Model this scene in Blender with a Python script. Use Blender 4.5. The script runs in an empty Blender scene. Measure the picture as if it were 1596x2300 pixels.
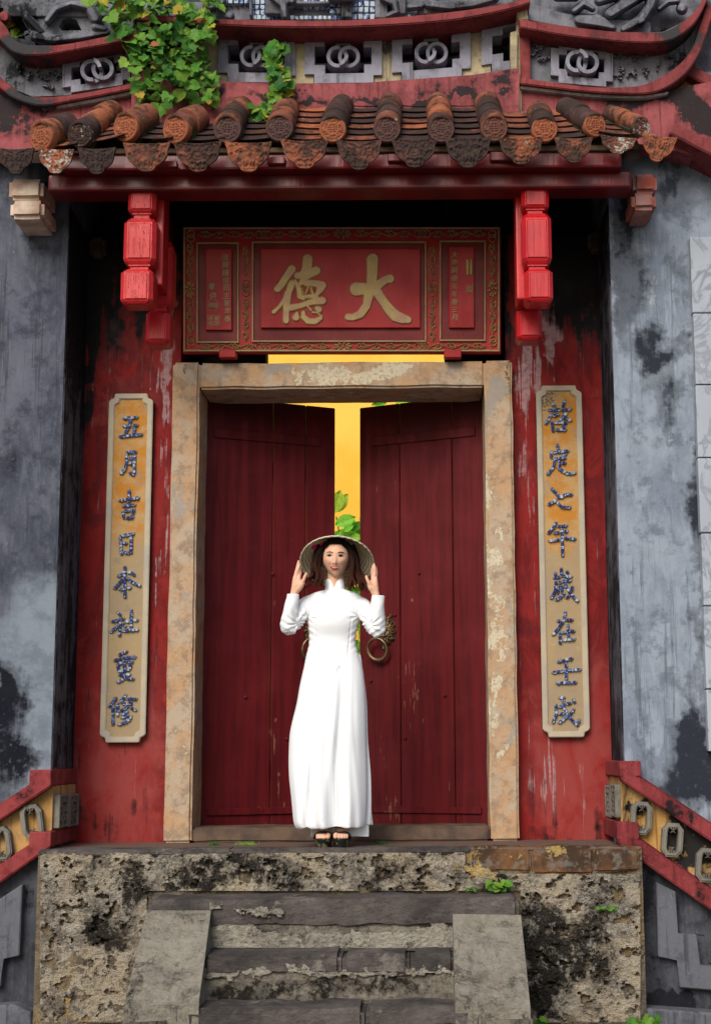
import bpy, bmesh, math, random
import numpy as np
from mathutils import Vector, Matrix, Euler, noise
from mathutils.bvhtree import BVHTree
random.seed(7)
rnd = random.Random(11)
sc = bpy.context.scene
col = sc.collection

# ------------------------------------------------------------------ camera
W, H = 1596.0, 2299.0            # measuring units of the picture
FPX = 3300.0
PITCH = math.radians(9.2)
ROLL = math.radians(0.38)
UC = 940.0
CAM = Vector((0.0, -8.0, 0.508))
cam = bpy.data.cameras.new('camera')
cam_ob = bpy.data.objects.new('camera', cam)
col.objects.link(cam_ob)
cam.sensor_fit = 'VERTICAL'
cam.sensor_height = 36.0
cam.lens = 36.0 * FPX / H
cam.shift_x = -(UC - W / 2) / H
cam.clip_end = 400
RM = Matrix.Rotation(math.pi / 2 + PITCH, 3, 'X') @ Matrix.Rotation(-ROLL, 3, 'Z')
cam_ob.matrix_world = Matrix.Translation(CAM) @ RM.to_4x4()
sc.camera = cam_ob
sc.render.resolution_x = 710
sc.render.resolution_y = 1024

# ------------------------------------------------------------------ light
world = bpy.data.worlds.new('World')
sc.world = world
world.use_nodes = True
wn = world.node_tree
bg = wn.nodes['Background']
sky = wn.nodes.new('ShaderNodeTexSky')
sky.sky_type = 'NISHITA'
sky.sun_disc = False
SUN_EL, SUN_AZ = math.radians(37), math.radians(200)   # azimuth clockwise from +Y
sky.sun_elevation = SUN_EL
sky.sun_rotation = SUN_AZ
sky.air_density = 1.2
sky.dust_density = 3.0
sky.ozone_density = 1.0
wn.links.new(sky.outputs[0], bg.inputs[0])
bg.inputs[1].default_value = 0.115
sun = bpy.data.lights.new('sun', 'SUN')
sun.energy = 2.4
sun.angle = math.radians(32)
sun.color = (1.0, 0.96, 0.9)
sun_ob = bpy.data.objects.new('sun', sun)
col.objects.link(sun_ob)
sd = Vector((math.sin(SUN_AZ) * math.cos(SUN_EL), math.cos(SUN_AZ) * math.cos(SUN_EL), math.sin(SUN_EL)))
sun_ob.rotation_euler = sd.to_track_quat('Z', 'Y').to_euler()
sun_ob.location = sd * 20
sc.view_settings.view_transform = 'Standard'
sc.view_settings.look = 'None'
sc.view_settings.gamma = 1
sc.view_settings.use_curve_mapping = False
sc.view_settings.exposure = 0.2

# ------------------------------------------------------------------ measuring
def ray(u, v):
    return RM @ Vector(((u - UC) / FPX, -(v - H / 2) / FPX, -1.0))
def P(u, v, y):
    d = ray(u, v); t = (y - CAM.y) / d.y
    return CAM + d * t
def PN(u, v, p0, n):
    d = ray(u, v); n = Vector(n)
    t = (Vector(p0) - CAM).dot(n) / d.dot(n)
    return CAM + d * t
def X(u, v, y): return P(u, v, y).x
def Z(v, y, u=798): return P(u, v, y).z
def PXM(y): return FPX / (y - CAM.y)      # units per metre at that depth

# ------------------------------------------------------------------ objects
def put(o, name=None, parent=None, label=None, cat=None, group=None, kind=None):
    if o.name not in col.objects: col.objects.link(o)
    if parent is not None: o.parent = parent
    if label: o['label'] = label
    if cat: o['category'] = cat
    if group: o['group'] = group
    if kind: o['kind'] = kind
    return o
def thing(name, label, cat, loc=(0, 0, 0), group=None):
    o = bpy.data.objects.new(name, None)
    o.empty_display_size = 0.1
    o.location = loc
    return put(o, label=label, cat=cat, group=group)
def mk(name, bm, mat, parent=None, smooth=False, **kw):
    """links a bmesh built in world space; vertices are moved into the parent's space"""
    me = bpy.data.meshes.new(name)
    bmesh.ops.recalc_face_normals(bm, faces=bm.faces)
    off = Vector((0, 0, 0))
    if parent is not None:
        p = parent
        while p is not None:
            off = off + p.location; p = p.parent
        bmesh.ops.translate(bm, verts=bm.verts, vec=-off)
    bm.to_mesh(me); bm.free()
    if smooth:
        me.shade_smooth()
    if isinstance(mat, (list, tuple)):
        for m in mat: me.materials.append(m)
    else: me.materials.append(mat)
    o = bpy.data.objects.new(name, me)
    return put(o, parent=parent, **kw)
def instance(name, me, mw, parent=None, **kw):
    o = bpy.data.objects.new(name, me)
    col.objects.link(o)
    if parent is not None:
        off = Vector((0, 0, 0)); p = parent
        while p is not None:
            off = off + p.location; p = p.parent
        mw = Matrix.Translation(-off) @ mw
        o.parent = parent
    o.matrix_local = mw
    for k, v in kw.items(): o[k] = v
    return o
def NB(): return bmesh.new()

def box(bm, x0, x1, y0, y1, z0, z1, bev=0.0, seg=1, jit=0.0):
    b = bmesh.new()
    bmesh.ops.create_cube(b, size=1)
    for v in b.verts:
        v.co.x = (x0 + x1) / 2 + v.co.x * (x1 - x0)
        v.co.y = (y0 + y1) / 2 + v.co.y * (y1 - y0)
        v.co.z = (z0 + z1) / 2 + v.co.z * (z1 - z0)
        if jit: v.co += Vector((rnd.uniform(-jit, jit), rnd.uniform(-jit, jit), rnd.uniform(-jit, jit)))
    if bev: bmesh.ops.bevel(b, geom=b.edges[:], offset=bev, segments=seg, affect='EDGES', profile=0.6)
    merge(bm, b)
def merge(bm, b, M=None):
    me = bpy.data.meshes.new('tmp')
    b.to_mesh(me); b.free()
    if M is not None: me.transform(M)
    bm.from_mesh(me); bpy.data.meshes.remove(me)
def prism(bm, pts, d, bev=0.0):
    """polygon of world points pushed back by vector d"""
    b = bmesh.new(); d = Vector(d)
    a = [b.verts.new(p) for p in pts]
    c = [b.verts.new(Vector(p) + d) for p in pts]
    n = len(pts)
    f1 = b.faces.new(a); f2 = b.faces.new(list(reversed(c)))
    for i in range(n):
        j = (i + 1) % n
        b.faces.new((a[j], a[i], c[i], c[j]))
    if bev:
        es = [e for e in b.edges if (e.verts[0] in a) or (e.verts[1] in a)]
        bmesh.ops.bevel(b, geom=es, offset=bev, segments=1, affect='EDGES')
    bmesh.ops.triangulate(b, faces=[f for f in b.faces if len(f.verts) > 4])
    merge(bm, b)
def ext(bm, uv, y, depth, bev=0.0):
    prism(bm, [P(u, v, y) for u, v in uv], (0, depth, 0), bev)
def band(bm, top, bot, y, depth, n=None, bev=0.0):
    """ribbon between two pixel curves (same count), extruded backwards"""
    b = bmesh.new()
    A = [P(u, v, y) for u, v in top]; B = [P(u, v, y) for u, v in bot]
    D = Vector((0, depth, 0))
    rows = [[b.verts.new(q) for q in (a, c, c + D, a + D)] for a, c in zip(A, B)]
    for i in range(len(rows) - 1):
        for k in range(4):
            b.faces.new((rows[i][k], rows[i + 1][k], rows[i + 1][(k + 1) % 4], rows[i][(k + 1) % 4]))
    b.faces.new(rows[0]); b.faces.new(list(reversed(rows[-1])))
    if bev:
        bmesh.ops.recalc_face_normals(b, faces=b.faces)
        es = [e for e in b.edges if e.calc_face_angle(0) > 0.6]
        bmesh.ops.bevel(b, geom=es, offset=bev, segments=2, affect='EDGES')
    merge(bm, b)
def annulus(bm, outer, inner, y, depth):
    b = bmesh.new(); D = Vector((0, depth, 0)); n = len(outer)
    O = [P(u, v, y) for u, v in outer]; I = [P(u, v, y) for u, v in inner]
    ro = [b.verts.new(p) for p in O]; ri = [b.verts.new(p) for p in I]
    bo = [b.verts.new(p + D) for p in O]; bi = [b.verts.new(p + D) for p in I]
    for i in range(n):
        j = (i + 1) % n
        b.faces.new((ro[i], ro[j], ri[j], ri[i])); b.faces.new((bo[j], bo[i], bi[i], bi[j]))
        b.faces.new((ro[j], ro[i], bo[i], bo[j])); b.faces.new((ri[i], ri[j], bi[j], bi[i]))
    merge(bm, b)
def spline(pts, n=24):
    """Catmull-Rom through tuples"""
    P_ = [pts[0]] + list(pts) + [pts[-1]]
    out = []
    m = len(pts) - 1
    for s in range(m):
        p0, p1, p2, p3 = [np.array(q, float) for q in P_[s:s + 4]]
        k = max(2, int(round(n / m)))
        for i in range(k):
            t = i / k
            out.append(tuple(0.5 * ((2 * p1) + (-p0 + p2) * t + (2 * p0 - 5 * p1 + 4 * p2 - p3) * t * t + (-p0 + 3 * p1 - 3 * p2 + p3) * t ** 3)))
    out.append(tuple(np.array(pts[-1], float)))
    return out
def tube(bm, pts, rad, seg=10, cap=True, flat=1.0, up=None):
    """swept tube through world points; rad is a number or list"""
    pts = [Vector(p) for p in pts]; n = len(pts)
    if not isinstance(rad, (list, tuple)): rad = [rad] * n
    up = Vector(up) if up else Vector((0.03, 1, 0.02)).normalized()
    rings = []
    for i in range(n):
        t = (pts[min(i + 1, n - 1)] - pts[max(i - 1, 0)])
        if t.length < 1e-9: t = Vector((0, 0, 1))
        t.normalize()
        a = t.cross(up)
        if a.length < 1e-4: a = t.cross(Vector((1, 0, 0)))
        a.normalize(); b_ = a.cross(t).normalized()
        rings.append([bm.verts.new(pts[i] + a * math.cos(q) * rad[i] + b_ * math.sin(q) * rad[i] * flat)
                      for q in [2 * math.pi * k / seg for k in range(seg)]])
    for i in range(n - 1):
        for k in range(seg):
            bm.faces.new((rings[i][k], rings[i][(k + 1) % seg], rings[i + 1][(k + 1) % seg], rings[i + 1][k]))
    if cap:
        bm.faces.new(list(reversed(rings[0]))); bm.faces.new(rings[-1])
def ball(bm, c, r, seg=12, s=(1, 1, 1)):
    b = bmesh.new()
    bmesh.ops.create_uvsphere(b, u_segments=seg, v_segments=max(6, seg * 2 // 3), radius=r)
    merge(bm, b, Matrix.Translation(Vector(c)) @ Matrix.Diagonal((s[0], s[1], s[2], 1)))

def relief(caps, mp, res, height, soft, wob=0.0, extra=None, field=None):
    """caps: (u0,v0,r0,u1,v1,r1) capsules in pixel units. mp(u,v,h)->world. Returns a bmesh of the fused raised shape"""
    if field is not None:      # (u0, v0, u1, v1, function of u, v)
        u0, v0, u1, v1, fn = field
        us = np.arange(u0, u1, res); vs = np.arange(v0, v1, res)
        F = np.array([[min(fn(a, b), a - u0 - 1, u1 - a - 2, b - v0 - 1, v1 - b - 2) for a in us] for b in vs]); caps = []
    else:
      caps = np.array(caps, float)
      rm = max(caps[:, 2].max(), caps[:, 5].max()) + 2 * res
      u0 = min(caps[:, 0].min(), caps[:, 3].min()) - rm; u1 = max(caps[:, 0].max(), caps[:, 3].max()) + rm
      v0 = min(caps[:, 1].min(), caps[:, 4].min()) - rm; v1 = max(caps[:, 1].max(), caps[:, 4].max()) + rm
      us = np.arange(u0, u1, res); vs = np.arange(v0, v1, res)
      F = np.full((len(vs), len(us)), -1e3)
    for c in caps:
        m = max(c[2], c[5]) + 2.5 * res
        i0 = max(0, int((min(c[0], c[3]) - m - u0) / res)); i1 = min(len(us), int((max(c[0], c[3]) + m - u0) / res) + 2)
        j0 = max(0, int((min(c[1], c[4]) - m - v0) / res)); j1 = min(len(vs), int((max(c[1], c[4]) + m - v0) / res) + 2)
        U, V = np.meshgrid(us[i0:i1], vs[j0:j1])
        dx, dy = c[3] - c[0], c[4] - c[1]
        L = dx * dx + dy * dy + 1e-9
        t = np.clip(((U - c[0]) * dx + (V - c[1]) * dy) / L, 0, 1)
        d = np.hypot(U - c[0] - t * dx, V - c[1] - t * dy)
        F[j0:j1, i0:i1] = np.maximum(F[j0:j1, i0:i1], c[2] + (c[5] - c[2]) * t - d)
    inside = F > 0
    gy, gx = np.gradient(F, res)
    bm = bmesh.new(); vid = {}
    def vert(j, i):
        k = (j, i)
        if k in vid: return vid[k]
        f = F[j, i]; u = us[i]; v = vs[j]
        if f <= 0:
            g = math.hypot(gx[j, i], gy[j, i]) + 1e-6
            s = min(-f, 1.3 * res)
            u += gx[j, i] / g * s; v += gy[j, i] / g * s; h = 0.0
        else:
            h = height * (1 - (1 - min(f / soft, 1)) ** 2)
            if extra is not None: h += extra(u, v, f)
        w = bm.verts.new(mp(u, v, h)); vid[k] = w
        return w
    nj, ni = F.shape
    anyin = inside[:-1, :-1] | inside[1:, :-1] | inside[:-1, 1:] | inside[1:, 1:]
    for j, i in np.argwhere(anyin):
        q = [vert(j, i), vert(j, i + 1), vert(j + 1, i + 1), vert(j + 1, i)]
        try: bm.faces.new(q)
        except ValueError: pass
    # skirt down into the ground
    bd = [e for e in bm.edges if e.is_boundary]
    r = bmesh.ops.extrude_edge_only(bm, edges=bd)
    new = [g for g in r['geom'] if isinstance(g, bmesh.types.BMVert)]
    for w in new: w.co.y += 0.012
    return bm
def chain(pts):
    """list of (u,v,r) -> capsules"""
    return [(a[0], a[1], a[2], b[0], b[1], b[2]) for a, b in zip(pts[:-1], pts[1:])]
def evaluated(o):
    dg = bpy.context.evaluated_depsgraph_get()
    me = bpy.data.meshes.new_from_object(o.evaluated_get(dg))
    return me
# ------------------------------------------------------------------ materials
class G:
    def __init__(s, name):
        s.m = bpy.data.materials.new(name); s.m.use_nodes = True
        s.t = s.m.node_tree; s.n = s.t.nodes; s.b = s.n['Principled BSDF']
        s.pos = None
    def L(s, a, b): s.t.links.new(a, b)
    def new(s, k, **kw):
        n = s.n.new(k)
        for a, v in kw.items(): setattr(n, a, v)
        return n
    def P(s):
        if s.pos is None: s.pos = s.new('ShaderNodeNewGeometry').outputs['Position']
        return s.pos
    def O(s): return s.new('ShaderNodeTexCoord').outputs['Object']
    def rnd(s): return s.new('ShaderNodeObjectInfo').outputs['Random']
    def setin(s, i, v):
        if hasattr(v, 'node'): s.L(v, i)
        else:
            if isinstance(v, tuple) and len(v) == 3 and i.type == 'RGBA': v = v + (1,)
            i.default_value = v
    def map(s, sc_=(1, 1, 1), src=None, loc=(0, 0, 0)):
        n = s.new('ShaderNodeMapping'); s.L(src or s.P(), n.inputs['Vector'])
        s.setin(n.inputs['Scale'], sc_); s.setin(n.inputs['Location'], loc)
        return n.outputs[0]
    def noise(s, scale, detail=6, rough=0.6, src=None, sc_=None, dist=0.0, loc=(0, 0, 0)):
        n = s.new('ShaderNodeTexNoise')
        v = src or s.P()
        if sc_ or loc != (0, 0, 0): v = s.map(sc_ or (1, 1, 1), v, loc)
        s.L(v, n.inputs['Vector'])
        for k, q in (('Scale', scale), ('Detail', detail), ('Roughness', rough), ('Distortion', dist)): n.inputs[k].default_value = q
        return n.outputs['Fac']
    def vor(s, scale, feature='F1', src=None, sc_=None, out='Distance'):
        n = s.new('ShaderNodeTexVoronoi', feature=feature)
        v = src or s.P()
        if sc_: v = s.map(sc_, v)
        s.L(v, n.inputs['Vector']); n.inputs['Scale'].default_value = scale
        return n.outputs[out]
    def math(s, op, a, b=0.0, c=None, clamp=False):
        n = s.new('ShaderNodeMath', operation=op); n.use_clamp = clamp
        s.setin(n.inputs[0], a); s.setin(n.inputs[1], b)
        if c is not None: s.setin(n.inputs[2], c)
        return n.outputs[0]
    def step(s, x, a, b, lo=0.0, hi=1.0):
        n = s.new('ShaderNodeMapRange'); n.interpolation_type = 'SMOOTHSTEP'
        s.setin(n.inputs[0], x)
        for i, q in ((1, a), (2, b), (3, lo), (4, hi)): n.inputs[i].default_value = q
        return n.outputs[0]
    def mix(s, f, a, b, mode='MIX'):
        n = s.new('ShaderNodeMix', data_type='RGBA', blend_type=mode)
        s.setin(n.inputs[0], f); s.setin(n.inputs[6], a); s.setin(n.inputs[7], b)
        return n.outputs[2]
    def ramp(s, f, stops):
        n = s.new('ShaderNodeValToRGB'); e = n.color_ramp.elements
        while len(e) < len(stops): e.new(0.5)
        for q, (p, c) in zip(e, stops): q.position = p; q.color = c + (1,)
        s.setin(n.inputs[0], f); return n.outputs[0]
    def spots(s, spots, y):
        """sum of soft ellipses (u,v,ru,rv,amp): where stains and painted shade of their own shape sit on a surface"""
        if not hasattr(s, 'warp'):
            acc = s.P()
            for sc_, amt in ((2.2, .34), (9.0, .16), (30.0, .05)):
                nz = s.new('ShaderNodeTexNoise'); s.L(s.P(), nz.inputs['Vector']); nz.inputs['Scale'].default_value = sc_; nz.inputs['Detail'].default_value = 4
                a_ = s.new('ShaderNodeVectorMath', operation='SUBTRACT'); s.L(nz.outputs['Color'], a_.inputs[0]); a_.inputs[1].default_value = (.5, .5, .5)
                b_ = s.new('ShaderNodeVectorMath', operation='MULTIPLY_ADD'); s.L(a_.outputs[0], b_.inputs[0]); b_.inputs[1].default_value = (amt, amt, amt * 1.5); s.L(acc, b_.inputs[2]); acc = b_.outputs[0]
            s.warp = acc
        sep = s.new('ShaderNodeSeparateXYZ'); s.L(s.warp, sep.inputs[0])
        tot = None
        for (u, v, ru, rv, amp) in spots:
            p = P(u, v, y); k = PXM(y)
            a = s.math('MULTIPLY_ADD', sep.outputs[0], k / ru, -p.x * k / ru)
            b = s.math('MULTIPLY_ADD', sep.outputs[2], k / rv, -p.z * k / rv)
            q = s.math('MULTIPLY', a, a); q = s.math('MULTIPLY_ADD', b, b, q)
            g = s.math('SUBTRACT', 1.0, q, clamp=True)
            g = s.math('MULTIPLY', g, amp)
            tot = g if tot is None else s.math('ADD', tot, g)
        return tot
    def bump(s, h, strength=0.5, dist=0.01, nrm=None):
        n = s.new('ShaderNodeBump'); n.inputs['Strength'].default_value = strength; n.inputs['Distance'].default_value = dist
        s.setin(n.inputs['Height'], h)
        if nrm is not None: s.L(nrm, n.inputs['Normal'])
        return n.outputs[0]
    def done(s, color, rough=0.85, bump=None, spec=0.3, metal=0.0, coat=0.0):
        s.setin(s.b.inputs['Base Color'], color); s.setin(s.b.inputs['Roughness'], rough)
        s.b.inputs['Specular IOR Level'].default_value = spec * (.45 if metal == 0 else 1)
        s.setin(s.b.inputs['Metallic'], metal)
        s.b.inputs['Coat Weight'].default_value = coat; s.b.inputs['Coat Roughness'].default_value = 0.15
        if bump is not None: s.L(bump, s.b.inputs['Normal'])
        return s.m
def add(g, a, b):
    return a if b is None else g.math('ADD', a, b)

def plaster(name, base, alt, mold=(0.012, 0.013, 0.017), white=(0.45, 0.47, 0.5), th=0.62, soft=0.08, streak=0.5,
            spots=None, y=0.0, wspots=None, wth=0.66, bscale=1.0, seed=0.0, spec=0.25, mold2=None, fine=0.5, rough=0.85, tone=None, tonec=None):
    g = G(name)
    L0 = (seed, seed * 1.7, seed * .6)
    n1 = g.noise(1.6, 8, 0.65, loc=L0, dist=0.4)
    n2 = g.noise(9, 8, 0.7, loc=L0)
    n3 = g.noise(45, 5, 0.65)
    n5 = g.noise(4.5, 11, 0.74, loc=L0, sc_=(1.5, 1.5, .5), dist=.25)
    c = g.mix(g.step(g.math('MULTIPLY_ADD', n5, .5, g.math('MULTIPLY', n1, .5)), 0.43, 0.56), base, alt)
    c = g.mix(g.step(n5, 0.50, 0.60, 0, 0.5), c, tuple(q * 1.3 for q in base))
    c = g.mix(g.step(n2, 0.50, 0.66, 0, 0.65), c, tuple(q * 0.55 for q in alt))
    st0 = g.noise(3.5, 8, .68, sc_=(9, 9, .35), loc=L0); c = g.mix(g.step(st0, .54, .66, 0, .75), c, tuple(q * .35 for q in base)); c = g.mix(g.step(st0, .36, .28, 0, .5), c, tuple(q * 1.35 for q in base))
    if tone: c = g.mix(g.step(g.spots(tone, y), .1, .7, 0, .9), c, g.mix(g.step(n2, .4, .65), tonec, tuple(q * .72 for q in tonec)))
    st = g.noise(3.0, 7, 0.62, sc_=(6, 6, 0.5), loc=L0)
    # pale runs and bloom
    w = add(g, g.math('MULTIPLY_ADD', st, 0.45, g.math('MULTIPLY', n2, 0.55)), g.spots(wspots, y) if wspots else None)
    w = g.step(w, wth, wth + 0.06)
    c = g.mix(g.math('MULTIPLY', w, 0.75), c, white)
    # mould: broad patches, broken by finer noise, drawn out downwards
    m = g.math('MULTIPLY_ADD', n1, 0.55, g.math('MULTIPLY', n2, 0.3))
    m = g.math('MULTIPLY_ADD', st, 0.15 + 0.25 * streak, m)
    m = g.math('MULTIPLY_ADD', n3, 0.15, m)
    m = g.math('MULTIPLY_ADD', m, 1.75, -0.46 - 0.12 * streak)
    m = add(g, m, g.spots(spots, y) if spots else None)
    mk_ = g.step(m, th, th + soft)
    c = g.mix(g.math('MULTIPLY', g.step(m, th - 0.14, th + 0.02), 0.6), c, tuple(q * 0.4 for q in base))
    c = g.mix(mk_, c, mold)
    c = g.mix(g.step(n3, 0.62, 0.72, 0, 0.35 * fine), c, (0.4, 0.4, 0.4))
    h = g.math('MULTIPLY_ADD', n3, 0.25, g.math('MULTIPLY', n2, 0.7))
    h = g.math('MULTIPLY_ADD', w, 0.15, h)
    rg = g.step(n2, 0.3, 0.7, rough - 0.12, min(rough + 0.1, 1))
    return g.done(c, rg, g.bump(h, 0.35 * bscale, 0.02), spec)

M = {}
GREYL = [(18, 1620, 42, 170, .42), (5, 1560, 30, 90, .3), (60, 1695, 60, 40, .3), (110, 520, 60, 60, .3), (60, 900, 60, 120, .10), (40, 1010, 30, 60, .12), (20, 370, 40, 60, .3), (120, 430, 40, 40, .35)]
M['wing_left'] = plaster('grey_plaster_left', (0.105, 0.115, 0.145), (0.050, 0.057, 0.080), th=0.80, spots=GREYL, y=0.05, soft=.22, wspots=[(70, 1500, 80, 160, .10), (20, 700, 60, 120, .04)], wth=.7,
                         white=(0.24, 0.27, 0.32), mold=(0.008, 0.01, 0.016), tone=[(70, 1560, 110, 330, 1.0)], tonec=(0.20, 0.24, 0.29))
GREYR = [(1460, 790, 60.75, 57.5, 0.5625), (1490, 860, 47.25, 92, 0.375), (1530, 780, 27, 46, 0.375), (1570, 1150, 32.4, 230, 0.5), (1555, 1010, 24.3, 69, 0.3125), (1575, 1450, 29.7, 161, 0.475), (1590, 1680, 81, 138, 0.5), (1520, 1650, 54, 69, 0.3125), (1420, 560, 40.5, 184, 0.3),
         (1455, 430, 81, 80.5, 0.35), (1545, 1780, 108, 80.5, 0.5), (1510, 400, 40.5, 69, 0.375), (1400, 480, 27, 103.5, 0.3125), (1560, 1640, 40.5, 69, 0.375), (1390, 690, 21.6, 161, 0.275), (1520, 600, 27, 69, 0.1875)]
M['wing_right'] = plaster('grey_plaster_right', (0.26, 0.30, 0.36), (0.165, 0.20, 0.255), th=0.84, spots=GREYR, y=0.05, wspots=[(1480, 650, 50, 150, .10), (1440, 1300, 60, 260, .06), (1540, 560, 50, 60, .08)],
                          wth=.66, white=(0.45, 0.5, 0.56), mold=(0.022, 0.027, 0.037), seed=4.0, soft=.30, tone=[(1400, 560, 40, 300, 1.0), (1480, 420, 110, 110, 1.0)], tonec=(0.085, 0.10, 0.13))
M['return'] = plaster('streaked_plaster_return', (0.10, 0.10, 0.125), (0.045, 0.045, 0.06), th=0.70, streak=1.6, y=0.3, white=(0.2, 0.2, 0.23), wth=.66, seed=2.0,
                      spots=[(180, 600, 60, 320, .45), (1380, 520, 40, 250, .4)])
M['upper_grey'] = plaster('mossy_grey_render', (0.19, 0.195, 0.225), (0.095, 0.10, 0.115), th=0.74, spots=[(60, 60, 150, 120, .22), (60, 190, 130, 80, .14), (1470, 120, 110, 90, .24), (1420, 40, 130, 50, .10)], y=-0.1, seed=7.0,
                          white=(0.5, 0.52, 0.58), wth=.62, bscale=1.6, mold=(0.02, 0.021, 0.024))
M['lattice_grey'] = plaster('pale_grey_frame', (0.28, 0.28, 0.34), (0.16, 0.16, 0.195), th=0.78, y=-0.1, seed=9.0, white=(0.58, 0.58, 0.66), wth=.6, bscale=1.2, mold=(0.04, 0.04, 0.045))
M['upper_yellow'] = plaster('yellow_grey_render', (0.42, 0.36, 0.22), (0.3, 0.26, 0.19), th=0.76, y=-0.1, seed=3.0, white=(0.5, 0.45, 0.33), mold=(0.06, 0.055, 0.05))
M['pink'] = plaster('faded_pink_render', (0.31, 0.085, 0.09), (0.21, 0.055, 0.06), th=0.74, y=-0.05, seed=5.0, white=(0.5, 0.24, 0.24), wth=.6, bscale=1.0,
                    spots=[(590, 240, 40, 18, .28), (700, 250, 60, 12, .3), (820, 250, 60, 12, .3), (930, 245, 50, 12, .3), (1040, 245, 50, 12, .3), (1120, 215, 40, 30, .25), (760, 200, 60, 14, .14), (520, 215, 40, 40, .2), (60, 290, 110, 60, .25), (90, 240, 90, 30, .25), (1480, 230, 90, 60, .45), (1400, 260, 50, 40, .15), (1560, 270, 60, 60, .4), (1560, 120, 30, 60, .0), (0, 250, 60, 60, .3)], mold=(0.03, 0.022, 0.024))
M['rail_red'] = plaster('faded_red_rail', (0.24, 0.052, 0.052), (0.165, 0.04, 0.043), th=0.76, y=-0.15, seed=6.0, white=(0.36, 0.17, 0.17), wth=.62,
                        spots=[(80, 110, 90, 60, .45), (1500, 80, 70, 60, .4), (60, 220, 100, 40, .4), (1560, 330, 40, 40, .05)], mold=(0.045, 0.042, 0.045))
M['rail_low'] = plaster('faded_red_rail_low', (0.25, 0.048, 0.048), (0.165, 0.025, 0.03), th=0.78, y=0.0, seed=8.0, white=(0.42, 0.16, 0.16), wth=.7,
                        spots=[(30, 1800, 70, 30, .28), (1540, 1850, 60, 40, .2), (1560, 2010, 50, 40, .2), (1500, 1800, 20, 30, .15), (150, 1880, 40, 30, .1)], mold=(0.02, 0.012, 0.014))
M['rail_cream'] = plaster('cream_strip', (0.42, 0.42, 0.42), (0.3, 0.3, 0.3), th=0.74, y=-0.1, seed=1.0, mold=(0.05, 0.05, 0.05))
M['ochre'] = plaster('ochre_infill', (0.42, 0.23, 0.07), (0.42, 0.29, 0.14), th=0.80, y=0.0, seed=2.5, white=(0.5, 0.42, 0.3), mold=(0.02, 0.018, 0.018),
                     spots=[(1560, 1900, 90, 70, .5), (1480, 1830, 30, 40, .2), (1440, 1800, 40, 20, .3)])
M['ceramic_grey'] = plaster('grey_green_ceramic', (0.19, 0.18, 0.15), (0.14, 0.13, 0.12), th=0.85, y=0.0, seed=2.5, white=(0.3, 0.29, 0.25), bscale=.5)
M['step_relief'] = plaster('slate_relief', (0.12, 0.125, 0.145), (0.085, 0.09, 0.105), th=0.82, y=0.0, seed=1.5, white=(0.2, 0.21, 0.24), spots=[(1560, 2010, 60, 40, .2)])
M['wing_low'] = plaster('dark_slate_base', (0.075, 0.08, 0.095), (0.04, 0.043, 0.055), th=0.74, y=0.05, seed=3.5, white=(0.14, 0.16, 0.19), spots=[(1460, 2060, 60, 120, .1), (70, 1990, 60, 60, .2), (1500, 2240, 100, 40, .3)])

def red_wall():
    g = G('weathered_red_wall')
    n1 = g.noise(1.5, 8, .62, dist=.5); n2 = g.noise(8, 8, .7); n3 = g.noise(50, 5, .6)
    st = g.noise(3.2, 8, .65, sc_=(7, 7, .42)); st2 = g.noise(7, 6, .6, sc_=(9, 9, .35), loc=(3, 0, 1))
    low = g.spots([(270, 1760, 170, 420, .42), (1290, 1760, 200, 420, .42)], .55)
    n5 = g.noise(4.2, 11, .7, dist=.8, sc_=(1.2, 1.2, .6)); c = g.mix(g.step(n5, .42, .58), (0.205, 0.010, 0.009), (0.115, 0.005, 0.006))
    c = g.mix(g.step(g.math('ADD', g.math('MULTIPLY_ADD', n5, .9, -.02), low), .60, .90, 0, .8), c, (0.29, 0.05, 0.045))
    c = g.mix(g.step(g.math('MULTIPLY_ADD', n2, .5, g.math('MULTIPLY', n1, .5)), .52, .62, 0, .6), c, (0.30, 0.045, 0.036))
    pw = g.spots([(365, 800, 26, 260, .17), (1240, 720, 34, 120, .34), (1180, 830, 40, 140, .2), (370, 1100, 16, 330, .10), (230, 900, 40, 120, .08), (1230, 830, 30, 60, .1), (1240, 1760, 80, 70, .08), (1180, 1100, 16, 260, .1), (1300, 700, 60, 150, .05)], .55)
    w = g.step(g.math('ADD', g.math('MULTIPLY_ADD', st, .55, g.math('MULTIPLY', st2, .45)), pw), .60, .66)
    w = g.math('MULTIPLY', w, g.step(n3, .3, .6, .4, 1))
    c = g.mix(g.math('MULTIPLY', w, .7), c, (0.40, 0.29, 0.30))
    bs = g.spots([(215, 560, 90, 260, .45), (320, 650, 60, 120, .40), (250, 760, 30, 90, .22), (1300, 560, 130, 240, .5), (1360, 700, 50, 200, .22), (400, 500, 60, 300, .35), (1140, 640, 20, 200, .4),
                  (240, 1850, 50, 50, .18), (300, 1830, 30, 30, .16), (1290, 1890, 150, 22, .24), (1350, 1850, 30, 60, .2), (200, 800, 20, 250, .28), (195, 1840, 22, 60, .2)], .55)
    m = g.math('MULTIPLY_ADD', n1, .3, g.math('MULTIPLY', st, .45)); m = g.math('MULTIPLY_ADD', n2, .25, m)
    m = g.math('ADD', g.math('MULTIPLY_ADD', m, 2.0, -.5), bs)
    c = g.mix(g.step(m, .56, .72, 0, .75), c, (0.05, 0.006, 0.008)); c = g.mix(g.step(m, .72, .78), c, (0.007, 0.006, 0.007))
    h = g.math('MULTIPLY_ADD', n3, .2, g.math('MULTIPLY', n2, .6)); h = g.math('MULTIPLY_ADD', w, .3, h)
    return g.done(c, g.step(n2, .3, .7, .5, .75), g.bump(h, .3, .012), .35)
M['red_wall'] = red_wall()

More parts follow.
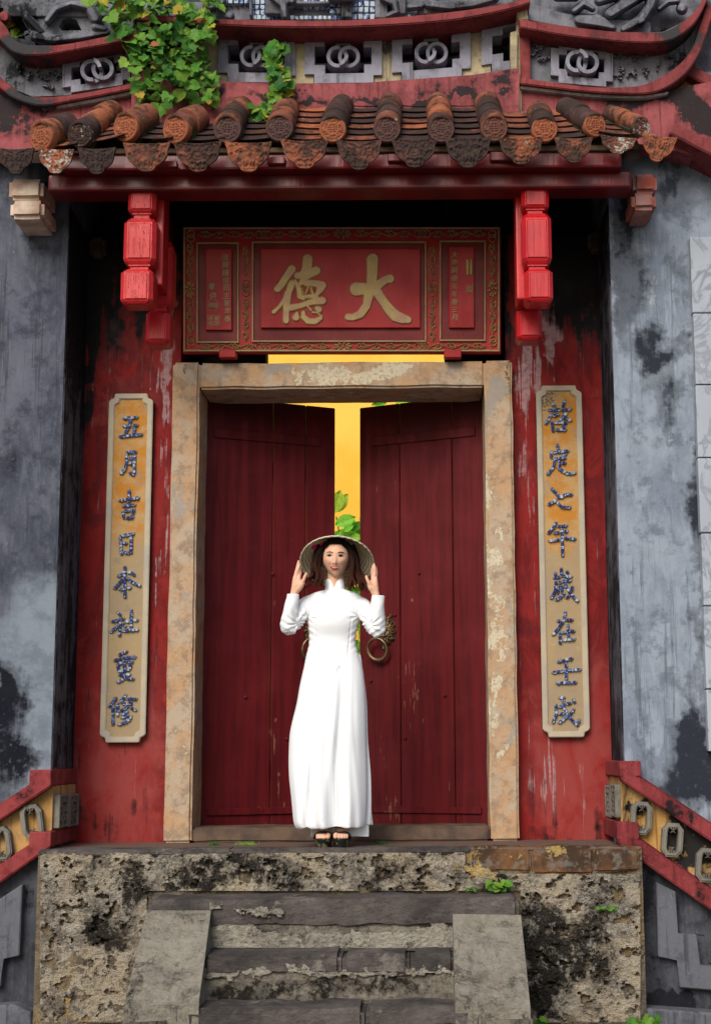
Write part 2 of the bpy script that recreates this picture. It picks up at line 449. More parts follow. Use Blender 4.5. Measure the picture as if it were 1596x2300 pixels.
def frame_mat():
    g = G('worn_ochre_stone_frame')
    n1 = g.noise(1.8, 8, .65, dist=.3); n2 = g.noise(11, 8, .72); n3 = g.noise(60, 5, .7); n4 = g.noise(5, 9, .7, loc=(4, 2, 1), sc_=(1.2, 1, .7))
    n5 = g.noise(4, 11, .72, dist=.6, loc=(2, 2, 2)); c = g.mix(g.step(n5, .40, .60), (0.44, 0.275, 0.155), (0.42, 0.335, 0.25))
    c = g.mix(g.step(n2, .46, .62, 0, .8), c, (0.25, 0.175, 0.12)); c = g.mix(g.step(n3, .55, .7, 0, .4), c, (0.5, 0.42, 0.3))
    gr = g.step(g.math('ADD', n4, g.spots([(660, 820, 90, 20, .3), (1010, 822, 26, 18, .4), (1110, 870, 40, 60, .12), (1138, 1500, 20, 380, .05)], .45)), .58, .64)
    c = g.mix(g.math('MULTIPLY', gr, .85), c, (0.30, 0.27, 0.24))
    cr = g.math('ADD', g.math('MULTIPLY_ADD', n4, -.5, n2), g.spots([(820, 838, 230, 26, .34), (1110, 1300, 20, 330, .24), (1120, 1640, 20, 230, .2), (1150, 870, 10, 60, .2), (430, 1150, 20, 200, .05), (415, 1700, 40, 160, .08)], .45))
    cr = g.math('MULTIPLY', g.step(cr, .44, .49), g.step(n3, .36, .5, .25, 1))
    c = g.mix(g.math('MULTIPLY', cr, .85), c, (0.60, 0.54, 0.40))
    sp = g.step(g.math('ADD', n3, g.spots([(412, 850, 16, 26, .3), (1140, 850, 10, 70, .3)], .45)), .70, .78)
    c = g.mix(g.math('MULTIPLY', sp, .8), c, (0.06, 0.05, 0.045))
    h = g.math('MULTIPLY_ADD', n3, .3, n2); h = g.math('MULTIPLY_ADD', cr, -.35, h)
    return g.done(c, .88, g.bump(h, .5, .02), .2)
M['frame'] = frame_mat()

def wood_door():
    g = G('maroon_door_paint')
    sep = g.new('ShaderNodeSeparateXYZ'); g.L(g.O(), sep.inputs[0])
    o = g.O(); r = g.rnd()
    gr = g.noise(3, 8, .6, src=o, sc_=(7, 7, .45), dist=.3); gr2 = g.noise(9, 7, .65, src=o, sc_=(6, 6, .45)); n2 = g.noise(3, 7, .6, src=o)
    c = g.mix(g.step(gr, .35, .65), (0.105, 0.0075, 0.010), (0.062, 0.004, 0.006))
    c = g.mix(g.step(n2, .4, .75, 0, .5), c, (0.14, 0.016, 0.020))
    w = g.math('MULTIPLY_ADD', gr2, .6, g.math('MULTIPLY', n2, .4))
    w = g.math('ADD', w, g.spots([(614, 1700, 12, 170, .16), (590, 1780, 10, 90, .12), (905, 1330, 8, 120, .10), (925, 1570, 22, 110, .13), (1010, 1760, 14, 100, .13), (950, 1650, 16, 90, .08), (945, 1560, 8, 80, .1), (850, 1640, 16, 120, .08), (600, 1330, 8, 160, .06), (870, 1790, 20, 60, .1), (690, 1130, 20, 120, .03)], .95))
    c = g.mix(g.step(g.spots([(600, 920, 190, 90, 1.0), (960, 910, 190, 90, 1.0)], .95), .1, .9, 0, .8), c, (0.035, 0.003, 0.004))  # door tops darkened: painted shade below the lintel
    c = g.mix(g.step(w, .63, .66, 0, .6), c, (0.24, 0.12, 0.075))
    return g.done(c, g.step(gr, .3, .7, .38, .6), g.bump(gr, .12, .003), .3)
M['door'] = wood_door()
def lacquer(name, a, b, rough=.28, crack=0.0):
    g = G(name)
    gr = g.noise(6, 6, .6, sc_=(8, 8, .7)); n = g.noise(4, 6, .6)
    c = g.mix(g.step(n, .35, .7), a, b)
    h = gr
    if crack:
        w = g.noise(4.5, 3, .5, sc_=(13, 13, 1.1), dist=1.4)
        k = g.math('ABSOLUTE', g.math('SUBTRACT', w, .5)); k = g.step(k, 0.0, .014)
        c = g.mix(k, (0.03, 0.0, 0.0), c); h = g.math('MULTIPLY_ADD', k, crack, gr)
    return g.done(c, g.step(n, .3, .7, rough, rough + .15), g.bump(h, .35, .006), .9, coat=.08)
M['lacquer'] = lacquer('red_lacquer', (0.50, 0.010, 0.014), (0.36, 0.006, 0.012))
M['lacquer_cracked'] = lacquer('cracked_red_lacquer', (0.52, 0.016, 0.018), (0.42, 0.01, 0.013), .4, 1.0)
M['beam'] = lacquer('red_beam_lacquer', (0.14, 0.002, 0.004), (0.07, 0.001, 0.004), .3)  # colour darkened to stand in for shade under the roof overhang
M['plaque_red'] = lacquer('plaque_red', (0.36, 0.003, 0.006), (0.27, 0.002, 0.006), .5)
M['plaque_dark'] = lacquer('plaque_dark_red', (0.18, 0.002, 0.004), (0.12, 0.001, 0.004), .5)
def gold(name, a, b):
    g = G(name); n = g.noise(12, 7, .7); n2 = g.noise(70, 4, .6)
    c = g.mix(g.step(n, .35, .68), a, b); c = g.mix(g.step(n2, .6, .75, 0, .5), c, tuple(q * .3 for q in a))
    return g.done(c, .5, g.bump(n, .3, .004), .4, metal=.15)
M['gold'] = gold('dull_gold_paint', (0.42, 0.31, 0.11), (0.36, 0.20, 0.13))
M['gold_dark'] = gold('dark_gold_paint', (0.33, 0.235, 0.105), (0.28, 0.16, 0.09))
def bronze():
    g = G('aged_bronze'); n = g.noise(30, 6, .6); n1 = g.noise(7, 5, .6)
    c = g.mix(g.step(n, .35, .65), (0.24, 0.15, 0.07), (0.10, 0.075, 0.05))
    return g.done(c, g.step(n1, .3, .7, .3, .5), g.bump(n, .2, .003), .5, metal=.75)
M['bronze'] = bronze()

def simple(name, c, rough=.6, spec=.4, metal=0.0, n=0.0, c2=None, sc=20, coat=0.0, bs=.3):
    g = G(name)
    if n or c2:
        q = g.noise(sc, 6, .6); cc = g.mix(g.step(q, .35, .65), c, c2 or tuple(k * (1 - n) for k in c))
        return g.done(cc, rough, g.bump(q, bs, .006), spec, metal, coat)
    return g.done(c, rough, None, spec, metal, coat)
def terracotta(name, pale=0.0, dark=0.0):
    g = G(name); r = g.rnd(); o = g.P()
    n1 = g.noise(6, 7, .65); n2 = g.noise(26, 7, .7); n3 = g.noise(90, 4, .7)
    k = g.math('FRACT', g.math('MULTIPLY', r, 7.3))
    a = g.mix(r, (0.33, 0.105, 0.048), (0.17, 0.062, 0.042))
    a = g.mix(g.step(k, .4, .8), a, (0.085, 0.045, 0.042))
    grime = g.math('ADD', g.math('MULTIPLY_ADD', n1, .6, g.math('MULTIPLY', n2, .4)), g.math('MULTIPLY_ADD', k, .13, -.065 + dark))
    c = g.mix(g.step(grime, .42, .56, 0, .92), a, (0.035, 0.024, 0.022))
    lich = g.math('ADD', g.math('MULTIPLY_ADD', n1, -.4, n2), g.math('MULTIPLY_ADD', k, -.12, pale))
    c = g.mix(g.step(lich, .42, .46, 0, .8), c, (0.45, 0.43, 0.38))
    sep = g.new('ShaderNodeSeparateXYZ'); g.L(g.new('ShaderNodeNewGeometry').outputs['Normal'], sep.inputs[0])
    sidem = g.math('SUBTRACT', 1.0, g.math('ABSOLUTE', sep.outputs[2]))
    c = g.mix(g.math('MULTIPLY', g.step(n2, .56, .66), g.math('MULTIPLY', sidem, .3)), c, (0.10, 0.12, 0.02))
    h = g.math('MULTIPLY_ADD', n3, .35, n2)
    return g.done(c, .75, g.bump(h, .5, .008), .3)
M['tile'] = terracotta('terracotta')
M['tile_dark'] = terracotta('sooty_terracotta', 0, .025)
M['tile_face'] = terracotta('terracotta_face', 0, -.12)
M['tile_drip'] = terracotta('weathered_drip_terracotta', 0, .0)
M['moss_mortar'] = simple('mossy_mortar', (0.035, 0.033, 0.03), .9, c2=(0.07, 0.07, 0.018), sc=14)
M['tile_pale'] = terracotta('lichen_terracotta', .14)

def step_stone():
    g = G('mauve_sandstone'); n1 = g.noise(3, 8, .65); n2 = g.noise(16, 8, .7, sc_=(1, 1, 1.8)); n3 = g.noise(70, 5, .7)
    c = g.mix(g.step(n1, .35, .65), (0.125, 0.108, 0.10), (0.048, 0.043, 0.042))
    c = g.mix(g.step(n2, .5, .7, 0, .6), c, (0.04, 0.034, 0.034))
    n4 = g.noise(3.5, 9, .7, loc=(5, 5, 5)); c = g.mix(g.step(n4, .57, .62, 0, .75), c, (0.20, 0.18, 0.155)); c = g.mix(g.step(n3, .62, .7, 0, .4), c, (0.22, 0.2, 0.18))
    return g.done(c, .85, g.bump(g.math('MULTIPLY_ADD', n3, .3, n2), .8, .025), .3)
M['step_stone'] = step_stone()
def crumb(name, base, alt, gscale=1.0, spots=None, y=-.1, warm=None, dark=.64, lich=.0, seed=0.0):
    """old lime render that has cracked and flaked over darker rubble"""
    g = G(name); L0 = (seed, 0, seed)
    n1 = g.noise(2.2 * gscale, 8, .68, loc=L0, dist=.6); n2 = g.noise(8 * gscale, 9, .74, loc=L0, dist=.4); n3 = g.noise(38, 7, .75); n4 = g.noise(130, 3, .6)
    c = g.mix(g.step(n1, .38, .62), base, alt)
    c = g.mix(g.step(n3, .45, .68, 0, .6), c, tuple(q * .5 for q in base))
    if warm: c = g.mix(g.step(g.spots(warm, y), .1, .5, 0, .85), c, (0.42, 0.27, 0.10))
    m = g.math('MULTIPLY_ADD', n1, .35, g.math('MULTIPLY', n2, .4)); m = g.math('MULTIPLY_ADD', n3, .25, m)
    m = g.math('MULTIPLY_ADD', m, 1.7, -.35)
    m = add(g, m, g.spots(spots, y) if spots else None)
    c = g.mix(g.step(m, dark - .1, dark, 0, .6), c, (0.11, 0.095, 0.08))
    c = g.mix(g.step(m, dark, dark + .09, 0, .93), c, (0.018, 0.016, 0.014))
    n6 = g.noise(5.5 * gscale, 11, .76, loc=(seed, 4, 4)); c = g.mix(g.step(n6, .52, .60, 0, .55), c, tuple(min(1, q * 1.5) for q in alt)); c = g.mix(g.step(n6, .46, .38, 0, .6), c, tuple(q * .38 for q in base))
    ed = g.math('ABSOLUTE', g.math('SUBTRACT', g.noise(3.2 * gscale, 9, .7, loc=(seed + 3, 1, 2), dist=.3), .5)); crack = g.step(ed, 0.0, .006)
    crack = g.math('MAXIMUM', crack, g.step(n1, .56, .50))
    c = g.mix(crack, (0.03, 0.025, 0.02), c)
    pale = g.step(g.math('ADD', n2, lich), .60, .66)
    c = g.mix(g.math('MULTIPLY', pale, .5), c, tuple(min(1, q * 1.55) for q in base))
    h = g.math('MULTIPLY_ADD', n3, .45, g.math('MULTIPLY', n2, .9)); h = g.math('MULTIPLY_ADD', n4, .12, h)
    h = g.math('MULTIPLY_ADD', crack, .25, h); h = g.math('MULTIPLY_ADD', n6, .9, h)
    return g.done(c, .92, g.bump(h, .9, .04), .15)
PL = [(250, 2080, 60, 60, .30), (480, 1955, 150, 35, .26), (300, 1970, 40, 60, .2), (310, 2200, 40, 110, .25), (180, 2120, 60, 90, .06), (200, 1960, 50, 50, .12), (1210, 2120, 60, 120, .30),
      (1230, 2230, 50, 80, .3), (1300, 2130, 70, 80, .20), (900, 1960, 70, 40, .2), (620, 1960, 90, 40, .12), (1350, 2230, 50, 60, .08), (120, 2270, 60, 40, .2), (1110, 1980, 50, 20, .2)]
M['plinth'] = crumb('flaking_lime_render', (0.25, 0.19, 0.12), (0.16, 0.14, 0.11), 1.5, PL, -.1, warm=[(1060, 1945, 80, 34, .8), (1400, 2050, 50, 200, .35), (130, 2200, 60, 160, .2), (150, 2290, 120, 30, .4), (200, 2080, 90, 70, .2)], dark=.61)
M['riser'] = crumb('stained_riser_render', (0.30, 0.27, 0.215), (0.15, 0.135, 0.115), 2.0, [(560, 2200, 90, 40, .25), (900, 2200, 90, 30, .2), (700, 2210, 200, 20, .15), (500, 2090, 30, 50, .15)], -.4, dark=.58, seed=3.0,
                   warm=[(960, 2110, 30, 30, .5)])
M['plinth_pale'] = crumb('pale_lime_crust', (0.43, 0.36, 0.26), (0.34, 0.31, 0.26), 1.5, PL, -.1, dark=.60, seed=2.0)
M['yellow_render'] = crumb('old_yellow_render', (0.50, 0.36, 0.15), (0.40, 0.31, 0.17), 2.0, None, -.1, dark=.74, seed=6.0)
M['patch'] = crumb('pale_crumbling_mortar', (0.44, 0.41, 0.34), (0.33, 0.30, 0.25), 2.5, None, -.4, dark=.72, seed=5.0)
M['cheek'] = crumb('grey_cement_slab', (0.34, 0.315, 0.26), (0.26, 0.235, 0.19), 1.6, [(330, 2230, 40, 30, .1), (430, 2200, 30, 40, .12)], -.6, dark=.68, seed=8.0)
def coping():
    g = G('rusty_coping_stone'); n1 = g.noise(4, 8, .65); n2 = g.noise(18, 7, .7)
    c = g.mix(g.step(n1, .4, .62), (0.155, 0.075, 0.032), (0.05, 0.03, 0.02)); c = g.mix(g.step(n2, .50, .60, 0, .6), c, (0.17, 0.155, 0.135)); c = g.mix(g.step(g.noise(6, 8, .7, loc=(3, 3, 3)), .60, .64, 0, .8), c, (0.40, 0.28, 0.10))
    return g.done(c, .85, g.bump(n2, .6, .015), .3)
M['coping'] = coping()
M['brown_stone'] = simple('brown_sill_stone', (0.13, 0.085, 0.06), .8, c2=(0.07, 0.05, 0.04), sc=9)
M['floor'] = simple('worn_brick_floor', (0.15, 0.075, 0.055), .85, c2=(0.11, 0.09, 0.075), sc=7)
M['ground'] = simple('paving', (0.16, 0.15, 0.14), .9, c2=(0.11, 0.105, 0.1), sc=4)
M['yellow_wall'] = simple('yellow_limewash', (0.86, 0.53, 0.09), .9, c2=(0.80, 0.45, 0.05), sc=1.1, bs=.1)
M['recess_wood'] = simple('shade_dark_timber', (0.02, 0.012, 0.01), .8, c2=(0.035, 0.018, 0.014), sc=8)  # near-black colour stands in for the shade of the deep recess
M['rafter'] = simple('old_rafter', (0.12, 0.075, 0.045), .8, c2=(0.04, 0.025, 0.02), sc=8)
M['cream_paint'] = simple('flaked_cream_paint', (0.62, 0.52, 0.42), .8, c2=(0.42, 0.27, 0.2), sc=9)
M['corbel_red'] = simple('flaked_red_paint', (0.34, 0.075, 0.05), .75, c2=(0.36, 0.21, 0.19), sc=7)
M['board_wood'] = simple('weathered_board', (0.42, 0.36, 0.22), .85, c2=(0.22, 0.18, 0.12), sc=14)
M['black_iron'] = simple('old_iron', (0.04, 0.012, 0.014), .55, metal=.3)
def marble():
    g = G('pale_grey_marble'); n = g.noise(3, 8, .6, dist=1.6); k = g.math('ABSOLUTE', g.math('SUBTRACT', n, .5))
    c = g.mix(g.step(k, 0, .05), (0.20, 0.23, 0.27), (0.36, 0.40, 0.45)); c = g.mix(g.step(g.noise(1.5, 4, .5), .4, .6, 0, .5), c, (0.28, 0.31, 0.36))
    return g.done(c, .45, None, .4)
M['marble'] = marble()
def porcelain(name, bias):
    g = G(name); r = g.rnd()
    v = g.new('ShaderNodeVectorMath', operation='ADD'); g.L(g.P(), v.inputs[0])
    cmb = g.new('ShaderNodeCombineXYZ'); g.L(g.math('MULTIPLY', r, 50), cmb.inputs[0]); g.L(g.math('MULTIPLY', r, 31), cmb.inputs[1]); g.L(cmb.outputs[0], v.inputs[1])
    n = g.noise(30, 3, .5, src=v.outputs[0], dist=1.5)
    k = g.math('ADD', n, g.math('MULTIPLY_ADD', g.math('FRACT', g.math('MULTIPLY', r, 13.7)), .16, bias))
    c = g.ramp(k, [(0.44, (0.36, 0.43, 0.50)), (0.50, (0.10, 0.17, 0.36)), (0.56, (0.02, 0.045, 0.2)), (0.66, (0.01, 0.02, 0.10))])
    return g.done(c, .4, None, .3)
M['shard'] = porcelain('blue_white_porcelain', -.035)
M['shard_pale'] = porcelain('pale_blue_white_porcelain', -.17)
M['mortar'] = simple('mosaic_mortar', (0.27, 0.21, 0.12), .9, c2=(0.2, 0.16, 0.1), sc=30)
def couplet_mat():
    g = G('ochre_couplet_ground')
    n1 = g.noise(4, 8, .65, dist=.5); n2 = g.noise(16, 8, .72); n3 = g.noise(70, 4, .6)
    top = g.spots([(295, 1010, 90, 260, 1.0), (1262, 1000, 90, 300, 1.1)], .5)
    c = g.mix(g.step(n1, .35, .65), (0.36, 0.26, 0.14), (0.31, 0.235, 0.15))
    t = g.step(g.math('MULTIPLY_ADD', top, .6, g.math('MULTIPLY', n1, .8)), .5, .78)
    c = g.mix(t, c, g.mix(g.step(g.noise(6, 9, .7, loc=(1, 1, 1)), .42, .60), (0.44, 0.185, 0.028), (0.42, 0.27, 0.12)))
    c = g.mix(g.step(g.noise(9, 9, .72, loc=(4, 1, 1)), .54, .66, 0, .6), c, (0.25, 0.20, 0.15))
    c = g.mix(g.step(g.math('MULTIPLY_ADD', n1, -.4, n2), .40, .46, 0, .6), c, (0.42, 0.33, 0.22))
    c = g.mix(g.step(g.math('ADD', n3, g.spots([(1225, 900, 30, 50, .3), (262, 915, 20, 22, .2)], .5)), .72, .8, 0, .8), c, (0.10, 0.09, 0.08))
    return g.done(c, .85, g.bump(n2, .3, .008), .25)
M['couplet'] = couplet_mat()
M['couplet_rim'] = simple('cream_plaster_rim', (0.44, 0.38, 0.27), .85, c2=(0.36, 0.32, 0.27), sc=6)
def leaf_mat(name, cols):
    g = G(name); r = g.rnd(); k = g.math('FRACT', g.math('MULTIPLY', r, 5.7))
    c = g.ramp(r, [(i / (len(cols) - 1), q) for i, q in enumerate(cols)])
    n = g.noise(40, 4, .6)
    c = g.mix(g.step(n, .5, .7, 0, .45), c, tuple(q * .5 for q in cols[0]))
    g.done(c, .5, g.bump(n, .3, .004), .4)
    # thin leaf: lets some light through
    tr = g.new('ShaderNodeBsdfTranslucent'); g.setin(tr.inputs[0], c)
    ad = g.new('ShaderNodeMixShader'); ad.inputs[0].default_value = .3
    out = g.n['Material Output']; g.L(g.b.outputs[0], ad.inputs[1]); g.L(tr.outputs[0], ad.inputs[2]); g.L(ad.outputs[0], out.inputs[0])
    return g.m
M['leaf'] = leaf_mat('vine_leaf', [(0.02, 0.085, 0.015), (0.07, 0.21, 0.025), (0.13, 0.31, 0.04), (0.035, 0.14, 0.025), (0.22, 0.36, 0.045), (0.09, 0.25, 0.03)])
M['leaf_yellow'] = leaf_mat('yellowing_leaf', [(0.28, 0.34, 0.03), (0.42, 0.40, 0.04), (0.45, 0.26, 0.04)])
M['leaf_shrub'] = leaf_mat('shrub_leaf', [(0.05, 0.22, 0.015), (0.14, 0.42, 0.03), (0.20, 0.52, 0.05), (0.36, 0.5, 0.05)])
M['leaf_dry'] = simple('dry_leaf', (0.25, 0.09, 0.04), .8)
M['stem'] = simple('vine_stem', (0.10, 0.14, 0.04), .8)
# person
def skin():
    g = G('skin'); n = g.noise(30, 4, .5)
    g.b.inputs['Subsurface Weight'].default_value = .12; g.b.inputs['Subsurface Radius'].default_value = (.012, .005, .003); g.b.inputs['Subsurface Scale'].default_value = .6
    return g.done(g.mix(g.step(n, .3, .7), (0.70, 0.42, 0.295), (0.64, 0.37, 0.25)), .45, None, .35)
M['skin'] = skin()
M['rosy'] = simple('cheek_skin', (0.68, 0.35, 0.25), .5)
M['blush'] = simple('rosy_skin', (0.60, 0.24, 0.16), .5)
M['white_cloth'] = simple('white_satin', (0.80, 0.82, 0.85), .42, spec=.35)
M['white_cloth'].node_tree.nodes['Principled BSDF'].inputs['Sheen Weight'].default_value = .15
def hairm():
    g = G('dark_brown_hair'); sep = g.new('ShaderNodeSeparateXYZ'); g.L(g.P(), sep.inputs[0])
    n = g.noise(30, 4, .6, sc_=(3, 3, .5))
    low = g.step(sep.outputs[2], Z(1245, 0), Z(1320, 0))
    low = g.new('ShaderNodeMapRange'); g.L(sep.outputs[2], low.inputs[0]); low.inputs[1].default_value = Z(1320, 0); low.inputs[2].default_value = Z(1240, 0); low.inputs[3].default_value = 1; low.inputs[4].default_value = 0
    c = g.mix(low.outputs[0], (0.010, 0.006, 0.005), (0.062, 0.021, 0.013)); c = g.mix(g.step(n, .5, .7, 0, .35), c, (0.06, 0.022, 0.014))
    return g.done(c, .65, None, .12)
M['hair'] = hairm()
M['lip'] = simple('coral_lip', (0.55, 0.07, 0.045), .35)
M['teeth'] = simple('teeth', (0.65, 0.58, 0.5), .3)
M['eye_white'] = simple('eye_white', (0.42, 0.36, 0.33), .8, spec=.1)
M['black'] = simple('near_black', (0.008, 0.006, 0.006), .3)
M['brow'] = simple('brow', (0.02, 0.01, 0.008), .7)
M['sandal'] = simple('black_leather', (0.012, 0.012, 0.014), .35, spec=.5)
def sole():
    g = G('patterned_sole'); n = g.noise(35, 3, .5); return g.done(g.mix(g.step(n, .55, .62), (0.012, 0.014, 0.014), (0.13, 0.12, 0.05)), .3, None, .5)
M['sole'] = sole()
def palm_hat():
    g = G('palm_leaf_hat'); o = g.O()
    sep = g.new('ShaderNodeSeparateXYZ'); g.L(o, sep.inputs[0])
    at = g.math('ARCTAN2', sep.outputs[1], sep.outputs[0])
    cmb = g.new('ShaderNodeCombineXYZ'); g.L(g.math('MULTIPLY', at, 9), cmb.inputs[0]); g.L(sep.outputs[2], cmb.inputs[2])
    n = g.noise(4, 4, .6, src=cmb.outputs[0]); n2 = g.noise(60, 3, .6, src=o)
    c = g.mix(g.step(n, .35, .65), (0.85, 0.79, 0.62), (0.68, 0.62, 0.47)); c = g.mix(g.step(n2, .5, .7, 0, .3), c, (0.2, 0.18, 0.12))
    g.done(c, .6, g.bump(n, .4, .004), .3)
    tr = g.new('ShaderNodeBsdfTranslucent'); g.setin(tr.inputs[0], c); ad = g.new('ShaderNodeMixShader'); ad.inputs[0].default_value = .35
    g.L(g.b.outputs[0], ad.inputs[1]); g.L(tr.outputs[0], ad.inputs[2]); g.L(ad.outputs[0], g.n['Material Output'].inputs[0]); return g.m
M['palm'] = palm_hat()
M['hoop'] = simple('bamboo_hoop', (0.30, 0.21, 0.10), .6)
M['pink_ribbon'] = simple('magenta_silk', (0.75, 0.01, 0.20), .6)
# ------------------------------------------------------------------ ground, plinth and steps
def rough_sheet(bm, quad, nu, nv, amp, seed=0.0, fr=7.0, e0=.15):
    """displaced sheet over a quad of world points (tl,tr,br,bl), with real relief like flaked render"""
    tl, tr, br, bl = [Vector(q) for q in quad]
    nrm = (tr - tl).cross(bl - tl).normalized()
    if nrm.y > 0 or (abs(nrm.y) < .05 and nrm.z < 0): nrm = -nrm
    V = []
    for j in range(nv + 1):
        row = []
        for i in range(nu + 1):
            a, b = i / nu, j / nv
            p = (tl * (1 - a) + tr * a) * (1 - b) + (bl * (1 - a) + br * a) * b
            q = p * fr + Vector((seed, seed, seed))
            n = noise.fractal(q, 0.9, 2.1, 5)
            m = noise.noise(p * fr * .45 + Vector((seed, 3, 1)))
            terr = max(-1, min(1, (m - .02) * 14)) * .5          # flaked plateau edges
            d = amp * (n * .6 + terr * .8)
            e = min(a, 1 - a, b, 1 - b) * 12
            row.append(bm.verts.new(p + nrm * d * min(1, e + e0)))
        V.append(row)
    for j in range(nv):
        for i in range(nu):
            bm.faces.new((V[j][i], V[j + 1][i], V[j + 1][i + 1], V[j][i + 1]))

def stone_block(bm, x0, x1, y0, y1, z0, z1, bev=.02, amp=.006, seed=0.0, div=24):
    b = bmesh.new()
    bmesh.ops.create_cube(b, size=1)
    for v in b.verts: v.co = Vector(((x0 + x1) / 2 + v.co.x * (x1 - x0), (y0 + y1) / 2 + v.co.y * (y1 - y0), (z0 + z1) / 2 + v.co.z * (z1 - z0)))
    bmesh.ops.bevel(b, geom=b.edges[:], offset=bev, segments=2, affect='EDGES')
    L = max(x1 - x0, .01)
    n = max(2, int(L * div))
    for i in range(1, n):
        xx = x0 + L * i / n
        bmesh.ops.bisect_plane(b, geom=b.verts[:] + b.edges[:] + b.faces[:], plane_co=(xx, 0, 0), plane_no=(1, 0, 0))
    for v in b.verts:
        q = v.co * 6 + Vector((seed, seed, 0)); q2 = v.co * 22
        v.co += Vector((0, noise.noise(q) * amp * 1.2 + noise.noise(q2) * amp * .8, noise.noise(q + Vector((9, 0, 0))) * amp + noise.noise(q2 + Vector((0, 7, 0))) * amp * .6))
    merge(bm, b)

YP = -0.10                       # plinth front
ZT = [0.0, -0.228, -0.463, -0.672, -0.89, -1.11]
YT = [YP, -0.40, -0.66, -0.92, -1.2, -1.5]
bm = NB(); box(bm, -40, 40, -60, 40, -1.36, -1.32)
mk('ground', bm, M['ground'], kind='structure')

plinth = thing('gate_plinth', 'flaking lime-rendered stone platform the woman stands on', 'platform', (0, 0.3, -1.3))
xl, xr = X(86, 1950, YP), X(1441, 1950, YP)
xs0, xs1 = X(330, 2010, YP), X(1165, 2010, YP)
bm = NB()
# front face: left part, right part, strip above the first step
rough_sheet(bm, [(xl, YP, -.012), (xs0, YP, -.012), (xs0, YP, -1.32), (xl, YP, -1.32)], 110, 240, .026, 1.0)
rough_sheet(bm, [(xs1, YP, -.012), (xr, YP, -.012), (xr, YP, -1.32), (xs1, YP, -1.32)], 110, 240, .026, 5.0)
rough_sheet(bm, [(xs0, YP, -.012), (xs1, YP, -.012), (xs1, YP, -.36), (xs0, YP, -.36)], 240, 50, .016, 9.0)
box(bm, xl + .01, xr - .01, YP + .02, 1.3, -1.32, -.02)
mk('render_face', bm, M['plinth'], plinth, smooth=False)
bm = NB()
box(bm, xl, xr, YP - .004, 1.5, -.018, 0.0, .006)
mk('platform_floor', bm, M['floor'], plinth)
# front nosing stones
for i, (ua, ub, mat) in enumerate([(88, 520, 'step_stone'), (522, 1056, 'step_stone')]):
    bm = NB(); stone_block(bm, X(ua, 1904, YP), X(ub, 1904, YP), YP - .02, YP + .16, -.028, .004, .008, .004, i)
    mk('nosing_stone', bm, M[mat], plinth)
for i, (ua, ub) in enumerate([(1059, 1190), (1192, 1330), (1332, 1432)]):
    bm = NB(); stone_block(bm, X(ua, 1904, YP), X(ub, 1904, YP), YP - .014, YP + .16, -.125 - .01 * (i % 2), .004, .012, .008, i + 4, 40)
    mk('coping_stone', bm, M['coping'], plinth, label='rust-brown coping stone at the right end')

steps = thing('stone_steps', 'worn stone steps with sloping side slabs leading up to the gate', 'steps', (0, -.8, -1.3))
sx = [(330, 1165, 2012), (455, 1022, 2140), (385, 1085, 2260), (380, 1090, 2390), (370, 1100, 2500)]
for k in range(5):
    u0, u1, v = sx[k]
    yf, yb, z = YT[k + 1], YT[k], ZT[k + 1]
    x0, x1 = X(u0, v, yf), X(u1, v, yf)
    if k == 0: splits = [0, 1]
    elif k == 1: splits = [0, .55, .82, 1]
    else: splits = [0, .62, 1]
    th = [.145, .10, .10, .1, .1][k]
    for a, b in zip(splits[:-1], splits[1:]):
        bm = NB(); stone_block(bm, x0 + (x1 - x0) * a + .002, x0 + (x1 - x0) * b - .002, yf, yb + .05, z - th, z, .022, .011, k * 3 + a, 34)
        mk('tread_stone', bm, M['step_stone'], steps)
    zz = ZT[k + 2] if k < 4 else -1.32
    bm = NB()
    q0, q1 = (X(470, v, yf), X(1020, v, yf)) if k == 0 else (x0, x1)
    rough_sheet(bm, [(q0, yf + .022, z - th + .02), (q1, yf + .022, z - th + .02), (q1, yf + .012, zz - .02), (q0, yf + .012, zz - .02)], 200, 40, .020, 20 + k, 9)
    box(bm, q0 + .01, q1 - .01, yf + .05, yb + .1, zz - .3, z - th + .01)
    mk('riser', bm, M['riser'], steps)
# fallen render clinging to the first tread's stone
def crust(y, u0, v0, u1, v1, fn, seed, hgt=.010, parent=None, mat='patch', amp=9, res=2.0):
    """a thin ragged-edged skin of old render still clinging to the stone"""
    def f(u, v):
        n = noise.noise(Vector((u * .03, v * .04, seed))) * 1.3 + noise.noise(Vector((u * .09, v * .12, seed + 5))) * .9 + noise.noise(Vector((u * .3, v * .35, seed + 9))) * .35
        return fn(u, v) + amp * n
    bm = relief(None, lambda u, v, h: P(u, v, y - h), res, hgt, 2.5, field=(u0, v0, u1, v1, f),
                extra=lambda u, v, ff: (.005 * noise.noise(Vector((u * .1, v * .13, seed))) + .004 * noise.noise(Vector((u * .35, v * .4, seed)))) * min(1, ff / 3))
    if len(bm.faces): mk('render_crust', bm, M[mat], parent or steps)
    else: bm.free()
crust(YT[1] + .014, 470, 2052, 1022, 2132, lambda u, v: v - (2092 - 34 * math.exp(-((u - 520) / 60) ** 2) - 22 * math.exp(-((u - 985) / 40) ** 2)), 1)
crust(YT[1] - .010, 470, 2018, 640, 2062, lambda u, v: 7 - abs(v - (2038 + (u - 500) * .10)), 2, .007)
crust(YT[2] + .010, 456, 2160, 1022, 2246, lambda u, v: 9 - abs(v - (2186 - 14 * math.exp(-((u - 640) / 60) ** 2) - 12 * math.exp(-((u - 960) / 50) ** 2))), 3, .008)
crust(YP - .010, 90, 1912, 1440, 2299, lambda u, v: (6.5 if v > 1960 or u < 1045 else -20) if not (330 < u < 1168 and v > 2001) else -30, 6, .010, plinth, 'plinth_pale', 15)
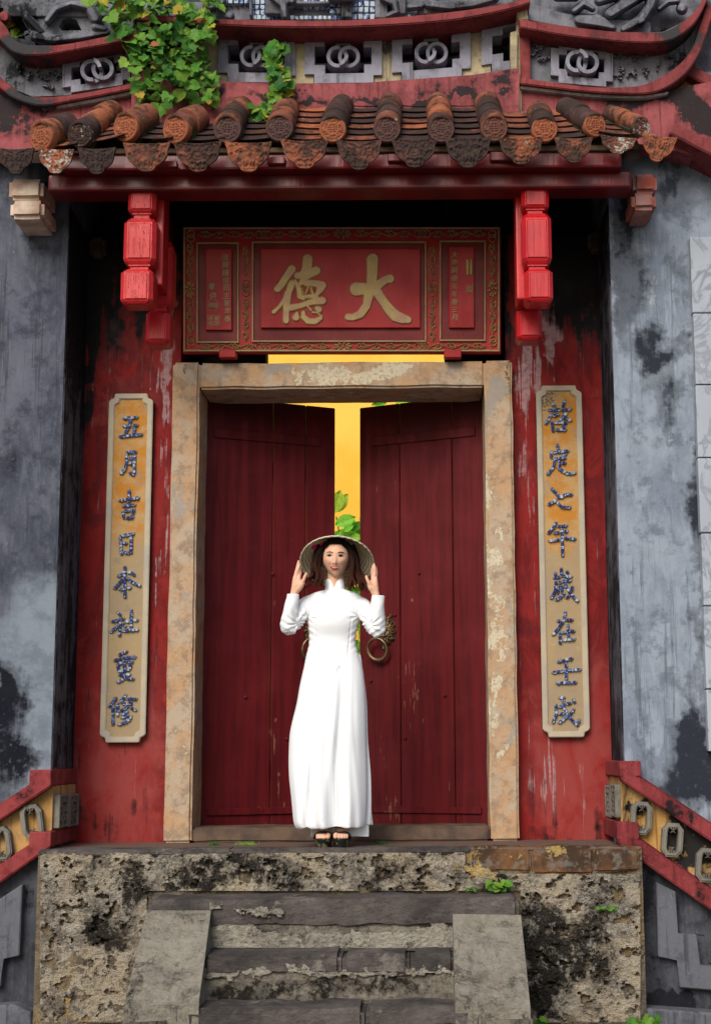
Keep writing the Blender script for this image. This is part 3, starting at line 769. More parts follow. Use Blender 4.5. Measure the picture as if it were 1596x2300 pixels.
crust(YP - .012, 1000, 1925, 1120, 1990, lambda u, v: 10 - abs(v - (1940 + (u - 1000) * .25)), 12, .007, plinth, 'yellow_render', 8)
def slab(name, tl, tr, br, bl, lab):
    ya, yb = YT[1] - .015, YT[3] + .0
    A, B = P(*tl, ya), P(*tr, ya); C_, D_ = P(*br, yb), P(*bl, yb)
    bm = NB()
    rough_sheet(bm, [A, B, C_, D_], 60, 100, .018, tl[0], 9, 0)
    dn = Vector((0, .0, -.5))
    for p, q in ((A, B), (B, C_), (C_, D_), (D_, A)):
        rough_sheet(bm, [p, q, q + dn, p + dn], 26, 16, .006, p.x * 7, 9, 0)
    bmesh.ops.remove_doubles(bm, verts=bm.verts, dist=.001)
    mk(name, bm, M['cheek'], steps, label=lab)
slab('cheek_slab', (330, 2044), (474, 2044), (447, 2248), (278, 2262), 'left sloping cement slab, narrower')
slab('cheek_slab', (1016, 2052), (1169, 2054), (1190, 2262), (1022, 2256), 'right sloping pale cement slab')
bm = NB(); stone_block(bm, X(272, 2270, YT[3]), X(384, 2270, YT[3]), YT[3] - .012, YT[2], -1.3, -.70, .02, .01, 3)
mk('cheek_foot', bm, M['riser'], steps)
bm = NB(); stone_block(bm, X(1087, 2270, YT[3]), X(1195, 2270, YT[3]), YT[3] - .012, YT[2], -1.3, -.705, .02, .01, 5)
mk('cheek_foot', bm, M['riser'], steps)

# ------------------------------------------------------------------ red wall and door frame
YR, YF = 0.55, 0.45
gate = thing('red_gate_wall', 'weathered red plaster wall on both sides of the door frame', 'wall', (0, YR, 0))
xw0, xw1 = X(135, 1100, .05), X(1384, 1100, .05)      # inner corners of the wings
fx0, fx1 = X(378, 1350, YF), X(1157, 1350, YF)
for a, b in ((xw0 - .15, fx0 + .03), (fx1 - .03, xw1 + .15)):
    bm = NB(); box(bm, a, b, YR, 1.15, 0, 3.6)
    mk('wall_panel', bm, M['red_wall'], gate)
frame = thing('door_frame', 'thick worn ochre stone door frame around the maroon doors', 'door frame', (0, YF, 0))
ix0, ix1 = X(439, 1380, YF), X(1094, 1380, YF)
zl0, zl1 = Z(870, YF), Z(811, YF)
YJ = .86
def fblock(bm, x0, x1, z0, z1, y0=YF, y1=YJ, amp=.006):
    b = bmesh.new(); bmesh.ops.create_cube(b, size=1)
    for v in b.verts: v.co = Vector(((x0 + x1) / 2 + v.co.x * (x1 - x0), (y0 + y1) / 2 + v.co.y * (y1 - y0), (z0 + z1) / 2 + v.co.z * (z1 - z0)))
    bmesh.ops.bevel(b, geom=b.edges[:], offset=.014, segments=2, affect='EDGES')
    vert = (z1 - z0) > (x1 - x0)
    L, o = ((z1 - z0), z0) if vert else ((x1 - x0), x0)
    n = int(L * 16)
    for i in range(1, n):
        c = o + L * i / n
        bmesh.ops.bisect_plane(b, geom=b.verts[:] + b.edges[:] + b.faces[:], plane_co=(0, 0, c) if vert else (c, 0, 0), plane_no=(0, 0, 1) if vert else (1, 0, 0))
    for v in b.verts:
        q = v.co * 5
        v.co += Vector((noise.noise(q) * amp, noise.noise(q + Vector((5, 5, 0))) * amp * .5, noise.noise(q + Vector((0, 9, 0))) * amp))
    merge(bm, b)
bm = NB(); fblock(bm, fx0, ix0, 0.0, zl1); mk('jamb', bm, M['frame'], frame)
bm = NB(); fblock(bm, ix1, fx1, 0.0, zl1); mk('jamb', bm, M['frame'], frame)
bm = NB(); fblock(bm, ix0 - .003, ix1 + .003, zl0, zl1 - .002, YF + .003, YJ - .01); mk('lintel', bm, M['frame'], frame)
bm = NB(); stone_block(bm, ix0 + .004, ix1 - .004, YF + .01, .75, 0.0, .085, .012, .006, 2, 8)
mk('threshold', bm, M['brown_stone'], frame)

# ------------------------------------------------------------------ door leaves
HY = .79
lw = .83
zd0, zd1 = .03, Z(916, 1.14)
def leaf(sign, hx, ang, cuts, lab):
    """local x runs from the hinge to the free edge, local y is thickness, z is up"""
    o = thing('door_leaf', lab, 'door', (hx, HY, 0))
    o['group'] = 'double door leaves'
    # door local frame: x axis
    ax = Vector((math.cos(ang) * sign, math.sin(ang), 0)); ay = Vector((-ax.y, ax.x, 0))
    if ay.y < 0: ay = -ay
    R = Matrix((ax, ay, Vector((0, 0, 1)))).transposed().to_4x4()
    if R.determinant() < 0: pass
    def Lm(p): return Vector((hx, HY, 0)) + ax * p[0] + ay * p[1] + Vector((0, 0, p[2]))
    def lbox(bm, x0, x1, y0, y1, z0, z1, bev=.003):
        b = bmesh.new(); box(b, x0, x1, y0, y1, z0, z1, bev)
        for v in b.verts: v.co = Lm(v.co)
        merge(bm, b)
    for i, (a, b_) in enumerate(zip(cuts[:-1], cuts[1:])):
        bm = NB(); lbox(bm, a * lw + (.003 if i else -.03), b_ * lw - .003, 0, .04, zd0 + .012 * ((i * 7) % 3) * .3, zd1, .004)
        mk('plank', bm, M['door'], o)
    for a_, b2 in ((zd0 + .3, zd0 + .42), (zd1 - .5, zd1 - .38)):
        bm = NB(); lbox(bm, .0, lw, .041, .07, a_, b2); mk('back_rail', bm, M['door'], o)
    bm = NB(); lbox(bm, .02, lw - .004, -.014, -.002, zd0 + .105, zd0 + .145); mk('kick_strap', bm, M['door'], o)
    bm = NB(); lbox(bm, .03, lw - .1, -.012, -.002, zd1 - .26, zd1 - .2); mk('top_strap', bm, M['door'], o)
    for s_, z_ in [(.3, .125), (.62, .125), (.86, .125), (.3, .8), (.7, 1.3), (.62, .55), (.9, .9), (.5, 1.55)]:
        bm = NB(); c = Lm((s_ * lw, -.008, zd0 + z_)); ball(bm, c, .010, 8, (1, .6, 1)); mk('nail', bm, M['black_iron' if z_ < .2 else 'door'], o)
    return o, Lm, ax, ay
hxl, hxr = X(463, 1380, HY), X(1083, 1380, HY)
AN = math.radians(25)
dl, LL, axl, ayl = leaf(1, hxl, AN, [0, .5, .76, 1], 'left maroon plank door leaf standing ajar')
dr, LR, axr, ayr = leaf(-1, hxr, AN, [0, .23, .66, 1], 'right maroon plank door leaf standing ajar')

def knocker(parent, Lm, hx, ax, ay, cu, cv, ru, rv):
    """lion mask with a ring, laid out around the measured ring centre"""
    p0 = Lm((0, 0, 0)); n = ay
    k = thing('knocker_tmp', '', '')
    bpy.data.objects.remove(k)
    def mp(u, v, h): return PN(u, v, p0, n) - n * (h + .002)
    # mask: mane of ridges around a face
    caps = []
    mu, mv = cu + 13, cv - 42
    for a in range(0, 360, 12):
        r = math.radians(a); l = 1.0 + .12 * math.sin(a * .35)
        caps.append((mu + 9 * math.cos(r), mv + 13 * math.sin(r), 5.5, mu + 17 * l * math.cos(r + .2), mv + 27 * l * math.sin(r + .2), 4.2))
    caps += [(mu, mv - 12, 15, mu, mv + 12, 15), (mu - 10, mv - 28, 5, mu - 12, mv - 33, 4), (mu + 8, mv - 30, 5, mu + 10, mv - 35, 4), (mu - 4, mv + 26, 8, mu - 3, mv + 40, 4)]
    def ridges(u, v, f):
        a = math.atan2(v - mv, u - mu); r = math.hypot(u - mu, (v - mv) * .75)
        e = .006 * math.sin(a * 17 + r * .55) * min(1, max(0, (r - 7) / 4))
        if r < 10:
            e += .022 * math.exp(-((u - mu) / 3.2) ** 2) * math.exp(-((v - mv - 3) / 9) ** 2) + .012 * math.exp(-(((u - mu - 5) / 3) ** 2 + ((v - mv + 5) / 3) ** 2)) + .012 * math.exp(-(((u - mu + 5) / 3) ** 2 + ((v - mv + 5) / 3) ** 2))
            e += .014 * math.exp(-((v - mv - 13) / 4) ** 2)
        return e
    bm = relief(caps, mp, .8, .030, 7, extra=ridges)
    mk('lion_mask', bm, M['bronze'], parent, smooth=True)
    bm = NB(); pts = []; rr = []
    for i in range(49):
        a = 2 * math.pi * i / 48 + math.pi / 2
        bot = max(0, math.sin(a)) if False else 0
        p = PN(cu + ru * math.cos(a), cv + rv * math.sin(a), p0, n) - n * (.05 + .012 * math.sin(a) * -1)
        pts.append(p); rr.append(.0095 + .0035 * max(0, math.sin(a)))
    tube(bm, pts, rr, 10, cap=False)
    bmesh.ops.remove_doubles(bm, verts=bm.verts, dist=.0005)
    for s_ in (-1, 1):
        a = math.pi / 2 + s_ * .16
        p = PN(cu + ru * math.cos(a), cv + rv * math.sin(a), p0, n) - n * .038
        ball(bm, p, .017, 10, (.6, 1, 1))
    ball(bm, PN(cu, cv + rv, p0, n) - n * .038, .015, 10)
    mk('pull_ring', bm, M['bronze'], parent, smooth=True)
knocker(dr, LR, hxr, axr, ayr, 855, 1459, 21, 24)
knocker(dl, LL, hxl, axl, ayl, 692, 1459, 19, 24)

# ------------------------------------------------------------------ wings
def u_at(x, v, y):     # pixel column of a world x at that height and depth
    a = P(0, v, y).x; b = P(1596, v, y).x
    return (x - a) / (b - a) * 1596
WL = thing('left_wing_wall', 'dark blue-grey plastered wing wall left of the gate with stepped base', 'wall', (-3, .05, 0))
bm = NB(); box(bm, -4.6, xw0, .05, 1.2, -1.32, 4.4)
mk('wall_face', bm, M['wing_left'], WL)
bm = NB(); box(bm, xw0 - .02, xw0 + .006, .058, YR + .01, 0, 3.6); mk('return_face', bm, M['return'], WL)
WR = thing('right_wing_wall', 'pale blue-grey mould-streaked wing wall right of the gate', 'wall', (3, .05, 0))
bm = NB(); box(bm, xw1, 4.4, .05, 1.2, -1.32, 4.4)
mk('wall_face', bm, M['wing_right'], WR)
bm = NB(); box(bm, xw1 - .006, xw1 + .02, .058, YR + .01, 0, 3.6); mk('return_face', bm, M['return'], WR)
# slate-dark base below the rails
bm = NB(); ext(bm, [(-60, 1960), (113, 1880), (120, 2330), (-60, 2330)], .044, .05); mk('base_face', bm, M['wing_low'], WL)
bm = NB(); ext(bm, [(1380, 1880), (1680, 2080), (1680, 2330), (1376, 2330)], .044, .05); mk('base_face', bm, M['wing_low'], WR)

YRL = -.05
def rail(parent, front_top, front_bot, y, depth, back_rise, name='rail', mat='rail_low'):
    bm = NB(); b = bmesh.new()
    A = [P(u, v, y) for u, v in front_top]; B = [P(u, v, y) for u, v in front_bot]
    up = Vector((0, depth, back_rise)); dn = Vector((0, depth, 0))
    rows = [[b.verts.new(q) for q in (a, c, c + dn, a + up)] for a, c in zip(A, B)]
    for i in range(len(rows) - 1):
        for k in range(4): b.faces.new((rows[i][k], rows[i + 1][k], rows[i + 1][(k + 1) % 4], rows[i][(k + 1) % 4]))
    b.faces.new(rows[0]); b.faces.new(list(reversed(rows[-1])))
    bmesh.ops.recalc_face_normals(b, faces=b.faces)
    bmesh.ops.bevel(b, geom=[e for e in b.edges if e.calc_face_angle(0) > .5], offset=.007, segments=2, affect='EDGES')
    merge(bm, b); return mk(name, bm, M[mat], parent)
# left
rail(WL, [(-70, 1852), (115, 1729)], [(-70, 1890), (115, 1765)], YRL, .14, .02)
rail(WL, [(-70, 1988), (112, 1868)], [(-70, 2032), (114, 1902)], YRL, .12, .02)
def retrail(parent, xc, v0, v1, sgn, yend=YR + .0):
    p0 = P(0, v0, YRL); p1 = P(0, v1, YRL)
    bm = NB(); x0, x1 = sorted((xc - sgn * .06, xc + sgn * .055))
    box(bm, x0, x1, YRL - .001, yend, p1.z, p0.z, .007, 2); mk('return_rail', bm, M['rail_low'], parent)
retrail(WL, X(113, 1740, YRL) - .05, 1729, 1765, 1); retrail(WL, X(113, 1880, YRL) - .05, 1868, 1902, 1)
bm = NB(); ext(bm, [(-70, 1880), (113, 1755), (113, 1875), (-70, 1995)], .03, .06); mk('ochre_infill', bm, M['ochre'], WL)
bm = NB(); x_ = X(113, 1810, .03); box(bm, x_ - .04, xw0 + .022, .03, YR, Z(1870, .03), Z(1760, .03)); mk('ochre_return', bm, M['ochre'], WL)
# right
rail(WR, [(1392, 1718), (1680, 1908)], [(1395, 1753), (1680, 1946)], YRL, .14, .03)
rail(WR, [(1388, 1854), (1680, 2058)], [(1386, 1895), (1680, 2104)], YRL, .12, .03)
retrail(WR, X(1392, 1740, YRL) + .05, 1718, 1753, -1); retrail(WR, X(1387, 1870, YRL) + .05, 1855, 1895, -1)
bm = NB(); ext(bm, [(1394, 1745), (1680, 1940), (1680, 2070), (1394, 1865)], .03, .06); mk('ochre_infill', bm, M['ochre'], WR)
bm = NB(); x_ = X(1394, 1810, .03); box(bm, xw1 - .022, x_ + .04, .03, YR, Z(1862, .03), Z(1750, .03)); mk('ochre_return', bm, M['ochre'], WR)

def oct_tile(cu, cv, w, h, y, parent, tilt=0.0, lab=None):
    """chamfered oval tile with a pierced middle and small fleurs"""
    c = P(cu, cv, y); k = 1 / PXM(y)
    oo = [(-.28, -.5), (.28, -.5), (.30, -.46), (.46, -.34), (.5, -.30), (.5, .30), (.46, .34), (.30, .46), (.28, .5), (-.28, .5), (-.30, .46), (-.46, .34), (-.5, .30), (-.5, -.30), (-.46, -.34), (-.30, -.46)]
    ii = [(-.12, -.36), (.12, -.36), (.20, -.35), (.24, -.28), (.26, -.2), (.26, .2), (.24, .28), (.20, .35), (.12, .36), (-.12, .36), (-.20, .35), (-.24, .28), (-.26, .2), (-.26, -.2), (-.24, -.28), (-.20, -.35)]
    ct, st_ = math.cos(tilt), math.sin(tilt)
    def tr(a, b): 
        a *= w; b *= h
        return (cu + a * ct - b * st_, cv + a * st_ + b * ct)
    bm = NB(); annulus(bm, [tr(*q) for q in oo], [tr(*q) for q in ii], y, .06)
    mid = [(a * .86, b * .9) for a, b in oo]; mi2 = [(a * 1.15, b * 1.08) for a, b in ii]
    annulus(bm, [tr(*q) for q in mid], [tr(*q) for q in mi2], y - .008, .02)
    o = mk('screen_tile', bm, M['ceramic_grey'], parent, label=lab)
    for s_ in (-1, 1):
        b0 = s_ * .33
        caps = []
        for (a0, b0_, r0, a1, b1, r1) in [(0, .38, .05, 0, .24, .035), (0, .27, .03, -.10, .22, .025), (0, .27, .03, .10, .22, .025), (-.12, .36, .06, -.06, .3, .03), (.12, .36, .06, .06, .3, .03)]:
            p, q = tr(a0, b0_ * s_), tr(a1, b1 * s_)
            caps.append((p[0], p[1], r0 * w, q[0], q[1], r1 * w))
        b_ = relief(caps, lambda u, v, hh: P(u, v, y + .01 - hh), .8, .02, 2.0)
        mk('fleur', b_, M['ceramic_grey'], o)
oct_tile(71.6, 1845, 49, 77, -.02, WL, -.12, 'pierced oval tile nearest the lattice tiles')
oct_tile(1, 1895, 49, 77, -.02, WL, -.12)
oct_tile(1439, 1837, 47, 74, -.02, WR, .06, 'pierced oval tile nearest the lattice tiles')
oct_tile(1509, 1886, 47, 76, -.02, WR, .06)
oct_tile(1587, 1943, 49, 76, -.02, WR, .06)

def lattice_tile(parent, xf, ya, yb, za, zb, sgn):
    """square-holed block on the return face"""
    xo = xf + sgn * .035
    bm = NB()
    x0, x1 = min(xf - sgn * .01, xo), max(xf - sgn * .01, xo)
    w = yb - ya; h = za - zb
    box(bm, x0, x1, ya, ya + w * .14, zb, za, .003); box(bm, x0, x1, yb - w * .14, yb, zb, za, .003)
    box(bm, x0 + .001, x1 + .0 - .001, ya + w * .14, yb - w * .14, za - h * .08, za, .003); box(bm, x0 + .001, x1 - .001, ya + w * .14, yb - w * .14, zb, zb + h * .08, .003)
    n = 6
    for i in range(n):
        z = zb + h * (.08 + .84 * (i + 1) / n)
        if i < n - 1: box(bm, x0 + .004, x1 - .004, ya + w * .1, yb - w * .1, z - h * .018, z + h * .018)
        yc = ya + w * (.5 if i % 3 != 1 else .36)
        z0 = z - h * .84 / n
        box(bm, x0 + .005, x1 - .006, yc - w * .07, yc + w * .07, z0, z)
        if i % 2: box(bm, x0 + .003, x1 - .009, ya + w * .62, ya + w * .86, z0, z)
    mk('lattice_tile', bm, M['ceramic_grey'], parent)
xr0 = xw0 + .022
lattice_tile(WL, xr0, .05, .275, Z(1779, .15), Z(1853, .15), 1); lattice_tile(WL, xr0, .285, .51, Z(1779, .35), Z(1853, .3), 1)
xr1 = xw1 - .022
lattice_tile(WR, xr1, .05, .275, Z(1765, .15), Z(1838, .15), -1); lattice_tile(WR, xr1, .285, .51, Z(1768, .35), Z(1840, .3), -1)
# stepped relief on the bases
bm = NB(); ext(bm, [(-60, 2058), (51, 1985), (44, 2147), (7, 2150), (2, 2216), (-60, 2218)], -.01, .06, .006); mk('stepped_relief', bm, M['step_relief'], WL)
def F(cx, cy): return ((2350 + cx / 2.0994) / 1.7813, (3000 + cy / 2.0994) / 1.7813)
bm = NB(); ext(bm, [F(575, 1110), F(738, 1190), F(745, 1545), F(915, 1550), F(930, 1810), F(1300, 1840), F(1300, 2040), F(770, 1995), F(755, 1755), F(590, 1740)], -.01, .06, .006); mk('stepped_relief', bm, M['step_relief'], WR)
bm = NB(); ext(bm, [F(800, 1180), F(1000, 1330), F(1180, 1430), F(1180, 1790), F(1010, 1790), F(980, 1545), F(815, 1545)], .036, .02, .004); mk('base_panel', bm, M['wing_low'], WR)
bm = NB(); ext(bm, [(-60, 2262), (30, 2255), (72, 2275), (76, 2330), (-60, 2330)], -.06, .16, .01); mk('foot_block', bm, M['step_relief'], WL)
bm = NB(); ext(bm, [(1398, 2285), (1420, 2262), (1680, 2280), (1680, 2340), (1390, 2340)], -.08, .2, .012); mk('foot_block', bm, M['step_relief'], WR)
# painted corbels under the eave
def corbel(parent, segs, y, mat, lab):
    for (u0, v0, u1, v1, du) in segs:
        bm = NB(); x0, x1 = X(u0, v0, y), X(u1, v0, y)
        stone_block(bm, x0, x1, y, .3, Z(v1, y, u0), Z(v0, y, u0), .022, .006, u0, 20)
        mk('corbel_block', bm, M[mat], parent, label=lab)
corbel(WL, [(20, 399, 97, 446, 0), (23, 448, 99, 488, 0)], -.24, 'cream_paint', 'cream-painted corbel block')
corbel(WR, [(1420, 388, 1474, 430, 0), (1417, 431, 1472, 470, 0)], -.22, 'corbel_red', 'red-painted corbel block')
# marble cladding at far right
vs = [530, 702, 863, 1027, 1196, 1360, 1547, 1688]
xm = X(1568, 1100, -.02)
for i in range(len(vs) - 1):
    z1, z0 = Z(vs[i], -.02, 1580), Z(vs[i + 1], -.02, 1580)
    bm = NB(); box(bm, xm + rnd.uniform(0, .006), xm + 1.2, -.02 + rnd.uniform(0, .006), .048, z0 + .003, z1 - .003, .006, 2)
    mk('marble_slab', bm, M['marble'], WR)
# ------------------------------------------------------------------ courtyard behind
bm = NB(); box(bm, -9, 9, 8.6, 8.9, -.6, 12); mk('courtyard_wall', bm, M['yellow_wall'], label='bright yellow courtyard wall seen through the open doors', cat='wall')
bm = NB(); box(bm, -9, 9, 1.5, 8.6, -.62, -.1); mk('courtyard_ground', bm, M['ground'], kind='structure')
# ------------------------------------------------------------------ canopy roof
roof = thing('tiled_canopy_roof', 'small tiled canopy roof with round end tiles and shield-shaped drip tiles over the gate', 'roof', (0, -.3, 3.7))
YE = -.50
ZE = Z(290, YE)
PHI = math.radians(38)
DIR = Vector((0, math.cos(PHI), math.sin(PHI)))
NRM = Vector((0, -math.sin(PHI), math.cos(PHI)))
ends = [(94, 307, 36), (180, 302, 32), (283, 286, 35), (395, 290, 36), (511, 290, 35), (628, 287, 34), (747, 290, 33), (869, 290, 33), (990, 290, 33), (1109, 288, 33), (1222, 290, 32), (1335, 281, 29), (1440, 284, 24)]
tops = [(138, 281), (250, 245), (332, 252), (440, 240), (541, 221), (646, 221), (767, 214), (877, 210), (982, 208), (1090, 208), (1208, 231), (1272, 236), (1372, 250)]
def on_roof(u, v, z0, y0): return PN(u, v, (0, y0, z0), NRM)
# one end disc with relief, shared
def disc_mesh():
    bm = NB(); N = 44; R = 1.0
    rings = []
    for j in range(N // 2 + 1):
        r = j / (N // 2); row = []
        for i in range(72):
            a = 2 * math.pi * i / 72
            x, z = r * math.cos(a), r * math.sin(a)
            h = 0.0
            if r > .93: h = .10 * (1 - (r - .93) / .07)
            elif r > .84: h = .09
            elif r > .80: h = .02
            else:
                h = .0
                if .36 < r < .46: h = .10
                if r <= .36:
                    row_ = int((z + .36) / .085)
                    on = row_ % 2 == 0
                    if abs(x) < .05: on = True
                    if row_ in (3, 5) and abs(abs(x) - .2) < .04: on = True
                    h = .09 if on else .02
                if r > .48:
                    q = Vector((x * 5.5, z * 5.5, 2)); n = noise.noise(q); n2 = noise.noise(q * 2.1)
                    h = .085 * max(0, min(1, (abs(n) * 5 + n2 * 2 - .3)))
                    h += .05 * max(0, math.sin(a * 7 + 6 * r))
            row.append(bm.verts.new((x * R, -h, z * R)))
        rings.append(row)
    for j in range(len(rings) - 1):
        for i in range(72):
            k = (i + 1) % 72
            if j == 0: bm.faces.new((rings[0][i], rings[1][i], rings[1][k])) if i == 0 or True else None
            else: bm.faces.new((rings[j][i], rings[j + 1][i], rings[j + 1][k], rings[j][k]))
    # rim back
    back = [bm.verts.new((math.cos(2 * math.pi * i / 72), .5, math.sin(2 * math.pi * i / 72))) for i in range(72)]
    for i in range(72):
        k = (i + 1) % 72
        bm.faces.new((rings[-1][i], back[i], back[k], rings[-1][k]))
    bmesh.ops.remove_doubles(bm, verts=bm.verts, dist=1e-5)
    bmesh.ops.recalc_face_normals(bm, faces=bm.faces)
    me = bpy.data.meshes.new('end_tile'); bm.to_mesh(me); bm.free(); me.shade_smooth(); return me
DISC = disc_mesh(); DISC.materials.append(M['tile_face'])
DISCP = DISC.copy(); DISCP.materials[0] = M['tile_pale']
def barrel_mesh(m):
    """unit barrel tile, length 1 along +y, radius 1 at the lower end and a little less above"""
    bm = NB(); prof = [(0, 1.0), (.02, 1.03), (.5, 1.01), (1.0, .93)]
    rows = []
    for y, r in prof:
        rows.append([bm.verts.new((r * math.cos(a), y, r * math.sin(a))) for a in [math.radians(-70 + 320 * i / 22) for i in range(23)]])
    for j in range(len(rows) - 1):
        for i in range(22): bm.faces.new((rows[j][i], rows[j][i + 1], rows[j + 1][i + 1], rows[j + 1][i]))
    inner = [bm.verts.new((.84 * math.cos(a), .0, .84 * math.sin(a))) for a in [math.radians(-70 + 320 * i / 22) for i in range(23)]]
    for i in range(22): bm.faces.new((rows[0][i + 1], rows[0][i], inner[i], inner[i + 1]))
    bmesh.ops.recalc_face_normals(bm, faces=bm.faces)
    me = bpy.data.meshes.new('barrel_tile'); bm.to_mesh(me); bm.free(); me.shade_smooth(); me.materials.append(m); return me
BAR = [barrel_mesh(M['tile']), barrel_mesh(M['tile_dark']), barrel_mesh(M['tile_pale'])]
rows = []
for i, ((u, v, r), (tu, tv)) in enumerate(zip(ends, tops)):
    y0 = YE - (.03 if i in (0, 1, 12) else 0)
    c = P(u, v, y0); R = r / PXM(y0) * .97
    t = on_roof(tu, tv + r * (.80 if 2 < i < 11 else .35), c.z, c.y)
    if t.y - c.y < .12: t = Vector((t.x, c.y + .12, c.z + .12 * math.tan(PHI)))
    ax = (t - c); L = ax.length; ax.normalize()
    rows.append((c, ax, L, R))
    zax = ax.cross(Vector((1, 0, 0))); zax = -zax if zax.z < 0 else zax; zax.normalize(); xax = ax.cross(zax).normalized()
    # end disc faces the viewer, tipped a little with the row
    tip = Matrix.Rotation(math.radians(rnd.uniform(-9, 9)), 4, 'Y') @ Matrix.Rotation(math.radians(10), 4, 'X')
    yaw = math.atan2(ax.x, ax.y) * .8
    mw = Matrix.Translation(c) @ Matrix.Rotation(-yaw, 4, 'Z') @ tip @ Matrix.Diagonal((R, R, R, 1))
    instance('end_tile', DISCP if i in (1, 12) else DISC, mw, roof)
    n = max(2, int(round(L / .15))) if i not in (0, 12) else 2
    if i in (0, 12): L = max(L, .22)
    sl = L / n
    for k in range(n):
        p = c + ax * (sl * k + (.015 if k == 0 else 0)) + zax * (.006 * k) + Vector((rnd.uniform(-.004, .004), 0, 0))
        rr = R * (1.0 - .012 * k) * rnd.uniform(.97, 1.03)
        wob = Matrix.Rotation(rnd.uniform(-.03, .03), 4, 'Z')
        Mx = Matrix((xax * rr, ax * (sl * 1.12), zax * rr)).transposed().to_4x4()
        me = BAR[rnd.choice([0, 1, 1, 0, 2] if i in (1, 2, 4, 12) else [0, 0, 1, 1])]
        instance('barrel_tile', me, Matrix.Translation(p) @ wob @ Mx, roof)
    # mortar under the row
    bm = NB(); s0 = c + ax * .04 - zax * R * .55; s1 = c + ax * L - zax * R * .55
    tube(bm, [s0, s1], R * .98, 8)
    mk('mortar_bed', bm, M['moss_mortar'], roof)
# trough tiles between the rows
def trough_mesh(m):
    bm = NB(); n = 10; top = []; bot = []; tb = []; bb = []
    for i in range(n + 1):
        a = -1 + 2 * i / n; z = -.32 * (1 - a * a)
        top.append(bm.verts.new((a, 0, z + .06))); bot.append(bm.verts.new((a, 0.02, z - .06))); tb.append(bm.verts.new((a, 1, z + .06))); bb.append(bm.verts.new((a, 1, z - .06)))
    for i in range(n):
        bm.faces.new((top[i], top[i + 1], bot[i + 1], bot[i])); bm.faces.new((top[i + 1], top[i], tb[i], tb[i + 1])); bm.faces.new((bot[i], bot[i + 1], bb[i + 1], bb[i]))
    bmesh.ops.recalc_face_normals(bm, faces=bm.faces)
    me = bpy.data.meshes.new('trough_tile'); bm.to_mesh(me); bm.free(); me.materials.append(m); return me
TR = [trough_mesh(M['tile']), trough_mesh(M['tile_dark'])]
for a, b in zip(rows[:-1], rows[1:]):
    c = (a[0] + b[0]) / 2; ax = (a[1] + b[1]).normalized(); L = min(a[2], b[2]) ; 
    side = (b[0] - a[0]); w = side.length / 2; side.normalize()
    nrm = side.cross(ax); nrm = -nrm if nrm.z < 0 else nrm
    st = .075; n = int(L / st) + 1
    for k in range(n):
        p = c + ax * (st * k - .02) - nrm * (a[3] * .55) + nrm * (.012 * k)
        ww = w * (1 - .045 * k / 7)
        Mx = Matrix((side * ww * .92, ax * .12, nrm * ww * .30)).transposed().to_4x4()
        instance('trough_tile', TR[rnd.random() < .55], Matrix.Translation(p + side * rnd.uniform(-.004, .004)) @ Matrix.Rotation(rnd.uniform(-.02, .02), 4, 'Y') @ Mx, roof)
# drip tiles: shield with scalloped edge and scrolling relief
def shield_mesh(m, seed):
    N = 46; bm = NB(); vid = {}
    def half(z):            # half width as a function of height (0 top .. -1 tip)
        t = -z
        if t < .1: return 1.02
        if t < .34: return 1.02 - .10 * math.sin((t - .1) / .24 * math.pi / 2)
        if t < .62: return .92 - .16 * (t - .34) / .28 + .035 * math.sin((t - .34) / .28 * math.pi)
        if t < .80: return .74 - .34 * (t - .62) / .18 + .04 * math.sin((t - .62) / .18 * math.pi)
        return .40 * math.sqrt(max(0, 1 - ((t - .80) / .20) ** 2)) 
    J = 34
    for j in range(J + 1):
        z = -j / J; h = max(half(z), .01)
        for i in range(N + 1):
            a = -1 + 2 * i / N; x = a * h
            edge = min((1 - abs(a)) * h, (z + 1) * 1.0, )
            zz = z - .06 * (1 - x * x) * (1 if j == 0 else max(0, 1 + z * 3))
            d = .0
            if edge < .06: d = .055
            elif edge < .10: d = .02
            else:
                q = Vector((abs(x) * 3.6 + seed, z * 4.2, seed))
                sp = math.sin(9 * abs(x) + 3.2 * noise.noise(q) * 2) * math.cos(8 * z + 4 * noise.noise(q + Vector((5, 0, 0))))
                rg = 1 - abs(noise.noise(q * 1.3)) * 4.5
                d = .03 + .055 * max(0, min(1, sp * 1.6)) + .05 * max(0, min(1, rg))
            vid[(j, i)] = bm.verts.new((x, -d, zz))
    for j in range(J):
        for i in range(N): bm.faces.new((vid[j, i], vid[j, i + 1], vid[j + 1, i + 1], vid[j + 1, i]))
    bd = [e for e in bm.edges if e.is_boundary]
    r = bmesh.ops.extrude_edge_only(bm, edges=bd)
    for g_ in r['geom']:
        if isinstance(g_, bmesh.types.BMVert): g_.co.y += .18
    bmesh.ops.recalc_face_normals(bm, faces=bm.faces)
    me = bpy.data.meshes.new('drip_tile'); bm.to_mesh(me); bm.free(); me.shade_smooth(); me.materials.append(m); return me
SH = [shield_mesh(M['tile_dark'], 1.3), shield_mesh(M['tile_dark'], 4.1), shield_mesh(M['tile_drip'], 8.2), shield_mesh(M['tile_pale'], 2.2)]
drips = [(37, 336, 38, 57, 0, 0), (127, 337, 38, 55, 3, .06), (218, 335, 40, 58, 0, 0), (330, 324, 49, 65, 2, 0), (444, 322, 50, 65, 1, 0), (558, 322, 49, 66, 2, 0), (684, 317, 50, 64, 1, 0), (806, 318, 48, 65, 0, 0), (930, 314, 48, 64, 1, 0), (1050, 312, 49, 67, 2, 0),
         (1169, 311, 47, 60, 1, 0), (1287, 312, 40, 57, 0, 0), (1388, 310, 38, 38, 3, .12), (1482, 306, 36, 60, 0, .2)]
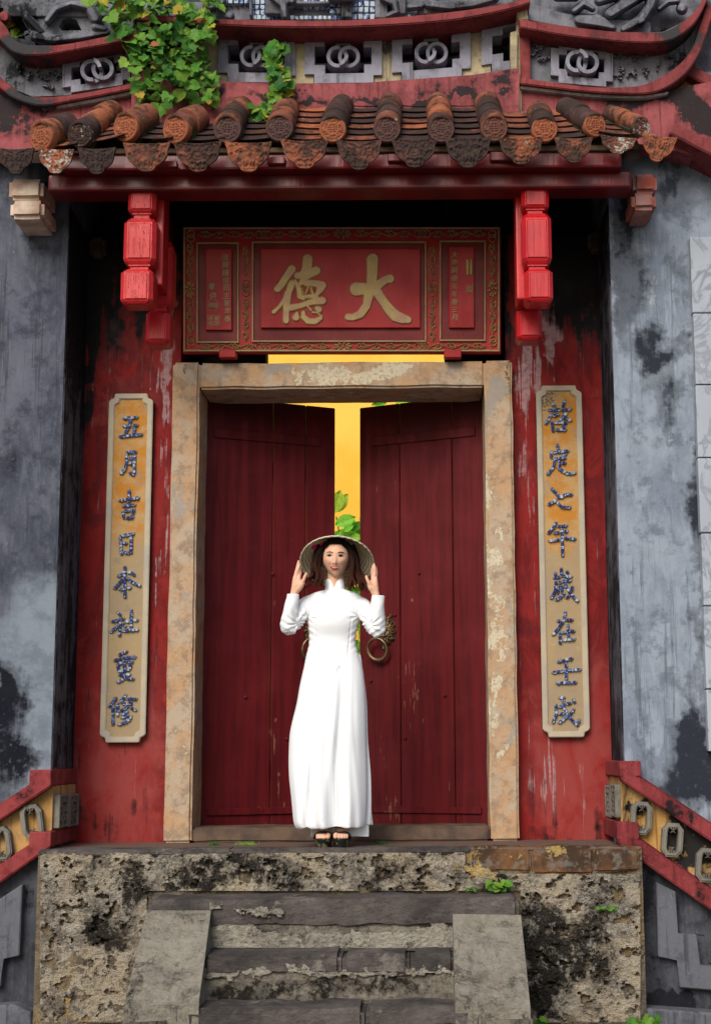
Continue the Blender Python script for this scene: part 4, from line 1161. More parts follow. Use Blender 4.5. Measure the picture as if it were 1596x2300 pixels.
for (u, v, hw, hh, k, rot) in drips:
    y = YE - .035; c = P(u, v - 4, y); s_ = 1.1 / PXM(y)
    mw = Matrix.Translation(c) @ Matrix.Rotation(rot, 4, 'Y') @ Matrix.Rotation(math.radians(8 + rnd.uniform(-4, 4)), 4, 'X') @ Matrix.Diagonal((hw * s_, hh * s_ * .8, hh * s_, 1))
    instance('drip_tile', SH[k], mw, roof)
# eave board, beams and soffit
x0, x1 = X(108, 400, -.34), X(1418, 400, -.34)
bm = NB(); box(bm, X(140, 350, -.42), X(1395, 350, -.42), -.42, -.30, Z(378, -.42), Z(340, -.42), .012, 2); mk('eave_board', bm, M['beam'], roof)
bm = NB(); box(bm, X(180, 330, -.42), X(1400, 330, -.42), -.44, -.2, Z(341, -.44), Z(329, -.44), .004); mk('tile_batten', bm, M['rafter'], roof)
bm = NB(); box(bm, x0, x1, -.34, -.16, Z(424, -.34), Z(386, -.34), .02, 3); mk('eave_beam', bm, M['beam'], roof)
# mortar bed sheet under the tiles
bm = NB(); q0 = rows[1][0] - NRM * .11 + DIR * .07; q1 = rows[-1][0] - NRM * .11 + DIR * .07
prism(bm, [q0, q1, q1 + DIR * .5, q0 + DIR * .5], -NRM * .03); mk('mortar_sheet', bm, M['moss_mortar'], roof)
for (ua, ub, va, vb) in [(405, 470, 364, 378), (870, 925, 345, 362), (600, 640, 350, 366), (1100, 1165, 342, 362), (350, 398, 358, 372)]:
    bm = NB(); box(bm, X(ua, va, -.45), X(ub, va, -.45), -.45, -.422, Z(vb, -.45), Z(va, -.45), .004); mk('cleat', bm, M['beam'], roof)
# roof deck: dark ceiling added to block light into the recess from above
bm = NB(); zc = ZE - .13
prism(bm, [(-2.3, YE + .12, zc), (1.22, YE + .12, zc), (1.22, 1.25, zc + 1.25 * .62), (-2.3, 1.25, zc + 1.25 * .62)], (0, 0, .05)); mk('roof_deck', bm, M['recess_wood'], roof)
for i in range(11):
    x = -2.0 + i * .29
    bm = NB(); prism(bm, [(x, -.15, zc - .09 + .3 * .56), (x + .09, -.15, zc - .09 + .3 * .56), (x + .09, 1.2, zc - .09 + 1.15 * .62), (x, 1.2, zc - .09 + 1.15 * .62)], (0, 0, .085)); mk('rafter', bm, M['rafter'], roof)
bm = NB(); box(bm, xw0 - .2, xw1 + .2, 1.0, 1.12, Z(778, 1.0), 4.7); mk('rear_light_block', bm, M['recess_wood'], gate)  # panel added to keep courtyard light out, so the void stays dark
bm = NB(); box(bm, xw0 - .2, X(597, 800, .85), .86, 1.0, zl1 - .1, 4.6); box(bm, X(998, 800, .85), xw1 + .2, .86, 1.0, zl1 - .1, 4.6); mk('side_panel', bm, M['recess_wood'], gate)
# small plaster blocks high on the red wall
bm = NB(); stone_block(bm, X(205, 560, YR), X(240, 560, YR), YR - .07, YR + .02, Z(582, YR, 220), Z(540, YR, 220), .02, .008, 3); mk('stub_block', bm, M['rafter'], gate)
bm = NB(); stone_block(bm, X(1318, 560, YR), X(1352, 560, YR), YR - .07, YR + .02, Z(570, YR, 1330), Z(526, YR, 1330), .02, .008, 3); mk('stub_block', bm, M['rafter'], gate)

# ------------------------------------------------------------------ parapet above the roof
par = thing('gate_parapet', 'weathered parapet with interlocked-ring grilles and faded red mouldings above the canopy', 'parapet', (0, 0, 4.3))
YU = -.17
# red rendered base band (centre), with the wall mass behind
bm = NB(); band(bm, [(296, 150), (467, 181), (596, 187), (798, 187), (926, 178), (1060, 168), (1165, 152)], [(296, 300), (467, 300), (596, 300), (798, 300), (926, 300), (1060, 300), (1165, 300)], YU, .5); mk('pink_base', bm, M['pink'], par)
bm = NB(); ext(bm, [(-80, -60), (1680, -60), (1680, 330), (-80, 330)], .55, .3); mk('core_wall', bm, M['upper_grey'], par)
bm = NB(); band(bm, [(-80, 200), (74, 233), (160, 228), (315, 198)], [(-80, 345), (74, 340), (160, 320), (315, 318)], YU + .06, .5); mk('pink_base_side', bm, M['pink'], par)
bm = NB(); band(bm, [(1170, 178), (1277, 200), (1400, 212), (1480, 208), (1560, 190), (1680, 170)], [(1170, 300), (1277, 300), (1400, 318), (1480, 330), (1560, 350), (1680, 360)], YU + .06, .5); mk('pink_base_side', bm, M['pink'], par)
# centre grille
def A2(cx, cy): return ((700 + cx / 2.2105) / 1.7813, cy / 2.2105 / 1.7813)
OUT = [(.0, .16), (.13, .16), (.13, 0), (.89, 0), (.89, .17), (1, .17), (1, .86), (.89, .86), (.89, 1), (.125, 1), (.125, .83), (0, .83)]
INN = [(.13, .31), (.26, .31), (.26, .18), (.76, .18), (.76, .34), (.865, .34), (.865, .66), (.77, .66), (.77, .82), (.265, .82), (.265, .66), (.13, .66)]
def grille(u0, u1, vt0, vt1, h, y, parent, rings=True, sx=1.0, lab=None):
    def tr(a, b): return (u0 + a * (u1 - u0), vt0 + a * (vt1 - vt0) + b * h)
    bm = NB(); annulus(bm, [tr(*q) for q in OUT], [tr(*q) for q in INN], y, .13)
    o = mk('grille_frame', bm, M['lattice_grey'], parent, label=lab)
    if not rings: return o
    cx = .5
    for s_ in (0, 1):
        bm = NB(); (uu, vv) = tr(.5, .19 + s_ * .5)
        ext(bm, [(uu - 14, vv - 4), (uu + 14, vv - 4), (uu + 17, vv + 11), (uu - 17, vv + 11)], y + .02, .1, .003)
        mk('ring_block', bm, M['lattice_grey'], o)
    for k in (-1, 1):
        uc, vc = tr(.5, .505); uc += k * 12.8
        bm = NB(); R = 24.5; n = 40
        ring = []
        for i in range(n):
            a = 2 * math.pi * i / n
            ring.append((math.cos(a), math.sin(a)))
        yy = y - .03 + (.012 if k > 0 else 0)
        annulus(bm, [(uc + R * c_, vc + R * s__) for c_, s__ in ring], [(uc + R * .68 * c_, vc + R * .68 * s__) for c_, s__ in ring], yy, .11)
        # weave: lift one side of the ring
        for w in bm.verts:
            q = w.co - P(uc, vc, w.co.y)
            if k < 0 and q.x > .012: w.co.y += .022 * math.copysign(1, q.z)
        mk('ring', bm, M['lattice_grey'], o)
    return o
YG = -.06
grille(489.5, 662.7, 64, 67, 119, YG, par, lab='first grille, with the small vine in front')
grille(683.8, 857.2, 67, 65, 120, YG, par, lab='middle grille')
grille(880, 1055.6, 66, 52, 117, YG, par, lab='third grille')
grille(1081, 1262, 48, 22, 118, YG + .004, par, rings=False, lab='cut-off grille beside the weathered board')
grille(262, 440, 60, 64, 119, YG, par, rings=False)
# yellow-grey piers between the grilles
for (a, b, va, vb) in [(430, 490, 62, 182), (662, 684, 66, 188), (857, 880, 64, 188), (1055, 1081, 44, 178)]:
    bm = NB()
    g2 = 22 if b - a < 40 else 10
    ext(bm, [(a - 20, va - 6), (b + 20, va - 6), (b + 20, vb + 8), (a - 20, vb + 8)], YG + .02, .10)
    mk('grille_pier', bm, M['upper_yellow'], par)
# rubble seen through the holes
bm = NB(); rough_sheet(bm, [P(300, 40, .3), P(1180, 40, .3), P(1180, 200, .3), P(300, 200, .3)], 120, 24, .05, 3, 4); mk('inner_rubble', bm, M['wing_low'], par)
# red moulding over the grilles
bm = NB()
tp = spline([(300, 30), (469, 40.6), (620, 44.5), (798, 43.7), (1003, 27), (1131, 7.7), (1190, -8)], 36); bt = spline([(300, 46), (469, 54), (620, 60), (798, 59.5), (1003, 46), (1131, 23), (1190, 6)], 36)
band(bm, tp, bt, -.24, .45, bev=.006); mk('red_moulding', bm, M['rail_red'], par)
# board and yellow stub at the step
bm = NB(); ext(bm, [(1145, 72), (1162, 68), (1160, 190), (1152, 212), (1146, 205)], -.16, .06, .004); mk('weathered_board', bm, M['board_wood'], par)
bm = NB(); ext(bm, [(1158, 22), (1182, 12), (1186, 44), (1163, 46)], -.17, .2, .006); mk('yellow_stub', bm, M['upper_yellow'], par)
bm = NB(); ext(bm, [(1158, 44), (1171, 40), (1171, 250), (1158, 250)], -.12, .3, .004); mk('step_edge', bm, M['upper_yellow'], par)

# right side section
YS = -.10
RT = [(1166, 42), (1203, 48), (1277, 59), (1375, 70), (1432, 71.4), (1486, 71.4), (1523, 54), (1557.6, 27), (1575, 0), (1590, -30)]
RB = [(1168, 61), (1203, 67.7), (1277, 80), (1375, 91), (1432, 94.8), (1495, 92), (1535, 73), (1562, 46), (1580, 14), (1594, -18)]
bm = NB(); ext(bm, [(1168, 40)] + RT[1:] + [(1620, -30), (1600, 60), (1566, 120), (1530, 165), (1480, 195), (1400, 208), (1277, 203), (1168, 188)], YS + .03, .4)
sidepanel = bm
def hole_panel(name, outer_l, outer_r, uv_hole, y, depth, mat):
    pass
bm.free()
def panel_with_hole(outline, hole, y, depth, mat, name):
    b = bmesh.new(); D = Vector((0, depth, 0))
    vo = [b.verts.new(P(u, v, y)) for u, v in outline]; vh = [b.verts.new(P(u, v, y)) for u, v in hole]
    eo = [b.edges.new((vo[i], vo[(i + 1) % len(vo)])) for i in range(len(vo))]
    eh = [b.edges.new((vh[i], vh[(i + 1) % len(vh)])) for i in range(len(vh))]
    bmesh.ops.triangle_fill(b, edges=eo + eh, use_beauty=True, use_dissolve=False)
    r = bmesh.ops.extrude_edge_only(b, edges=eo + eh)
    for g_ in r['geom']:
        if isinstance(g_, bmesh.types.BMVert): g_.co += D
    bm = NB(); merge(bm, b)
    return mk(name, bm, M[mat], par)
def stepped(tr, qs): return [tr(*q) for q in qs]
def trR(a, b): return (1236 + a * 139, 92 + a * 12 + b * 92)
def trL(a, b): return (141 + a * 152, 130 - a * 22 + b * 80)
outR = RT[1:8] + [(1595, 10), (1580, 90), (1552, 140), (1522, 168), (1480, 195), (1400, 208), (1277, 203), (1172, 188), (1172, 44)]
panel_with_hole(outR, stepped(trR, INN), YS + .03, .35, 'upper_grey', 'side_panel')
grR = grille(1236, 1375, 92, 104, 92, YS - .0, par, rings=False, lab='grille on the right side section')
def rings_at(o, pts, R, y):
    for k, (uc, vc) in enumerate(pts):
        bm = NB(); rr = [(math.cos(2 * math.pi * i / 40), math.sin(2 * math.pi * i / 40)) for i in range(40)]
        annulus(bm, [(uc + R * a, vc + R * b) for a, b in rr], [(uc + R * .66 * a, vc + R * .66 * b) for a, b in rr], y + .012 * k, .11)
        for w in bm.verts:
            q = w.co - P(uc, vc, w.co.y)
            if k == 0 and q.x > .012: w.co.y += .024 * math.copysign(1, -q.z)
        mk('ring', bm, M['lattice_grey'], o)
rings_at(grR, [(1294, 137), (1319, 140)], 25, YS - .05)
outL = [(-80, 30), (0, 66), (30, 100), (62, 112), (106, 112), (172, 104), (310, 86), (310, 190), (246, 197), (148, 214), (74, 217), (37, 202), (0, 172), (-80, 90)]
panel_with_hole(outL, stepped(trL, INN), YS + .03, .35, 'upper_grey', 'side_panel')
grL = grille(141, 293, 130, 108, 80, YS - .0, par, rings=False, lab='grille on the left side section')
rings_at(grL, [(206, 157.5), (231, 154)], 25, YS - .05)
bm = NB(); ext(bm, [(-80, -60), (1680, -60), (1680, 260), (-80, 260)], .5, .04); mk('back_wall', bm, M['wing_low'], par)
# rims and stripes
def sband(top, bot, y, d, mat, name, n=30, bev=.005):
    bm = NB(); band(bm, spline(top, n), spline(bot, n), y, d, bev=bev); return mk(name, bm, M[mat], par)
sband(RT, RB, YS - .14, .4, 'rail_red', 'curved_moulding')
sband([(1168, 172), (1203, 178.5), (1326, 194.5), (1425, 193.3), (1474, 177.3), (1523, 145), (1553, 108), (1570, 60), (1586, 10)], [(1168, 188), (1203, 192), (1326, 206), (1440, 210), (1495, 196), (1540, 162), (1569, 118), (1588, 66), (1604, 12)], YS - .08, .3, 'rail_red', 'curved_rim')
sband([(1168, 189), (1203, 193.5), (1326, 207.5), (1440, 212), (1500, 206)], [(1168, 198), (1203, 202), (1326, 216), (1440, 219), (1500, 209)], YS - .05, .3, 'rail_cream', 'grey_stripe')
sband([(1166, 60), (1190, 64)], [(1168, 188), (1190, 191)], YS - .03, .12, 'rail_red', 'corner_post', 2)
sband([(-80, -60), (-40, 10), (-5, 40), (14, 59), (29, 84), (54, 98), (98, 101), (158, 97), (310, 66)], [(-80, 0), (-40, 50), (-5, 82), (24, 111), (44, 120), (62, 123), (106, 122), (172, 111), (310, 87)], YS - .14, .4, 'rail_red', 'curved_moulding')
sband([(-80, 90), (0, 170), (37, 202), (74, 216.7), (148, 214), (246, 197), (313, 183)], [(-80, 116), (0, 195), (37, 221.6), (94, 236.4), (160, 226), (246, 210), (315, 195)], YS - .08, .3, 'rail_red', 'curved_rim')
sband([(94, 238), (160, 228), (246, 211.5), (315, 196)], [(94, 245), (160, 237), (246, 221), (315, 206)], YS - .05, .3, 'rail_cream', 'grey_stripe', 12)
# relief foliage
def foliage(seed, pts, y, mat='upper_grey', scale=1.0, name='stucco_foliage'):
    r = random.Random(seed); caps = []
    for (u, v, n) in pts:
        a = r.uniform(0, 6.28)
        for k in range(n):
            L = r.uniform(6, 13) * scale; cur = r.choice([-1, 1]) * r.uniform(.35, .8)
            p = (u + r.uniform(-7, 7) * scale, v + r.uniform(-5, 5) * scale); aa = a + k * 6.28 / n
            rr = r.uniform(2.8, 4.4) * scale
            for s_ in range(4):
                q = (p[0] + math.cos(aa) * L / 3, p[1] + math.sin(aa) * L / 3)
                caps.append((p[0], p[1], rr, q[0], q[1], rr * .78)); p = q; aa += cur; rr *= .8
            if k % 2: caps.append((p[0], p[1], 3.4 * scale, p[0] + .5, p[1], 3.4 * scale))
    bm = relief(caps, lambda u, v, h: P(u, v, y - h), 1.1, .035, 4, extra=lambda u, v, f: .008 * math.sin(u * .9) * math.cos(v * .8))
    mk(name, bm, M[mat], par, smooth=True)
foliage(1, [(40, 150, 4), (60, 165, 4), (95, 172, 5), (120, 160, 4), (140, 172, 5), (110, 192, 4), (92, 150, 3)], YS + .03)
foliage(2, [(1390, 122, 3), (1425, 130, 4), (1452, 120, 4), (1478, 118, 3), (1505, 128, 4), (1530, 118, 3), (1395, 150, 3), (1420, 165, 4), (1385, 170, 3), (1450, 160, 3), (1480, 142, 2)], YS + .03)
foliage(3, [(1200, 118, 4), (1218, 132, 4), (1208, 106, 3)], YS + .03, 'lattice_grey')
# masses above the mouldings
bm = NB(); band(bm, spline([(1178, 0), (1240, 22), (1330, 40), (1400, 44), (1460, 48)], 16), spline([(1172, 42), (1203, 50), (1277, 62), (1375, 74), (1460, 76)], 16), -.08, .3, bev=.006); mk('grey_upstand', bm, M['upper_grey'], par)
bm = NB(); ext(bm, [(1170, -60), (1680, -60), (1680, 20), (1560, 40), (1480, 70), (1380, 70), (1180, 40)], .02, .3); mk('upper_block', bm, M['upper_grey'], par)
caps = chain([(1290, 24, 9), (1310, 8, 9), (1330, 20, 6)]) + chain([(1300, 45, 14), (1340, 48, 16), (1375, 62, 9)]) + chain([(1400, 66, 10), (1440, 44, 13), (1458, 14, 14), (1470, -20, 16)]) + chain([(1370, 30, 14), (1400, 10, 15), (1440, -15, 16)]) + chain([(1345, 0, 12), (1380, -12, 14)]) + chain([(1530, 18, 13), (1530, 19, 13)]) + chain([(1590, 8, 13), (1590, 9, 13)]) + chain([(1250, -8, 10), (1290, -10, 12)]) + chain([(1480, 20, 6), (1500, 4, 7), (1520, 2, 6)])
bm = relief(caps, lambda u, v, h: P(u, v, -.06 - h), 1.3, .09, 9); mk('scroll_relief', bm, M['upper_grey'], par, smooth=True)
# left mass: big comma shape with an eye
panel_with_hole([(-80, -60), (40, -60), (300, -60), (300, 78), (200, 92), (110, 98), (82, 86), (60, 62), (44, 30), (40, 10), (20, 16), (-80, 24)], [(133, 60), (140, 44), (156, 40), (172, 44), (184, 68), (140, 69)], -.02, .3, 'upper_grey', 'upper_block')
caps = chain([(108, 46, 8), (126, 20, 10), (160, 8, 8), (200, 14, 12), (215, 40, 14)]) + chain([(80, 80, 13), (120, 88, 11), (180, 84, 9), (240, 74, 8)]) + chain([(215, 60, 10), (235, 66, 8)]) + chain([(50, 10, 9), (62, 40, 10), (90, 70, 10)])
bm = relief(caps, lambda u, v, h: P(u, v, -.05 - h), 1.3, .06, 9); mk('scroll_relief', bm, M['upper_grey'], par, smooth=True)
caps = chain([(11, 38, 13), (11, 39, 13)]); bm = relief(caps, lambda u, v, h: P(u, v, -.15 - h), 1.0, .05, 7); mk('moulding_scroll', bm, M['rail_red'], par, smooth=True)
# mosaic frieze at the very top
bm = NB(); ext(bm, [(470, -60), (1150, -60), (1150, 44), (470, 44)], .03, .2); mk('frieze_ground', bm, M['upper_grey'], par)
for r_ in [(488, 4, 8, 36), (560, -20, 566, 34), (596, -20, 640, 30), (660, 2, 740, 8), (766, -20, 790, 38), (842, -20, 870, 40), (880, -20, 910, 30), (940, 0, 1000, 30), (1010, -20, 1040, 26)]:
    bm = NB(); ext(bm, [(r_[0], r_[1]), (r_[2], r_[1]), (r_[2], r_[3]), (r_[0], r_[3])], -.04, .08, .004); mk('frieze_bar', bm, M['upper_grey'], par)
caps = chain([(612, -10, 12), (636, 10, 12), (640, 36, 9)]) + chain([(655, 0, 11), (655, 1, 11)]) + chain([(515, 36, 11), (516, 36, 11)]) + chain([(860, -6, 12), (885, 6, 11), (890, 26, 9), (870, 36, 7)]) + chain([(960, 8, 12), (1010, 12, 14), (1060, 8, 12), (1110, -4, 10)]) + chain([(920, 16, 8), (935, 24, 7)]) + chain([(745, -4, 10), (790, -2, 9)]) + chain([(470, 10, 16), (495, 2, 14)])
bm = None
for sub in [chain([(612, -10, 12), (636, 10, 12), (640, 36, 9)]) + chain([(655, 0, 11), (655, 1, 11)]), chain([(515, 36, 11), (516, 36, 11)]), chain([(860, -6, 12), (885, 6, 11), (890, 26, 9), (870, 36, 7)]), chain([(960, 8, 12), (1010, 12, 14), (1060, 8, 12), (1110, -4, 10)]) + chain([(920, 16, 8), (945, 14, 7)]), chain([(745, -4, 10), (790, -2, 9)]), chain([(470, 10, 16), (495, 2, 14)])]:
    bm = relief(sub, lambda u, v, h: P(u, v, -.02 - h), 1.2, .08, 8); mk('frieze_scroll', bm, M['upper_grey'], par, smooth=True)
def shard_quad(bmq, pts, y, mp=None, lift=.006):
    pass
nsh = 0
for (u0, v0, u1, v1) in [(566, 32, 640, 44), (640, 34, 766, 44), (560, -14, 596, 34), (500, -10, 560, 8), (790, 30, 842, 44), (680, -14, 742, 18), (740, -10, 766, 30), (870, 30, 935, 42), (790, -12, 842, 28), (935, 22, 1010, 34)]:
    s_ = 10.5; nu = max(1, int((u1 - u0) / s_)); nv = max(1, int((v1 - v0) / s_))
    for i in range(nu):
        for j in range(nv):
            a0, a1 = u0 + (u1 - u0) * i / nu, u0 + (u1 - u0) * (i + 1) / nu; b0, b1 = v0 + (v1 - v0) * j / nv, v0 + (v1 - v0) * (j + 1) / nv
            q = [(a0 + rnd.uniform(.3, 1.8), b0 + rnd.uniform(.3, 1.8)), (a1 - rnd.uniform(.3, 1.8), b0 + rnd.uniform(.3, 1.8)), (a1 - rnd.uniform(.3, 2.5), b1 - rnd.uniform(.3, 1.8)), (a0 + rnd.uniform(.3, 2.5), b1 - rnd.uniform(.3, 1.8))]
            bm = NB(); ext(bm, q, -.0 + rnd.uniform(-.006, .0), .04, .002); mk('mosaic_shard', bm, M['shard_pale'], par); nsh += 1
# neighbouring roof verges at far right
nb = thing('side_building_verge', 'red-edged verge bars of the neighbouring roof at the far right', 'roof edge', (3.3, .1, 3.8))
def bar(a, b, w, y, mat='rail_red'):
    d = Vector((b[0] - a[0], b[1] - a[1])).normalized(); n = Vector((-d.y, d.x)) * w / 2
    bm = NB(); ext(bm, [(a[0] + n.x, a[1] + n.y), (b[0] + n.x, b[1] + n.y), (b[0] - n.x, b[1] - n.y), (a[0] - n.x, a[1] - n.y)], y, .3, .01); mk('verge_bar', bm, M[mat], nb)
bar((1532, 148), (1680, 226), 26, -.08); bar((1508, 286), (1680, 376), 28, -.22)
bm = NB(); ext(bm, [(1500, 190), (1560, 170), (1680, 235), (1680, 350), (1590, 320), (1500, 280)], .0, .3); mk('verge_infill', bm, M['ochre'], nb)
bm = NB(); ext(bm, [(1560, 20), (1600, -60), (1680, -60), (1680, 220), (1560, 150)], .12, .3); mk('grey_slope', bm, M['upper_grey'], nb)
oct_tile(1602, 255, 56, 80, -.06, nb, 0)
# ------------------------------------------------------------------ plaque above the door
PB = P(768, 793, .42)
TILT = math.radians(4.5)
PNORM = Vector((0, -math.cos(TILT), -math.sin(TILT)))   # towards the viewer, leaning out at the top
def PQ(u, v, h=0.0): return PN(u, v, PB, PNORM) + PNORM * h
plq = thing('name_board', 'red and gold carved wooden name board with large gold characters above the door', 'sign board', tuple(PB))
def pq_box(bm, u0, v0, u1, v1, h0, h1, bev=.002, skew=None):
    b = bmesh.new()
    c = [(u0, v0), (u1, v0), (u1, v1), (u0, v1)]
    a = [b.verts.new(PQ(u, v, h1)) for u, v in c]; d = [b.verts.new(PQ(u, v, h0)) for u, v in c]
    b.faces.new(a); b.faces.new(list(reversed(d)))
    for i in range(4): b.faces.new((a[(i + 1) % 4], a[i], d[i], d[(i + 1) % 4]))
    bmesh.ops.recalc_face_normals(b, faces=b.faces)
    if bev: bmesh.ops.bevel(b, geom=b.edges[:], offset=bev, segments=1, affect='EDGES')
    merge(bm, b)
def pq_frame(bm, u0, v0, u1, v1, w, h0, h1):
    pq_box(bm, u0, v0, u1, v0 + w, h0, h1); pq_box(bm, u0, v1 - w, u1, v1, h0, h1)
    pq_box(bm, u0, v0 + w, u0 + w, v1 - w, h0, h1 - .0005); pq_box(bm, u1 - w, v0 + w, u1, v1 - w, h0, h1 - .0005)
bm = NB(); pq_box(bm, 411, 509, 1124, 793, -.05, 0, .004); mk('backboard', bm, M['plaque_red'], plq)
bm = NB(); pq_frame(bm, 413, 511, 1121, 790, 4, 0, .014); mk('outer_fillet', bm, M['gold_dark'], plq)
for (u0, v0, u1, v1, nm) in [(442, 545, 537, 771, 'l'), (566, 543, 957, 769, 'c'), (986, 541, 1090, 767, 'r')]:
    bm = NB(); pq_frame(bm, u0, v0, u1, v1, 4, 0, .016); mk('gold_fillet', bm, M['gold_dark'], plq)
    bm = NB(); pq_box(bm, u0 + 4.5, v0 + 4.5, u1 - 4.5, v1 - 4.5, 0, .004); mk('sunk_field', bm, M['plaque_dark'], plq)
bm = NB(); pq_box(bm, 463, 561, 522, 743, .004, .026, .003); mk('left_tablet', bm, M['plaque_red'], plq)
bm = NB(); pq_box(bm, 586, 561, 943, 738, .004, .028, .003); mk('centre_tablet', bm, M['plaque_red'], plq)
bm = NB(); pq_box(bm, 1007, 556, 1064, 738, .004, .026, .003); mk('right_tablet', bm, M['plaque_red'], plq)
for (a, b_) in ((494, 532), (996, 1035)):
    bm = NB(); pq_box(bm, a, 789, b_, 806, -.03, .05, .004); mk('support_block', bm, M['plaque_red'], plq)
def C2(s): return [((1000 + x / 2.2167) / 1.7813, (980 + y / 2.2167) / 1.7813, r / 2.2167 / 1.7813) for x, y, r in s]
def pqm(h0): return lambda u, v, h: PQ(u, v, h0 + h)
da = [[(1086, 142, 58), (1085, 250, 54), (1078, 340, 52), (1058, 440, 50), (1035, 550, 42), (980, 625, 42), (915, 652, 36), (872, 650, 36)],
      [(945, 404, 66), (1060, 398, 56), (1140, 365, 46), (1200, 320, 42), (1240, 312, 46)],
      [(1110, 400, 50), (1180, 510, 46), (1240, 590, 52), (1290, 640, 56), (1350, 664, 50), (1400, 674, 38)]]
de = [[(375, 228, 44), (330, 292, 38), (285, 360, 38), (252, 400, 38)], [(378, 352, 36), (352, 420, 36), (310, 500, 26), (262, 565, 20), (216, 606, 24)], [(345, 440, 38), (330, 540, 36), (325, 620, 34), (324, 682, 34)],
      [(515, 140, 52), (510, 210, 50), (490, 260, 46)], [(425, 285, 36), (520, 275, 44), (590, 240, 46)], [(500, 290, 44), (470, 330, 34), (440, 370, 22)],
      [(405, 330, 18), (438, 400, 28), (446, 470, 30), (480, 492, 18)], [(500, 350, 34), (580, 352, 36), (640, 370, 46), (620, 420, 34), (590, 460, 22)], [(470, 470, 20), (590, 468, 28)],
      [(520, 385, 16), (500, 440, 12)], [(545, 385, 14), (560, 450, 18)], [(468, 400, 10), (475, 450, 12)],
      [(370, 568, 36), (460, 548, 30), (560, 515, 34), (646, 506, 40)], [(412, 650, 40), (420, 620, 22)], [(478, 612, 24), (478, 650, 30), (520, 685, 34), (580, 690, 32), (630, 662, 24), (640, 640, 14)],
      [(520, 560, 16), (545, 590, 16)], [(596, 575, 26), (615, 585, 34)], [(560, 610, 16), (600, 612, 14), (640, 650, 12)]]
for nm, cs in (('gold_character', da), ('gold_character', de)):
    caps = []
    for s in cs: caps += chain(C2(s))
    bm = relief(caps, pqm(.028), .9, .012, 3.0)
    mk(nm, bm, M['gold'], plq)
# scrollwork
def arc(cx, cy, r, a0, a1, w0, w1, n=7, rs=1.0):
    out = []
    for i in range(n + 1):
        t = i / n; a = math.radians(a0 + (a1 - a0) * t); q = r * (1 + (rs - 1) * t)
        out.append((cx + q * math.cos(a), cy + q * math.sin(a), w0 + (w1 - w0) * t))
    return chain(out)
def scroll_h(ua, ub, vc, n, h, flip=1):
    caps = []; s = (ub - ua) / n; pts = []
    for i in range(n * 6 + 1):
        t = i / 6; pts.append((ua + s * t, vc + flip * h * .55 * math.sin(math.pi * t), 1.5))
    caps += chain(pts)
    for i in range(n):
        sg = flip * (1 if i % 2 == 0 else -1); cx = ua + s * (i + .5)
        caps += arc(cx, vc - sg * h * .15, h * .62, -20 if sg > 0 else 20, (-20 - 290) if sg > 0 else 310, 1.9, 1.5, 10, .45)
        caps += arc(cx + s * .38, vc + sg * h * .2, h * .5, 200, 200 + 160 * sg, 2.2, .8, 5, .6)
        caps += [(cx - s * .3, vc - sg * h * .5, 2.6, cx - s * .12, vc - sg * h * .85, .8)]
    return caps
def scroll_v(va, vb, uc, n, w, flip=1):
    c = scroll_h(va, vb, uc, n, w, flip)
    return [(b, a, r, e, d, f) for a, b, r, d, e, f in c]
def rings(u, v, r, horiz=True, n=2):
    caps = []
    for k in range(n):
        o = (k - (n - 1) / 2) * r * 1.25
        caps += arc(u + (o if horiz else 0), v + (0 if horiz else o), r, 0, 360, 1.5, 1.5, 18)
    return caps
def flower(u, v, rx, ry):
    caps = [(u, v, 3, u + .5, v, 3)]
    for k in range(9):
        a = 2 * math.pi * k / 9
        caps.append((u + rx * .55 * math.cos(a), v + ry * .55 * math.sin(a), 2.2, u + rx * math.cos(a), v + ry * math.sin(a), 3.2))
    return caps
def orn(caps, mat):
    bm = relief(caps, pqm(.0), .75, .013, 2.0, extra=lambda u, v, f: .0015 * math.sin(u * 2.1 + v * 1.7)); mk('gilt_scroll', bm, M[mat], plq)
orn(scroll_h(447, 575, 527, 4, 10) + rings(592, 527, 8, True, 3) + scroll_h(612, 740, 526, 4, 10, -1) + flower(768, 525, 18, 9) + scroll_h(796, 925, 525, 4, 10) + rings(948, 525, 8, True, 3) + scroll_h(968, 1090, 525, 4, 10, -1), 'gold_dark')
orn(scroll_h(447, 575, 779, 4, 9) + rings(592, 779, 7.5, True, 3) + scroll_h(612, 740, 779, 4, 9, -1) + flower(770, 778, 18, 9) + scroll_h(798, 925, 778, 4, 9) + rings(948, 778, 7.5, True, 3) + scroll_h(968, 1090, 778, 4, 9, -1), 'gold')
orn(scroll_v(545, 625, 428, 3, 10) + flower(427, 650, 9, 17) + scroll_v(672, 750, 428, 3, 10, -1) + rings(429, 530, 8, False, 2) + rings(429, 766, 7, False, 2), 'gold')
orn(scroll_v(545, 622, 1105, 3, 10) + flower(1105, 648, 9, 18) + scroll_v(672, 750, 1106, 3, 10, -1) + rings(1105, 530, 8, False, 2) + rings(1107, 766, 7, False, 2), 'gold')
orn(scroll_v(553, 620, 552, 3, 9) + rings(552, 647, 8, False, 3) + scroll_v(672, 765, 552, 4, 9, -1), 'gold')
orn(scroll_v(553, 620, 971, 3, 9) + rings(971, 647, 8, False, 3) + scroll_v(672, 765, 971, 4, 9, -1), 'gold')
